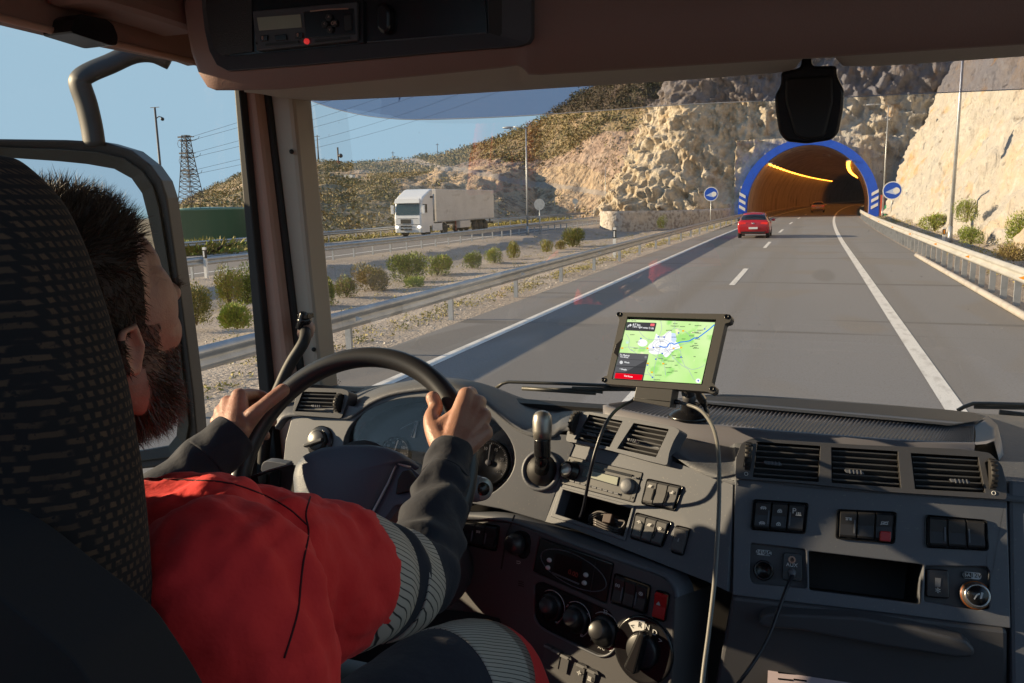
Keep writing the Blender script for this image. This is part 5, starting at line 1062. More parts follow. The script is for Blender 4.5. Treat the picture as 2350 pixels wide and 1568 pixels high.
# ---- driver side: binnacle, left panel
oval = [(984 + 197 * math.cos(a), 1040 + 128 * math.sin(a) * (1 if math.sin(a) < 0 else .95) + 12 * math.cos(a)) for a in [2 * PI * k / 56 for k in range(56)]]
dpn = plate(D_, [(640, 1160), (655, 1010), (674, 940), (796, 930), (821, 935), (856, 912), (908, 893), (989, 884), (1040, 886), (1090, 905), (1136, 940), (1171, 968), (1199, 985), (1223, 992), (1300, 998), (1318, 1022), (1286, 1100), (1252, 1198), (1150, 1168), (1062, 1152), (900, 1190)], [oval], 'binnacle_panel', M['plastic_grey'], da, 0, .03, .05, .006)
mb = MB(); mb.add([D_.at(x, y, -.05) for x, y in oval], [tuple(range(56))]); cl = mb.build('instrument_face', M['gloss_black'], da, normals=False)
pprism(Pl(D_.at(984, 1040, -.020), -6, -10), oval, -.001, .001).build('instrument_cover', glass('cover', (.9, .9, .92, 1), .03, .0), da)
def gauge(c, r_, nums, needle, a0=210, a1=-30, d=-.05):
    o = D_.at(*c, d + .002); g = MB(); g.lathe([(r_, 0), (r_, .006), (r_ * .94, .006), (r_ * .93, .002), (.0001, .002)], o, D_.n, 40); go = g.build('gauge', mat('gauge_face', (.02, .021, .025, 1), .4) if 'gauge_face' not in M else M['gauge_face'], da); M['gauge_face'] = bpy.data.materials['gauge_face']
    tk_ = MB()
    for k in range(41):
        a = R(a0 + (a1 - a0) * k / 40); dr = D_.u * math.cos(a) + D_.v * math.sin(a); l_ = .82 if k % 5 == 0 else .87; s_ = D_.n.cross(dr) * (.0011 if k % 5 == 0 else .0005); p, q = o + dr * r_ * l_ + D_.n * .003, o + dr * r_ * .91 + D_.n * .003; tk_.add([p - s_, q - s_, q + s_, p + s_], [(0, 1, 2, 3)])
    tk_.tube([o + D_.n * .004 + (D_.u * math.cos(R(a)) + D_.v * math.sin(R(a))) * r_ * .97 for a in range(0, 360, 10)], .0008, 5, True); tk_.build('scale', M['symbol'], go, normals=False)
    for k, t_ in enumerate(nums): a = R(a0 + (a1 - a0) * k / (len(nums) - 1)); p = o + (D_.u * math.cos(a) + D_.v * math.sin(a)) * r_ * .66; text(t_, D_, None, D_.loc(p), r_ * .2, M['symbol'], go, 'lettering', (p - D_.o).dot(D_.n) + .003)
    a = R(needle); dr = D_.u * math.cos(a) + D_.v * math.sin(a); MB().bar(o - dr * r_ * .15 + D_.n * .006, o + dr * r_ * .8 + D_.n * .006, .0022, .0012, D_.n).lathe([(r_ * .13, .003), (r_ * .12, .008), (.0001, .008)], o, D_.n, 16).build('needle', M['symbol'], go)
gauge((906, 1042), .040, ['0', '20', '40', '60', '80', '100', '120', '140'], 80); gauge((1122, 1062), .048, ['0', '5', '10', '15', '20', '25'], 92)
gauge((985, 950), .018, ['', '', ''], 60); gauge((820, 1050), .022, ['', '', ''], 130)
mb = MB(); stroke(D_, [z16(640, 655), z16(760, 590), z16(825, 570), z16(770, 700)], .0012, -.045, mb); stroke(D_, [z16(825, 570), z16(785, 750)], .004, -.0455, mb); stroke(D_, [z16(785, 750), z16(755, 740), z16(800, 600)], .001, -.045, mb); mb.build('warning_panel', M['symbol'], cl, normals=False)
# light switch
lc = D_.at(735, 1013, .0); ls = MB().lathe([(.036, 0), (.0365, .003), (.034, .005), (.0001, .005)], lc, D_.n, 36).build('light_switch', M['gloss_black'], da)
MB().lathe([(.0245, .005), (.0235, .016), (.021, .018), (.0001, .018)], lc, D_.n, 32).build('knob', M['key'], ls); MB().prism(rpoly([lc + D_.n * .017 + D_.u * a + D_.v * b for a, b in ((-.026, -.014), (-.022, -.021), (.026, -.001), (.024, .008))], .004), D_.n * .012).build('grip', M['key'], ls, bevel=.003)
f_l = quad(D_, [(700, 980), (770, 980), (770, 1050), (700, 1050)], 0); symbol('lamp', f_l, .38, .18, .10, .10, D_, ls, e=.0056); symbol('sun', f_l, .62, .16, .10, .10, D_, ls, e=.0056)
# left vent
VL = Pl(D_.at(735, 925) + D_.n * .012, -2, -24)
plate(VL, rp2(Z5([(572, 690), (598, 560), (640, 524), (900, 532), (942, 548), (936, 600), (908, 680), (892, 728), (600, 706)]), 6), [Z5([(640, 552), (862, 558), (842, 692), (588, 680)]), rp2(Z5([(868, 570), (912, 570), (888, 688), (850, 686)]), 4)], 'vent_panel', M['plastic_dark'], da, 0, .04, .02)
vent(VL, Z5([(643, 555), (859, 560), (839, 689), (592, 678)]), 5, (.56, .72), da, -.002); thumbwheel(VL, z5(882, 628), .022, .010, da, .006)
# gear lever
gl0 = D_.at(1242, 1080, .0); ge = thing('gear_lever', 'short silver topped lever in a round black boot beside the instruments', 'gear lever', gl0)
MB().lathe([(.043, 0), (.042, .006), (.036, .008), (.033, -.01), (.0001, -.012)], gl0, D_.n, 36).build('boot_ring', M['plastic_grey'], ge)
MB().ball(gl0 + D_.n * -.008, (.034, .030, .034)).build('boot', M['rubber'], ge)
k0, k1 = D_.at(1243, 1078, .012), D_.at(1244, 1040, .05); k2 = D_.at(1244, 948, .065)
MB().tube([k0, k1], [.016, .014], 14).build('shaft', M['gloss_black'], ge)
ax_ = (k2 - k1).normalized(); ln2 = (k2 - k1).length; MB().lathe([(.013, -.012), (.0165, -.005), (.0165, ln2 * .30), (.0172, ln2 * .34)], k1, ax_, 22).build('collar', M['gloss_black'], ge)
MB().lathe([(.0172, ln2 * .34), (.0190, ln2 * .55), (.0196, ln2 * .78), (.0182, ln2 * .93), (.0135, ln2 * 1.02), (.006, ln2 * 1.06), (.0001, ln2 * 1.07)], k1, ax_, 24).build('grip', mat('silver_grip', (.36, .34, .31, 1), .38, .75), ge)
# ---- padded top of the dashboard
FR = [(D_, 632, 985), (D_, 660, 957), (D_, 740, 958), (D_, 796, 962), (D_, 821, 948), (D_, 856, 924), (D_, 908, 905), (D_, 989, 896), (D_, 1040, 898), (D_, 1090, 917), (D_, 1136, 952), (D_, 1171, 980), (D_, 1199, 996), (D_, 1223, 1002), (D_, 1268, 1004), (A_, 1302, 988), (A_, 1420, 1008), (A_, 1530, 1040), (A_, 1600, 1084), (A_, 1690, 1114), (C_, 1700, 1100), (C_, 1850, 1118), (C_, 2000, 1130), (C_, 2150, 1140), (C_, 2310, 1150), (C_, 2440, 1160)]
BK = [(640, 920, 1.80), (668, 896, 1.82), (735, 884, 1.84), (790, 886, 1.84), (820, 887, 1.84), (860, 885, 1.80), (908, 879, 1.75), (975, 868, 1.68), (1040, 868, 1.68), (1095, 877, 1.70), (1140, 891, 1.75), (1180, 907, 1.80), (1205, 915, 1.83), (1230, 921, 1.84), (1275, 929, 1.85), (1310, 932, 1.86), (1400, 931, 1.87), (1500, 922, 1.88), (1580, 912, 1.89), (1640, 906, 1.90), (1700, 906, 1.90), (1850, 915, 1.90), (2000, 926, 1.90), (2130, 937, 1.90), (2225, 947, 1.90), (2440, 962, 1.90)]
fp = cr([p.at(x, y, .006) for p, x, y in FR], 4); bp_ = cr([onY(*q) for q in BK], 4); rows = [[p + V((0, .022, -.008)) for p in fp], fp]
for t in (.06, .15, .3, .5, .7, .88): rows.append([a.lerp(b, t) + V((0, -.004, .014)) * math.sin(PI * t ** .6) for a, b in zip(fp, bp_)])
rows += [bp_, [p + V((0, .04, -.03)) for p in bp_], [p + V((0, .1, -.3)) for p in bp_]]
MB().grid(rows).build('top_pad', M['pad'], da)
# ribbed tray
TZ = 1.956
tf = cr([onZ(*q, TZ) for q in ((1384, 930), (1402, 939), (1540, 967), (1700, 987), (1850, 1000), (2000, 1011), (2150, 1019), (2235, 1021))], 40); tb_ = cr([onZ(*q, TZ) for q in ((1470, 918), (1490, 919), (1600, 922), (1750, 934), (1900, 947), (2050, 960), (2180, 972), (2235, 976))], 40)
nrib = 112; rows = [[], [], [], []]; n = len(tf)
for i in range(n * 3):
    k = i / (n * 3 - 1) * (n - 1); j = min(int(k), n - 2); a = tf[j].lerp(tf[j + 1], k - j); b = tb_[j].lerp(tb_[j + 1], k - j)
    h_ = .0018 * math.sin(2 * PI * nrib * i / (n * 3 - 1)); 
    rows[0].append(a.lerp(b, .12)); rows[1].append(a.lerp(b, .16) + V((0, 0, h_))); rows[2].append(a.lerp(b, .9) + V((0, 0, h_))); rows[3].append(a.lerp(b, .96))
M['tray'] = mat('tray', (.17, .165, .185, 1), .42, bump=[('noise', 500, .15)])
tr_ = MB().grid(rows).build('tray_ribs', M['tray'], da)
sk = MB(); end = [onZ(*q, TZ + .012) for q in ((2262, 955), (2285, 975), (2288, 1000), (2272, 1014))]
sk.grid([[p - V((0, 0, .05)) for p in tf] , [p + V((0, -.004, .001)) for p in tf], [a.lerp(b, .12) for a, b in zip(tf, tb_)]]).grid([[a.lerp(b, .96) for a, b in zip(tf, tb_)], [p + V((0, .006, .003)) for p in tb_], [p + V((0, .01, -.05)) for p in tb_]])
lipa = [onZ(*q, TZ) for q in ((2235, 1021), (2238, 1005), (2238, 990), (2235, 976))]; lipb = [onZ(*q, TZ + .004) for q in ((2262, 1019), (2274, 1006), (2274, 985), (2250, 965))]; lipc = [onZ(*q, TZ + .008) for q in ((2280, 1012), (2291, 1000), (2288, 975), (2264, 953))]
sk.grid([lipa, lipb, lipc, [p + V((.012, 0, -.04)) for p in lipc]]); sk.build('tray_rim', M['tray'], da)
MB().grid([[onZ(*q, 1.962) for q in ((1600, 924), (1640, 929), (1750, 939), (1900, 952), (2050, 965), (2180, 977), (2262, 962))], [onY(*q, 1.905) for q in ((1600, 908), (1640, 905), (1750, 909), (1900, 919), (2050, 930), (2180, 941), (2235, 947))]]).build('screen_seal', M['rubber'], da)
# ---- lower console
ridge_ = [z14(*q) for q in ((-300, -10), (0, 55), (250, 60), (470, 82), (720, 152), (860, 205), (1200, 330), (1500, 438), (1820, 556), (1900, 610), (1960, 690), (1985, 780))]
rt = [A_.at(x, y, -.002) if i > 3 else D_.at(x, y, -.002) for i, (x, y) in enumerate(ridge_)]
facet = [z14(*q) for q in ((-310, 60), (0, 125), (240, 130), (440, 150), (690, 232), (830, 290), (1170, 415), (1480, 520), (1760, 618), (1830, 670), (1880, 745), (1890, 820))]
rf = [B_.at(*q, .0) for q in facet]; lowp = [z14(*q) for q in ((-330, 900), (-20, 900), (150, 950), (330, 1000), (560, 1500), (700, 1600), (1100, 1700), (1400, 1750), (1800, 1750), (1850, 1600), (1870, 1300), (1880, 1000))]
M['plastic_low'] = mat('plastic_low', (.085, .084, .09, 1), .5, var=[(2, (.075, .074, .08, 1), .4, .7)], bump=[('noise', 500, .3)])
rl_ = [B_.at(*q, 0) for q in lowp]
r0_ = cr(rt, 5); r1_ = cr([a.lerp(b, .25) + B_.n * .012 for a, b in zip(rt, rf)], 5); r2_ = cr([a.lerp(b, .8) + B_.n * .010 for a, b in zip(rt, rf)], 5)
MB().grid([cr([p - B_.n * .03 for p in rt], 5), r0_, r1_, r2_, cr(rf, 5)]).build('console_ridge', M['plastic_grey'], da)
side = [B_.at(*z14(*q), -.0) for q in ((1890, 820), (1880, 1000), (1870, 1300), (1850, 1600), (1840, 1800))]; sid2 = [B_.at(*z14(*q), -.035) for q in ((1985, 780), (2000, 1000), (1975, 1300), (1950, 1600), (1940, 1800))]
MB().grid([side, [a.lerp(b, .45) + B_.n * .012 for a, b in zip(side, sid2)], sid2, [p - B_.n * .1 for p in sid2]]).build('console_side', M['plastic_low'], da)
disp_h = Z14([(690, 282), (1338, 512), (1272, 862), (628, 578)]); swl = Z14([(45, 145), (325, 190), (298, 385), (25, 325)]); swr = Z14([(1372, 612), (1662, 715), (1625, 945), (1335, 845)]); hz = Z14([(1728, 755), (1832, 790), (1798, 1012), (1695, 978)])
knobp = rp2(Z14([(640, 690), (700, 670), (1300, 930), (1385, 1060), (1370, 1240), (1300, 1320), (1220, 1318), (700, 1080), (645, 1000)]), 12)
lowo = Z14([(-310, 60), (0, 125), (240, 130), (440, 150), (690, 232), (830, 290), (1170, 415), (1480, 520), (1760, 618), (1830, 670), (1880, 745), (1890, 820), (1880, 1000), (1870, 1300), (1850, 1700), (1100, 1700), (560, 1500), (330, 1000), (150, 950), (-330, 900)])
bpn = plate(B_, lowo, [disp_h, swl, swr, hz, knobp], 'lower_console', M['plastic_low'], da, 0, .05, .03)
bank(B_, swl, 3, [('axle', .5, .32)], bars=(0, 2)); bank(B_, swr, 3, [('tyre', .15, .3), ('ring', .86, .3)], bars=(0, 2))
f_h, bh = bank(B_, hz, 1, [], bars=(), m=M['red_button'], e0=.002); symbol('tri', f_h, .52, .36, .30, .13, B_, bh, e=.012, wd=.0012)
stroke(B_, [z14(470, 82), z14(400, 250), z14(350, 560)], .004, .0015, MB()).build('panel_gap', M['rubber'], da, normals=False)
# ignition knob pocket
pprism(B_, rp2(Z14([(430, 260), (500, 215), (585, 235), (612, 300), (600, 420), (565, 470), (520, 465), (425, 350)]), 8), 0, .0015).build('knob_pocket', M['gloss_black'], da)
kc = B_.at(*z14(500, 335), .001); MB().lathe([(.022, 0), (.021, .012), (.0165, .022), (.013, .024), (.0001, .023)], kc, (B_.n - B_.u * .25), 26).build('round_knob', M['key'], da)
mb = MB(); stroke(B_, Z14([(485, 488), (515, 492), (520, 505), (505, 512), (485, 505)]), .0012, .002, mb).build('symbol', M['symbol'], da, normals=False)
for k in range(3): stroke(B_, Z14([(500, 665 + k * 18), (550, 678 + k * 18)]), .002, .001, MB()).build('slot', M['black'], da, normals=False)
# climate display
cd = pprism(B_, disp_h, -.02, .004).build('climate_display', M['gloss_black'], da, bevel=.002)
pprism(B_, Z14([(835, 412), (1072, 497), (1034, 690), (803, 592)]), .002, .0046).build('display', mat('led_display', (.02, .008, .008, 1), .15, spec=.8), cd)
MB().tube([B_.at(*z14(*q), .0055) for q in ((800, 592), (1036, 692))], .0016, 6).build('display_trim', M['plastic_grey'], cd)
text('0.00', B_, *z14(985, 600), .013, mat('led_red', (.05, .01, .01, 1), .5, emit=((1, .1, .05, 1), .008)), cd, 'lettering', .005, rz=-4)
for q in ((777, 480), (765, 546), (1100, 611), (1086, 682)): MB().ball(B_.at(*z14(*q), .004), (.0055, .004, .0045)).build('button', M['symbol'], cd)
MB().tube([B_.at(*z14(990 + 290 * math.cos(a) * .99 + 30 * math.sin(a), 570 + 105 * math.cos(a) + 155 * math.sin(a)), .0045) for a in [2 * PI * k / 48 for k in range(48)]], .0009, 5, True).build('oval_line', M['plastic_grey'], cd)
stroke(B_, Z14([(1190, 470), (1135, 775)]), .002, .0045, MB()).build('panel_gap', M['black'], cd, normals=False)
# heater knobs
hk = pprism(B_, knobp, -.02, -.004).build('heater_panel', M['gloss_black'], da)
MB().tube(cr([B_.at(*z14(*q), .002) for q in ((642, 960), (655, 1015), (720, 1085), (900, 1180), (1150, 1300), (1235, 1330), (1310, 1310), (1365, 1250))], 5), .0022, 7).build('panel_trim', M['plastic_grey'], hk)
for (cx_, cy_), (kx, ky), r_ in (((800, 890), (742, 880), .026), ((1020, 1000), (958, 985), .027), ((1262, 1110), (1190, 1100), .029)):
    c0 = B_.at(*z14(cx_, cy_), -.004); k_ = MB().lathe([(r_, 0), (r_ * .98, .006), (r_ * .9, .010)], c0, B_.n, 30).build('heater_knob', M['key'], da); tip = B_.at(*z14(kx, ky), .030); d_ = (tip - c0)
    MB().tube([c0 + B_.n * .006, c0.lerp(tip, .75), tip, tip + d_.normalized() * .002], [r_ * .85, r_ * .60, r_ * .55, r_ * .46], 24).build('knob_grip', M['key'], k_)
    mb = MB(); mb.tube([c0 + B_.n * .002 + (B_.u * math.cos(R(a)) + B_.v * math.sin(R(a))) * r_ * 1.18 for a in range(-60, 140, 10)], .0007, 5).build('scale', M['symbol'], k_)
for t_, q, s_ in (('22', (1270, 940), .010), ('16', (1155, 1180), .010), ('28', (1320, 1262), .010), ('A/C', (1235, 1255), .009)): text(t_, B_, *z14(*q), s_, M['symbol'] if t_ != '28' else mat('red_print', (.5, .1, .1, 1), .6), hk, 'lettering', -.0025, rz=0)
fk = quad(B_, Z14([(640, 690), (1300, 930), (1300, 1320), (640, 1050)]), -.004)
for s_, u, v in (('horn', .47, .22), ('ring', .74, .26), ('sun', .33, .72), ('heat', .66, .78)): symbol(s_, fk, u, v, .04, .07, B_, hk, e=.0015, wd=.0008)
# drive selector
sc = B_.at(*z14(1612, 1270), 0); sd_ = MB().lathe([(.058, 0), (.0585, .004), (.055, .006), (.052, .005), (.0001, .005)], sc, B_.n, 44).build('drive_selector', M['gloss_black'], da)
sg = MB(); aa = [R(a) for a in range(92, 136, 4)]; sg.add([sc + B_.n * .0062 + (B_.u * math.cos(a) + B_.v * math.sin(a)) * .050 for a in aa] + [sc + B_.n * .0062 + (B_.u * math.cos(a) + B_.v * math.sin(a)) * .033 for a in reversed(aa)], [tuple(range(2 * len(aa)))]); sg.build('label_field', M['symbol'], sd_, normals=False)
for t_, a, m_ in (('R', 104, M['black']), ('N', 84, M['symbol']), ('D', 62, M['symbol']), ('<', 126, M['black']), ('>', 40, M['symbol'])):
    p = sc + (B_.u * math.cos(R(a)) + B_.v * math.sin(R(a))) * .042; text(t_, B_, None, B_.loc(p), .013, m_, sd_, 'lettering', (p - B_.o).dot(B_.n) + .0068)
MB().lathe([(.030, .005), (.029, .012), (.026, .014), (.0001, .014)], sc, B_.n, 32).build('dial', M['key'], sd_)
gdir = (B_.at(*z14(1640, 1165)) - B_.at(*z14(1545, 1440))).normalized(); gs = B_.n.cross(gdir)
MB().prism(rpoly([sc + B_.n * .012 + gdir * a + gs * b for a, b in ((.040, .007), (.040, -.007), (-.036, -.013), (-.036, .013))], .008), B_.n * .020).build('grip', M['gloss_black'], sd_, bevel=.005, bseg=3)
# little keys at the foot
for q in ((760, 1212), (830, 1250), (905, 1296), (1045, 1375), (1140, 1425)):
    f = quad(B_, Z14([q, (q[0] + 66, q[1] + 30), (q[0] + 30, q[1] + 190), (q[0] - 36, q[1] + 160)]), .0); k_ = MB().grid([[f(0, v, e), f(1, v, e)] for v, e in ((0, .002), (.02, .010), (.14, .012), (.2, .006), (1, .004))], False).build('switch', M['key_grey'], da)
symbol('sun', quad(B_, Z14([(1045, 1400), (1110, 1430), (1080, 1560), (1010, 1530)]), .0), .42, .42, .5, .28, B_, da, e=.008); symbol('heat', quad(B_, Z14([(1140, 1450), (1206, 1480), (1180, 1610), (1106, 1580)]), .0), .42, .42, .5, .28, B_, da, e=.008)
# dark footwell behind everything
MB().box((-.25, 1.75, 1.55), (2.2, .04, .75)).build('bulkhead', M['rubber'], da)
# ================================================================ steering wheel, seat, driver
from mathutils.bvhtree import BVHTree
W_ = Pl((-.719, 1.132, 1.939), 0, -32.2)
sw = thing('steering_wheel', 'black steering wheel with blue grey hub held by the driver', 'steering wheel', W_.o)
M['wheel'] = mat('wheel', (.026, .026, .029, 1), .38, bump=[('noise', 500, .12)])
M['hub'] = mat('hub', (.070, .092, .14, 1), .55, bump=[('vor', 330, .5)])
MB().tube([W_.uv(.215 * math.cos(2 * PI * k / 96), .215 * math.sin(2 * PI * k / 96)) for k in range(96)], .0182, 22, True).build('rim', M['wheel'], sw)
HB_ = W_.off(-.012)
hubq = rp2(Z5([(586, 1030), (640, 965), (760, 915), (900, 897), (1080, 895), (1200, 914), (1285, 952), (1335, 1000), (1275, 1035), (1235, 1120), (1110, 1335), (1000, 1470), (850, 1520), (690, 1430), (578, 1250), (566, 1110)]), 9)
hb = MB(); cxh = sum(x for x, _ in hubq) / len(hubq); cyh = sum(y for _, y in hubq) / len(hubq); rows = []
for k, d in ((1, -.05), (1, -.012), (.985, -.002), (.94, .006), (.8, .013), (.5, .019), (.2, .021), (.01, .0215)): rows.append([HB_.at(cxh + (x - cxh) * k, cyh + (y - cyh) * k) + HB_.n * d for x, y in hubq])
hb.grid(rows, True, True).build('hub', M['hub'], sw)
pprism(HB_, rp2(Z5([(250, 1135), (300, 1108), (420, 1065), (575, 1022), (600, 1100), (590, 1240), (480, 1260), (330, 1230)]), 4), -.02, .0).build('spoke', M['wheel'], sw, bevel=.004)
for q in ([(340, 1108), (402, 1088), (398, 1150), (350, 1160)], [(424, 1082), (490, 1062), (482, 1195), (425, 1180)]): pprism(HB_, rp2(Z5(q), 2), .0, .006).build('button', M['gloss_black'], sw, bevel=.002)
MB().tube([HB_.at(*z5(*q), .002) for q in ((296, 1110), (420, 1066), (578, 1022))], .0016, 6).build('trim_line', M['plastic_grey'], sw)
pprism(HB_, rp2(Z5([(1250, 1022), (1348, 1050), (1420, 1110), (1400, 1260), (1240, 1300), (1150, 1420), (1080, 1420), (1110, 1330)]), 4), -.02, .0).build('spoke', M['hub'], sw, bevel=.004)
pprism(HB_, rp2(Z5([(1262, 1120), (1290, 1072), (1345, 1060), (1390, 1120), (1360, 1200), (1246, 1225)]), 5), .0, .006).build('button', M['gloss_black'], sw, bevel=.002)
MB().tube([HB_.at(*z5(*q), .004) for q in ((1345, 1048), (1255, 1022), (1200, 1150), (1105, 1330), (1060, 1420))], .0024, 8).build('trim_line', mat('trim_silver', (.34, .36, .40, 1), .35, .5), sw)
MB().tube([W_.o - W_.n * .03, W_.o - W_.n * .2, W_.o + V((0, .25, -.3))], [.07, .085, .11], 20).build('column', M['plastic_dark'], sw)
e1, e0_ = onY(1106, 1122, 1.30), onY(985, 1118, 1.33)
stl = thing('column_stalk', 'thick grey stalk with an end button right of the steering wheel', 'stalk', e1); dd = (e1 - e0_).normalized()
MB().tube([e0_, e1 - dd * .05, e1 - dd * .012, e1], [.018, .023, .0245, .022], 20).build('lever', M['plastic_grey'], stl); MB().lathe([(.0215, 0), (.019, .004), (.0001, .004)], e1, (dd + V((0, -.7, .2))), 24).build('end_cap', mat('silver_ring', (.40, .40, .40, 1), .35, .6), stl)
MB().lathe([(.0125, .003), (.012, .007), (.0001, .007)], e1, (dd + V((0, -.7, .2))), 20).build('end_button', M['gloss_black'], stl)
p0, p1 = onY(*z15(800, 1400), 1.24), onY(*z15(1190, 1375), 1.28); st2 = thing('column_stalk', 'flat grey stalk left of the steering wheel hub', 'stalk', p0)
MB().prism(rpoly([onY(*z15(*q), 1.25) for q in ((800, 1380), (850, 1318), (950, 1322), (1180, 1362), (1150, 1420), (960, 1480), (800, 1480))], .006), (0, .02, 0)).build('lever', M['plastic_grey'], st2, bevel=.004)
# ---- seat
se = thing('driver_seat', 'tall driver seat with brown dotted fabric in front of the camera', 'seat', (-.72, .4, 1.2))
def seatmat():
    m = mat('seat_fabric', (.018, .015, .015, 1), .95); N, L = m.node_tree.nodes, m.node_tree.links; b = N['Principled BSDF']
    tc = N.new('ShaderNodeTexCoord'); sx = N.new('ShaderNodeSeparateXYZ'); L.new(tc.outputs['Object'], sx.inputs[0]); cx = N.new('ShaderNodeCombineXYZ')
    a = N.new('ShaderNodeMath'); a.operation = 'SUBTRACT'; L.new(sx.outputs[0], a.inputs[0]); L.new(sx.outputs[1], a.inputs[1]); L.new(a.outputs[0], cx.inputs[0]); L.new(sx.outputs[2], cx.inputs[1])
    n = N.new('ShaderNodeTexNoise'); n.inputs['Scale'].default_value = 120; L.new(tc.outputs['Object'], n.inputs[0]); vm = N.new('ShaderNodeVectorMath'); vm.operation = 'SCALE'; vm.inputs['Scale'].default_value = .0022; L.new(n.outputs['Color'], vm.inputs[0]); ad = N.new('ShaderNodeVectorMath'); L.new(cx.outputs[0], ad.inputs[0]); L.new(vm.outputs[0], ad.inputs[1])
    t = N.new('ShaderNodeTexBrick'); L.new(ad.outputs[0], t.inputs['Vector']); t.inputs['Scale'].default_value = 1; t.inputs['Brick Width'].default_value = .0070; t.inputs['Row Height'].default_value = .0070; t.inputs['Mortar Size'].default_value = .0022; t.inputs['Mortar Smooth'].default_value = .5
    t.inputs['Color1'].default_value = (.115, .068, .040, 1); t.inputs['Color2'].default_value = (.065, .040, .026, 1); t.inputs['Mortar'].default_value = (.016, .013, .013, 1)
    n2 = N.new('ShaderNodeTexNoise'); n2.inputs['Scale'].default_value = 240; L.new(tc.outputs['Object'], n2.inputs[0]); mr = N.new('ShaderNodeMapRange'); mr.inputs[1].default_value = .30; mr.inputs[2].default_value = .42; L.new(n2.outputs[0], mr.inputs[0]); mx = N.new('ShaderNodeMix'); mx.data_type = 'RGBA'; mx.inputs[6].default_value = (.016, .013, .013, 1); L.new(mr.outputs[0], mx.inputs[0]); L.new(t.outputs[0], mx.inputs[7]); L.new(mx.outputs[2], b.inputs['Base Color'])
    bp = N.new('ShaderNodeBump'); bp.inputs['Strength'].default_value = .8; bp.inputs['Distance'].default_value = .002; L.new(t.outputs[0], bp.inputs['Height']); L.new(bp.outputs[0], b.inputs['Normal'])
    return m
M['seat'] = seatmat(); M['seat_black'] = mat('seat_black', (.016, .015, .016, 1), .9, bump=[('noise', 300, .4)])
sil = cr([(-60, 350, 0), (0, 356, 0), (40, 370, 0), (100, 418, 0), (145, 468, 0), (178, 525, 0), (207, 590, 0), (232, 660, 0), (253, 720, 0), (274, 790, 0), (293, 850, 0), (309, 920, 0), (322, 1000, 0), (335, 1080, 0), (346, 1180, 0), (353, 1260, 0), (358, 1350, 0), (361, 1440, 0), (364, 1560, 0), (366, 1700, 0)], 5)
rows = []; YS = .40
for p in sil:
    q = onY(p.x, p.y, .425); hw_ = max(.02, q.x + .74); dpth = .075 * min(1, hw_ / .2); row = []
    for k in range(40):
        a = 2 * PI * k / 40; ca, sa = math.cos(a), math.sin(a); row.append(V((-.74 + hw_ * math.copysign(abs(ca) ** .62, ca), YS + dpth * math.copysign(abs(sa) ** .75, sa), q.z)))
    rows.append(row)
sb_ = MB().grid(rows, True, True); sb_.add(rows[0], [tuple(range(40))]); sb_.build('backrest', M['seat'], se)
bol = [(-300, 960), (-60, 1085), (30, 1150), (120, 1205), (220, 1285), (300, 1345), (358, 1393), (402, 1458), (440, 1516), (482, 1592), (520, 1700), (560, 1900), (-300, 1900)]
MB().prism([onY(x, y, .355) for x, y in rp2(bol, 30)], (0, -.06, 0)).build('bolster', M['seat_black'], se, bevel=.02, bseg=3)
MB().box((-.72, .72, 1.50), (.5, .55, .14)).build('cushion', M['seat_black'], se, bevel=.04, bseg=3)
# ---- driver
dr = thing('person', 'bearded driver in a red and navy work jacket with both hands on the wheel', 'person', (-.7, .5, 1.5))
M['skin'] = mat('skin', (.42, .215, .145, 1), .48, var=[(28, (.36, .16, .105, 1), .45, .65, 5), (9, (.48, .26, .18, 1), .5, .7, 3)], bump=[('vor', 420, .5), ('noise', 160, .5), ('noise', 34, .35, (1, 1, 2.2), .004)])
M['skin'].node_tree.nodes['Principled BSDF'].inputs['Subsurface Weight'].default_value = .12; M['skin'].node_tree.nodes['Principled BSDF'].inputs['Subsurface Radius'].default_value = (.012, .004, .002); 
M['scalp'] = mat('scalp', (.05, .032, .024, 1), .8); M['stubble'] = mat('stubble', (.20, .105, .070, 1), .7)
M['hair'] = mat('hair', (.060, .034, .020, 1), .5, spec=.35); M['beard'] = mat('beard', (.085, .040, .022, 1), .42, spec=.6)
HC = V((-.722, .632, 2.288)); HM = Matrix.Rotation(R(4), 3, 'Z') @ Matrix.Rotation(R(4), 3, 'X')
HS = 1.05
def h(x, y, z): return HC + HM @ V((x, y, z)) * HS
b = MB()
def hbll(c, r): b.ball(h(*c), [q * HS for q in r], HM, 20, 12)
for c, r in (((0, -.012, .02), (.077, .097, .092)), ((0, .045, .03), (.063, .047, .055)), ((0, .052, -.05), (.058, .047, .062)), ((0, .042, -.098), (.052, .052, .040)), ((0, .076, -.117), (.026, .022, .021)), ((.041, .056, -.036), (.026, .034, .030)), ((-.041, .056, -.036), (.026, .034, .030)), ((.052, .040, -.005), (.020, .042, .050)), ((-.052, .040, -.005), (.020, .042, .050)), ((.028, .083, .002), (.032, .016, .016)), ((-.028, .083, .002), (.032, .016, .016)), ((0, .098, -.084), (.024, .009, .010)), ((.05, .02, -.075), (.02, .035, .04)), ((-.05, .02, -.075), (.02, .035, .04)), ((0, -.06, -.02), (.06, .04, .06))): hbll(c, r)
b.tube([h(0, .094, .002), h(0, .108, -.022), h(0, .119, -.043)], [.009, .011, .014], 12).ball(h(.011, .106, -.048), .009).ball(h(-.011, .106, -.048), .009)
for s_ in (1, -1):
    b.tube([h(s_ * .074, -.014, -.058), h(s_ * .080, -.008, -.034), h(s_ * .083, -.016, -.012), h(s_ * .084, -.034, -.014), h(s_ * .081, -.038, -.036), h(s_ * .075, -.024, -.056)], [.006, .005, .0045, .0045, .005, .006], 8, True)
    b.ball(h(s_ * .074, -.024, -.034), (.005, .012, .022), HM)
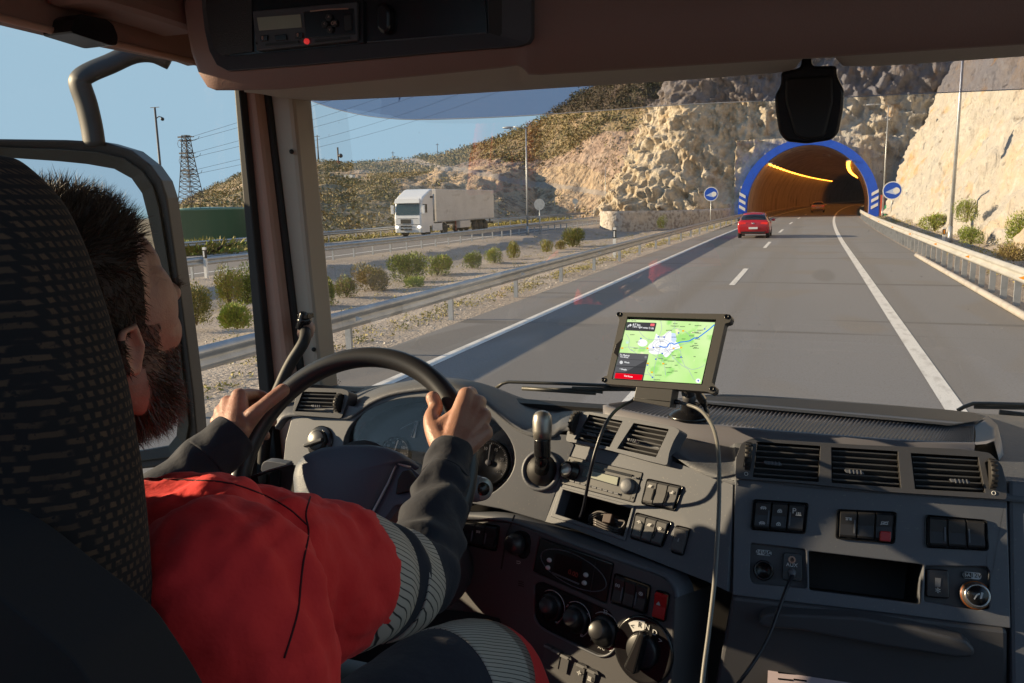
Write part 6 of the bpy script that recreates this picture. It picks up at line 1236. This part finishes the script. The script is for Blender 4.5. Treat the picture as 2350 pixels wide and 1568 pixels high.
b.tube([h(0, -.025, -.05), h(0, -.04, -.12), (-.72, .545, 2.09), (-.71, .52, 1.98)], [.060, .058, .064, .085], 18)
S_r, E_r, W_r = V((-.525, .565, 2.052)), V((-.468, .862, 1.918)), onY(1030, 1046, 1.105)
S_l, E_l, W_l = V((-.905, .58, 2.03)), V((-1.0, .86, 1.86)), onY(541, 996, 1.09)
b.tube([(-.715, .5, 1.62), (-.715, .5, 1.8), (-.715, .51, 1.98)], [.13, .14, .12], 18)
for S_, E_, W__ in ((S_r, E_r, W_r), (S_l, E_l, W_l)): b.tube([(-.715, .52, 2.0), S_], [.07, .055], 12).tube([S_, E_], [.048, .034], 12).tube([E_, E_.lerp(W__, .4), W__], [.034, .029, .024], 12)
def hand(wr, mcp, fing, thumb, fr):
    for m_, f_ in zip(mcp, fing):
        b.tube([wr, wr.lerp(m_, .5), m_], [.024, .021, .0150], 10); b.ball(m_, .0152)
        b.tube(cr([m_] + f_, 4), [fr * (1.18 - .36 * i / (4 * len(f_))) for i in range(4 * len(f_) + 1)], 10)
        b.ball(f_[-1], fr * .84)
    for a, c in zip(mcp, mcp[1:]): b.tube([wr.lerp(a, .6), wr.lerp(c, .6)], .0165, 10).tube([wr.lerp(a, .88), wr.lerp(c, .88)], .0125, 10)
    b.tube(cr([wr] + thumb, 4), [.023 - .0105 * min(1, i / 9) for i in range(4 * len(thumb) + 1)], 10); b.ball(thumb[-1], .0122); b.tube([thumb[0], wr.lerp(mcp[0], .75)], [.017, .012], 10)
Y = lambda *a: onY(*a)
hand(W_r, [Y(1070, 909, 1.185), Y(1094, 926, 1.19), Y(1107, 957, 1.18), Y(1110, 993, 1.165)],
     [[Y(1080, 902, 1.225), Y(1064, 905, 1.246), Y(1035, 922, 1.235)], [Y(1101, 922, 1.232), Y(1080, 928, 1.250), Y(1048, 945, 1.232)], [Y(1111, 953, 1.220), Y(1090, 958, 1.238), Y(1058, 970, 1.220)], [Y(1112, 988, 1.200), Y(1094, 990, 1.216), Y(1068, 998, 1.200)]],
     [Y(1000, 992, 1.130), Y(990, 958, 1.150), Y(1000, 936, 1.172), Y(993, 914, 1.180)], .0108)
hand(W_l, [Y(549, 910, 1.150), Y(524, 926, 1.150), Y(510, 946, 1.140), Y(502, 968, 1.125)],
     [[Y(578, 906, 1.205), Y(607, 912, 1.225), Y(618, 940, 1.212)], [Y(560, 925, 1.205), Y(604, 940, 1.224), Y(625, 968, 1.202)], [Y(545, 950, 1.195), Y(588, 968, 1.212), Y(609, 1000, 1.188)], [Y(535, 975, 1.175), Y(572, 990, 1.192), Y(593, 1014, 1.165)]],
     [Y(562, 972, 1.112), Y(592, 942, 1.122), Y(626, 914, 1.142), Y(649, 896, 1.158)], .0108)
body = organic(b, 'body', [M['skin'], M['scalp'], M['stubble']], dr, .0030, 3, .45)
def hairzone(p):
    q = HM.transposed() @ (p - HC) / HS; x, y, z = q
    if z < -.17 or q.length > .2: return 0
    fl_ = .052 + .30 * max(0, z - .045) - .25 * max(0, .045 - z) * 0
    if z > -.02 and y < .016 + 1.2 * max(0, z - .048) and not (abs(x) > .080 and z < .0): return 1
    if -.075 < z <= -.02 and y < -.028: return 1
    if -.10 < z <= -.02 and y < -.05: return 1
    if abs(x) > .045 and -.06 < z <= -.02 and .006 < y < .034: return 2
    if z < -.052 + .10 * max(0, .04 - y) and z > -.15 and y > .008 and not (abs(x) < .02 and y > .085 and z > -.095 and z < -.075): return 2
    if -.078 < z < -.060 and y > .08 and abs(x) < .03: return 2
    return 0
me = body.data; zs_ = [hairzone(p.center) for p in me.polygons]; me.polygons.foreach_set('material_index', zs_)
eb = MB()
for s_ in (1, -1): eb.ball(h(s_ * .031, .083, -.016), .0125)
eb.build('eyes', M['white'], dr)
def strands(name, zn, n, m):
    F_ = [p for p, z in zip(me.polygons, zs_) if z == zn]; A = [p.area for p in F_]; mb = MB(); vs = []; fs = []
    for p in random.choices(F_, A, k=n):
        c = p.center + V((random.uniform(-1, 1), random.uniform(-1, 1), random.uniform(-1, 1))) * .002; q = HM.transposed() @ (c - HC); nn = p.normal
        if zn == 1:
            top = max(0, min(1, (q.z - .035) / .045)); ln_ = .007 + .021 * top * random.uniform(.5, 1.2) + .004 * random.random(); comb = HM @ V((random.uniform(-.3, .3), .35 * top + .1, .45 * top - .55 * (1 - top)))
        else:
            k_ = max(0, min(1, (-q.z - .055) / .06)); ln_ = .007 + .024 * k_ * random.uniform(.6, 1.2); comb = HM @ V((random.uniform(-.25, .25), .35, -.75))
        cl_ = NZ.noise_vector(c * 55) * .55; d = (nn * ((.28 + .34 * top) if zn == 1 else .5) + cl_ + comb + V((random.gauss(0, .2), random.gauss(0, .2), random.gauss(0, .2)))).normalized(); bend = V((random.gauss(0, .5), random.gauss(0, .5), random.gauss(0, .3) - .25))
        s_ = d.cross(V((random.gauss(0, 1), random.gauss(0, 1), random.gauss(0, 1)))).normalized() * random.uniform(.0003, .00055); a = c - nn * .001; e_ = a + d * ln_ * .55; t_ = e_ + (d + bend * .6).normalized() * ln_ * .5
        k = len(vs); vs += [a - s_, a + s_, e_ + s_ * .8, e_ - s_ * .8, t_]; fs += [(k, k + 1, k + 2, k + 3), (k + 3, k + 2, k + 4)]
    return mb.add(vs, fs).build(name, m, dr, normals=False)
strands('hair', 1, 17000, M['hair']); strands('beard', 2, 9000, M['beard'])
bl = MB(); vs = []; fs = []
for s_ in (1, -1):
    for i in range(220):
        a = h(s_ * random.uniform(.012, .055), .099 - random.random() * .012, .010 + random.gauss(0, .003)); d = HM @ V((s_ * .7, .35, .2 + random.gauss(0, .2))); k = len(vs); vs += [a, a + V((0, 0, .0007)), a + d * .009]; fs.append((k, k + 1, k + 2))
    for i in range(70):
        a = h(s_ * random.uniform(.02, .044), .096, -.012); d = HM @ V((s_ * .25, .9, .25 + random.gauss(0, .15))); k = len(vs); vs += [a, a + V((.0006, 0, 0)), a + d * .010]; fs.append((k, k + 1, k + 2))
bl.add(vs, fs).build('eyebrows', M['hair'], dr, normals=False)
nb = MB()
for tip, prev, up in ((Y(993, 914, 1.180), Y(1000, 936, 1.172), V((-.4, -.8, .3))), (Y(649, 896, 1.158), Y(626, 914, 1.142), V((.0, -.85, .5)))):
    d = (tip - prev).normalized(); n_ = (up - d * up.dot(d)).normalized(); m_ = Matrix((d.cross(n_), d, n_)).transposed(); nb.ball(tip + n_ * .0080 + d * .001, (.0058, .0078, .0026), m_, 14, 8)
nb.build('nails', mat('nail', (.55, .33, .26, 1), .3), dr)
# ---- clothes
def cloth(n, c, c2, **k): return mat(n, c, .85, var=[(3, c2, .42, .66, 4)], bump=[('noise', 9, .25), ('noise', 420, .45)], sheen=.04, **k)
M['red_cloth'] = cloth('red_cloth', (.86, .030, .028, 1), (.76, .022, .022, 1)); M['navy_cloth'] = cloth('navy_cloth', (.011, .013, .022, 1), (.017, .020, .033, 1)); M['navy_trousers'] = cloth('navy_trousers', (.016, .018, .032, 1), (.022, .024, .040, 1))
def bandmat():
    m = mat('reflective_band', (.36, .33, .29, 1), .6); N, L = m.node_tree.nodes, m.node_tree.links; tc = N.new('ShaderNodeTexCoord'); mp = N.new('ShaderNodeMapping'); mp.inputs['Rotation'].default_value = (R(50), R(35), R(20)); L.new(tc.outputs['Object'], mp.inputs[0]); t = N.new('ShaderNodeTexWave'); t.inputs['Scale'].default_value = 52; t.inputs['Distortion'].default_value = .8; t.bands_direction = 'Z'; L.new(mp.outputs[0], t.inputs[0])
    mr = N.new('ShaderNodeMapRange'); mr.inputs[1].default_value = .04; mr.inputs[2].default_value = .14; L.new(t.outputs[1], mr.inputs[0]); mx = N.new('ShaderNodeMix'); mx.data_type = 'RGBA'; mx.inputs[6].default_value = (.03, .03, .03, 1); mx.inputs[7].default_value = (.46, .41, .35, 1); L.new(mr.outputs[0], mx.inputs[0]); L.new(mx.outputs[2], N['Principled BSDF'].inputs['Base Color']); return m
M['band'] = bandmat()
j = MB(); j.ball((-.705, .50, 1.80), (.205, .135, .30)).ball((-.70, .515, 1.97), (.19, .11, .14)).ball(S_r + V((.0, -.01, .0)), (.088, .088, .092)).ball(S_l, (.085, .085, .088)).tube([(-.71, .525, 2.065), S_r + V((0, 0, .012))], [.075, .078], 16).tube([(-.71, .525, 2.065), S_l], [.075, .078], 16).tube([S_r, S_r.lerp(E_r, .4), S_r.lerp(E_r, .64)], [.090, .087, .081], 18).ball((-.60, .47, 1.86), (.12, .10, .22)).tube([(-.60, .47, 1.90), S_r.lerp(E_r, .25) + V((-.01, -.01, -.045)), S_r.lerp(E_r, .58) + V((-.01, 0, -.02))], [.10, .088, .074], 16).ball((-.53, .52, 1.93), (.075, .09, .13)).ball(onY(520, 1560, .5), (.10, .09, .16))
jk = organic(j, 'jacket', M['red_cloth'], dr, .006, 8, .5)
def wrinkle(o, amp, sc, st=(1, 1, 1)):
    for v, nn in zip(o.data.vertices, [v.normal.copy() for v in o.data.vertices]): q = V((v.co.x * st[0], v.co.y * st[1], v.co.z * st[2])) * sc; v.co += nn * (abs(NZ.noise(q)) * 1.6 - .35 + .5 * NZ.noise(q * 2.3)) * amp
    o.data.update()
wrinkle(jk, .010, 9, (1, 1.7, .6)); wrinkle(jk, .0045, 24, (1.4, .7, .8)); wrinkle(jk, .0016, 60, (1, .6, 1))
bv = BVHTree.FromObject(jk, bpy.context.evaluated_depsgraph_get())
def onjk(x, y, d=.0003):
    hit = bv.ray_cast(EYE, ray(x, y))[0]
    return None if hit is None else hit - ray(x, y) * d
M['seam'] = mat('seam', (.06, .006, .008, 1), .9)
for nm, pts in (('seam', [(345, 1099), (430, 1102), (520, 1108), (600, 1134), (660, 1166), (706, 1206)]), ('seam', [(712, 1140), (702, 1180), (708, 1225), (696, 1290), (690, 1340), (684, 1400), (668, 1460), (652, 1510)])):
    P = [p for p in (onjk(q.x, q.y) for q in cr([(*q, 0) for q in pts], 8)) if p]
    if len(P) > 3: MB().tube(P, .0009, 6).build(nm, M['seam'], jk)
co = MB(); co.tube(cr([(-.72 + .088 * math.cos(a), .545 + .07 * math.sin(a), 2.105 + .014 * math.sin(a)) for a in [2 * PI * k / 16 for k in range(16)]], 2, True), .022, 10, True, flat=1.5)
organic(co, 'collar', M['navy_cloth'], dr, .005, 4)
nv = MB(); nv.tube([(-.74, .56, 2.07), S_l + V((.03, .02, .02)), S_l + V((-.01, .03, .01))], [.07, .078, .08], 16); ny = organic(nv, 'shoulder_yoke', M['navy_cloth'], dr, .006, 6); 
def sleeve(path, prof, parts, wr_amp, seed):
    P = cr(path, 40); L_ = [0]
    for a, c in zip(P, P[1:]): L_.append(L_[-1] + (c - a).length)
    T = L_[-1]; n = len(P)
    for nm, m_, t0, t1, ex, par in parts:
        rows = []; idx = [i for i in range(n) if t0 - .006 <= L_[i] / T <= t1 + .006]
        px_ = None
        for i in idx:
            t = (P[min(i + 1, n - 1)] - P[max(i - 1, 0)]).normalized(); x = V((0, 0, 1)).cross(t).normalized(); y = t.cross(x); f = L_[i] / T; r_ = lerp_prof(prof, f) + ex; row = []
            endt = 1
            for k in range(40):
                a = 2 * PI * k / 40; ph = f * 60 + 1.6 * math.sin(a + seed) + NZ.noise(V((math.cos(a) * 1.5, math.sin(a) * 1.5, f * 7 + seed))) * 3
                w_ = wr_amp * math.sin(ph) * (.35 + .65 * max(0, NZ.noise(V((math.cos(a), math.sin(a), f * 9 + seed * 3))) + .4)) if nm == 'sleeve' else wr_amp * .3 * math.sin(ph)
                row.append(P[i] + (x * math.cos(a) + y * math.sin(a)) * (r_ + w_))
            rows.append(row)
        MB().grid(rows, True, True).build(nm, m_, par or dr, solid=.003)
bR, bN = M['band'], M['navy_cloth']
sleeve([S_r, S_r.lerp(E_r, .5) + V((.004, 0, -.004)), E_r, E_r.lerp(W_r, .5) + V((.006, 0, -.008)), W_r + (W_r - E_r).normalized() * .01], [(0, .083), (.33, .080), (.5, .064), (.7, .050), (.84, .040), (.93, .035), (1, .034)], [('reflective_band', bR, .32, .41, .002, None), ('sleeve', bN, .405, .455, .0, None), ('reflective_band', bR, .45, .52, .002, None), ('sleeve', bN, .515, .90, 0, None), ('cuff', bN, .895, 1.0, .001, None)], .0062, 1)
sleeve([S_l, S_l.lerp(E_l, .5), E_l, E_l.lerp(W_l, .5), W_l], [(0, .08), (.5, .065), (.8, .05), (1, .040)], [('sleeve', bN, .0, .90, 0, None), ('cuff', bN, .895, 1.0, .001, None)], .004, 5)
K_r = V((-.468, .985, 1.675)); hipr = V((-.60, .50, 1.62))
sleeve([hipr, hipr.lerp(K_r, .5) + V((0, 0, .02)), K_r + V((0, 0, 0)), V((-.44, 1.09, 1.58)), V((-.43, 1.12, 1.25))], [(0, .105), (.5, .100), (.68, .092), (1, .07)], [('trouser_leg', M['navy_trousers'], .0, .50, 0, None), ('reflective_band', bR, .495, .575, .001, None), ('trouser_leg', M['red_cloth'], .57, 1.0, .001, None)], .004, 9)
K_l = V((-.93, 1.0, 1.66)); hipl = V((-.82, .50, 1.62))
sleeve([hipl, K_l, V((-.93, 1.1, 1.3))], [(0, .105), (1, .07)], [('trouser_leg', M['navy_trousers'], .0, 1.0, 0, None)], .004, 4)
pel = MB().ball((-.71, .48, 1.62), (.2, .14, .13)); organic(pel, 'trousers', M['navy_trousers'], dr, .008, 6)
# ================================================================ tablet on its mount, adapter box, cables
T0 = onY(*z9(1010, 620), 1.52); TP = Pl(T0, -12, -24)
tb = thing('tablet', 'navigation tablet in a thick black rugged case showing a green map', 'tablet', TP.at(*z9(1000, 1050)))
Z9 = lambda L: [z9(*q) for q in L]
case = rp2(Z9([(440, 185), (470, 142), (1735, 160), (1800, 168), (1815, 205), (1795, 262), (1735, 275), (1572, 1000), (1625, 1040), (1622, 1100), (1580, 1128), (1525, 1100), (310, 1005), (258, 980), (256, 935), (280, 912), (310, 908), (462, 232)]), 4)
scr = Z9([(560, 226), (1613, 263), (1446, 1003), (378, 938)]); bez = Z9([(556, 192), (1630, 226), (1462, 1016), (366, 948)])
M['case'] = mat('case', (.058, .056, .054, 1), .48, bump=[('noise', 300, .2)])
plate(TP, case, [bez], 'case', M['case'], tb, .006, .020, .006, .004)
pprism(TP, bez, -.012, .0).build('bezel', M['gloss_black'], tb)
for q in ((458, 168), (1758, 198), (272, 958), (1578, 1066)): MB().lathe([(.0046, 0), (.0046, .003), (.003, .0032), (.003, -.001), (.0001, -.001)], TP.at(*z9(*q), .005), TP.n, 18).build('screw', M['gloss_black'], tb)
pprism(TP, Z9([(500, 450), (415, 530), (385, 625), (440, 680), (462, 570)]), .004, .0085).build('port_cover', M['gloss_black'], tb, bevel=.001)
def emis(n, c, k): return mat(n, (0, 0, 0, 1), .5, emit=(c, k), spec=0)
def mapmat():
    m = mat('map_screen', (.02, .02, .02, 1), .12, spec=.4); N, L = m.node_tree.nodes, m.node_tree.links; b_ = N['Principled BSDF']; tc = N.new('ShaderNodeTexCoord'); last = None
    for sc, lo_, hi_, c in ((9, .40, .62, C(184, 232, 140)), (24, .56, .62, C(160, 222, 120)), (40, .62, .66, C(236, 240, 190)), (17, .66, .70, C(200, 220, 250))):
        n = N.new('ShaderNodeTexNoise'); n.inputs['Scale'].default_value = sc; n.inputs['Detail'].default_value = 6; L.new(tc.outputs['Object'], n.inputs[0]); mr = N.new('ShaderNodeMapRange'); mr.inputs[1].default_value = lo_; mr.inputs[2].default_value = hi_; L.new(n.outputs[0], mr.inputs[0]); mx = N.new('ShaderNodeMix'); mx.data_type = 'RGBA'; L.new(mr.outputs[0], mx.inputs[0])
        if last is None: mx.inputs[6].default_value = C(212, 240, 172)
        else: L.new(last, mx.inputs[6])
        mx.inputs[7].default_value = c; last = mx.outputs[2]
    L.new(last, b_.inputs['Emission Color']); b_.inputs['Emission Strength'].default_value = SCR; return m
SCR = .62
sc_ = pprism(TP, scr, -.001, .0008).build('screen', mapmat(), tb, normals=True)
def ep(pts, m, d, nm): return MB().add([TP.at(*z9(*q), d) for q in pts], [tuple(range(len(pts)))]).build(nm, m, sc_, normals=False)
E_white, E_dark, E_dark2, E_red, E_grey, E_blue = emis('scr_white', C(255, 255, 255), SCR), emis('scr_dark', C(66, 66, 68), SCR), emis('scr_dark2', C(92, 92, 94), SCR), emis('scr_red', C(225, 10, 32), SCR), emis('scr_road', C(165, 165, 190), SCR), emis('scr_blue', C(45, 130, 225), SCR)
E_ink, E_yel, E_pale, E_water = emis('scr_ink', C(60, 60, 66), SCR), emis('scr_yellow', C(240, 185, 20), SCR), emis('scr_pale', C(248, 250, 248), SCR), emis('scr_water', C(205, 222, 252), SCR)
city = [(1000 + 170 * math.cos(a) * (1 + .25 * math.sin(3 * a)) , 520 + 130 * math.sin(a) * (1 + .3 * math.sin(5 * a + 1))) for a in [2 * PI * k / 40 for k in range(40)]]; ep(city, E_pale, .0012, 'town_area')
ep([(740 + 60 * math.cos(a), 510 + 45 * math.sin(a)) for a in [2 * PI * k / 14 for k in range(14)]], E_pale, .0012, 'town_area'); ep([(900 + 85 * math.cos(a), 610 + 40 * math.sin(a)) for a in [2 * PI * k / 14 for k in range(14)]], E_pale, .0013, 'town_area')
ep([(1090, 390), (1135, 395), (1150, 470), (1120, 515), (1085, 480)], E_water, .0014, 'lake_area')
rd = MB(); random.seed(3)
for L_ in ([(940, 540), (860, 575), (700, 575), (560, 560), (480, 590)], [(960, 540), (930, 640), (880, 820), (880, 970)], [(1000, 560), (1080, 650), (1200, 770), (1290, 830), (1340, 920), (1370, 965)], [(960, 240), (970, 340), (940, 440), (960, 520)], [(1130, 250), (1120, 330), (1030, 400), (1000, 480)], [(540, 400), (580, 470), (575, 570), (640, 620)], [(700, 370), (750, 430), (820, 470), (930, 470)], [(1000, 600), (1110, 590), (1190, 600), (1210, 690), (1250, 790)], [(860, 650), (950, 690), (1070, 600), (1200, 540), (1310, 500)], [(1120, 330), (1250, 370), (1320, 440), (1310, 490)], [(820, 800), (800, 850), (850, 910)], [(960, 660), (1000, 780), (1020, 900)], [(1250, 790), (1340, 830), (1450, 800), (1490, 770)], [(1390, 380), (1470, 350), (1520, 300)], [(760, 890), (830, 900), (860, 940)], [(600, 590), (700, 660), (720, 640)]):
    stroke(TP, [z9(p.x, p.y) for p in cr([(x, y, 0) for x, y in L_], 5)], .0007, .0017, rd)
for r_ in (75, 110): stroke(TP, [z9(970 + r_ * math.cos(a), 545 + r_ * .7 * math.sin(a)) for a in [2 * PI * k / 24 for k in range(25)]], .0006, .0017, rd)
rd.build('map_roads', E_grey, sc_, normals=False)
rt_ = MB(); stroke(TP, Z9([(940, 548), (990, 562), (1035, 560), (1060, 520), (1090, 510), (1120, 528), (1200, 500), (1260, 495), (1310, 485), (1370, 448), (1400, 455), (1460, 410), (1540, 350), (1607, 290)]), .0021, .0020, rt_); rt_.build('route_line', E_blue, sc_, normals=False)
tg = MB()
for i in range(66):
    x, y = random.uniform(560, 1560), random.uniform(265, 980)
    if x < 830 and (y > 610 or y < 390) or (x < 980 and y < 385): continue
    if x > 1600 - (y - 260) * .22 - 90: continue
    w_ = random.uniform(30, 90); n_ = int(w_ / 9)
    for k in range(n_): xx = x + k * 9; tg.add([TP.at(*z9(xx, y), .0021), TP.at(*z9(xx + 6, y), .0021), TP.at(*z9(xx + 6, y + random.choice((8, 10, 12))), .0021), TP.at(*z9(xx, y + 9), .0021)], [(0, 1, 2, 3)])
tg.build('map_print', E_ink, sc_, normals=False)
sy = MB(); sb2 = MB()
for x, y in ((1230, 365), (800, 575), (1115, 575), (1205, 567), (805, 758), (990, 760), (852, 865), (495, 573)): sy.add([TP.at(*z9(x + a, y + b_), .0022) for a, b_ in ((-13, -9), (13, -9), (13, 9), (-13, 9))], [(0, 1, 2, 3)])
for x, y in ((930, 438), (1000, 440), (872, 565), (978, 638), (900, 706), (1205, 680), (1490, 342), (800, 777), (860, 925), (720, 457), (1175, 390)): sb2.add([TP.at(*z9(x + a, y + b_), .0022) for a, b_ in ((-9, -8), (9, -8), (9, 8), (-9, 8))], [(0, 1, 2, 3)])
sy.build('map_symbols', E_yel, sc_, normals=False); sb2.build('map_symbols', emis('scr_blue2', C(60, 95, 200), SCR), sc_, normals=False)
pprism(TP, rp2(Z9([(553, 256), (910, 268), (885, 374), (530, 358)]), 2), .0018, .0022).build('direction_panel', E_dark, sc_); pprism(TP, rp2(Z9([(838, 276), (887, 278), (880, 308), (832, 305)]), 1), .0022, .0026).build('speed_tag', emis('scr_pink', C(240, 110, 118), SCR), sc_)
text('4.7 km', TP, *z9(668, 292), .0060, E_white, sc_, 'lettering', .0028, rz=-1.5, squeeze=1.0); text('Turn right onto C-26', TP, *z9(745, 324), .0052, E_white, sc_, 'lettering', .0028, rz=-1.5)
ar = MB(); stroke(TP, Z9([(562, 322), (568, 302), (582, 295), (602, 296)]), .0014, .0028, ar); stroke(TP, Z9([(588, 282), (604, 296), (585, 312)]), .0012, .0028, ar); ar.build('turn_arrow', E_white, sc_, normals=False)
ep([(462, 626), (814, 646), (745, 966), (400, 940), (402, 900)], E_dark, .0018, 'route_panel')
ep([(462, 626), (814, 646), (803, 708), (402, 938), (378, 938)], E_dark2, .0019, 'route_panel'); pprism(TP, rp2(Z9([(415, 872), (742, 895), (728, 958), (400, 936)]), 1.5), .0020, .0024).build('end_button', E_red, sc_)
mb = MB(); stroke(TP, Z9([(440, 702), (800, 722)]), .0006, .0024, mb); stroke(TP, Z9([(425, 788), (778, 806)]), .0016, .0024, mb); stroke(TP, Z9([(415, 864), (750, 888)]), .0016, .0024, mb); mb.build('list_lines', emis('scr_line', C(55, 55, 57), SCR), sc_, normals=False)
ep([(483 + 20 * math.cos(a), 745 + 20 * math.sin(a)) for a in [2 * PI * k / 18 for k in range(18)]], emis('scr_lgrey', C(215, 215, 215), SCR), .0026, 'work_icon'); ep([(778 + 15 * math.cos(a), 682 + 15 * math.sin(a)) for a in [2 * PI * k / 14 for k in range(14)]], emis('scr_mgrey', C(130, 130, 132), SCR), .0026, 'close_icon')
text('To Madrid', TP, *z9(523, 660), .0048, E_white, sc_, 'lettering', .0028, rz=-2); text('5 hrs 40 min', TP, *z9(520, 682), .0034, E_white, sc_, 'lettering', .0028, rz=-2); text('Work', TP, *z9(550, 747), .0044, E_white, sc_, 'lettering', .0028, rz=-2); text('< Details', TP, *z9(505, 830), .0042, E_white, sc_, 'lettering', .0028, rz=-2); text('End Route', TP, *z9(570, 914), .0042, E_white, sc_, 'lettering', .0028, rz=-2)
ep([(1411 + 30 * math.cos(a), 967 + 27 * math.sin(a)) for a in [2 * PI * k / 22 for k in range(22)]], E_white, .0024, 'compass_button'); ep([(1395, 965), (1425, 952), (1414, 984), (1410, 970)], emis('scr_nav', C(40, 60, 210), SCR), .0027, 'compass_arrow')
text('9:41   Tue 9 Jan', TP, *z9(615, 239), .0028, E_ink, sc_, 'lettering', .0022, rz=-2)
# mount and adapter
mo_ = thing('tablet_mount', 'black suction cup mount holding the tablet on the dashboard tray', 'tablet mount', onZ(*z9(1300, 1420), TZ))
sc0 = onZ(*z9(1300, 1405), TZ + .004); MB().lathe([(.040, 0), (.041, .003), (.038, .006), (.028, .013), (.018, .016), (.016, .030), (.0001, .031)], sc0, (0, 0, 1), 40).build('suction_cup', M['gloss_black'], mo_)
MB().ball(sc0 + V((0, 0, .040)), .014).build('ball_joint', M['plastic_dark'], mo_)
pts = [onY(*z9(*q), 1.60) for q in ((1330, 1100), (1440, 1110), (1500, 1195), (1515, 1300), (1545, 1385), (1500, 1410), (1470, 1300), (1400, 1210))]; MB().prism(pts, (0, .018, 0)).build('arm', M['gloss_black'], mo_, bevel=.003)
MB().tube([sc0 + V((0, 0, .04)), sc0 + V((.0, -.02, .075)), TP.at(*z9(1200, 900), -.03)], [.011, .012, .014], 12).build('stem', M['plastic_dark'], mo_)
ab = thing('adapter_box', 'small dark grey adapter box hanging under the tablet', 'adapter', TP.at(*z9(880, 1250)))
AB = Pl(TP.at(*z9(870, 1150), .012), -12, -14)
bx_ = [z9(*q) for q in ((665, 1040), (1108, 1074), (1072, 1292), (624, 1208))]
pprism(AB, rp2(bx_, 2), -.034, .0).build('housing', M['case'], ab, bevel=.002)
MB().tube([AB.at(*z9(*q), .0004) for q in ((640, 1172), (1082, 1222))], .0006, 5).build('joint_line', M['black'], ab)
s0 = AB.at(*z9(1080, 1215), -.020); MB().tube([s0 + AB.u * .002, s0 + AB.u * .010, s0 + AB.u * .018], [.0055, .005, .0042], 12).build('strain_relief', M['gloss_black'], ab)
pprism(AB.off(-.012), Z9([(1205, 1095), (1270, 1140), (1262, 1165), (1215, 1150)]), -.01, .0).build('clip', M['case'], ab)
M['cable_black'] = mat('cable_black', (.012, .014, .022, 1), .35); M['cable_light'] = mat('cable_light', (.16, .155, .145, 1), .45)
tag(MB().tube(cr([AB.at(*z9(640, 1180), -.012), AB.at(*z6(1010, 45), -.004), onY(*z6(930, 90), 1.43), onY(*z6(870, 170), 1.38), onY(*z6(820, 300), 1.36), onY(*z6(785, 440), 1.36), A_.at(*z6(755, 600), .012), A_.at(*z6(738, 660), -.02), A_.at(*z6(728, 672), -.03)], 8), .0032, 10).build('cable', M['cable_black']), 'black cable running from the adapter box into the storage bin', 'cable')
tag(MB().tube(cr([s0 + AB.u * .018, onY(*z6(1370, 85), 1.46), onY(*z6(1425, 140), 1.42), onY(*z6(1462, 220), 1.36), onY(*z6(1481, 340), 1.31), onY(*z6(1484, 520), 1.26), onY(*z6(1478, 720), 1.21), onY(*z6(1460, 1000), 1.15), onY(*z6(1430, 1270), 1.10), onY(*z6(1400, 1500), 1.06), onY(*z6(1380, 1700), 1.03)], 8), .0034, 10).build('cable', M['cable_light']), 'grey cable hanging from the adapter box down past the centre console', 'cable')
ux = C_.at(*z7(552, 1000), .0); uc = thing('charging_cable', 'black charging cable plugged in below the AUX mark, hanging to the lower left', 'cable', ux)
MB().tube([ux - C_.n * .006, ux + C_.n * .012, ux + C_.n * .020 - C_.v * .006], [.0058, .0062, .0045], 12).build('plug', M['plastic_grey'], uc)
MB().tube(cr([ux + C_.n * .020 - C_.v * .006, C_.at(*z7(528, 1075), .045), C_.at(*z7(490, 1175), .06), C_.at(*z7(440, 1310), .08), C_.at(*z7(395, 1400), .09), C_.at(*z7(330, 1500), .10), C_.at(*z7(270, 1580), .10), C_.at(*z7(200, 1680), .10)], 8), .0031, 10).build('wire', M['cable_black'], uc)

bpy.data.scenes.remove(TMP)
for o in list(bpy.data.objects):
    if o.users == 0: bpy.data.objects.remove(o)
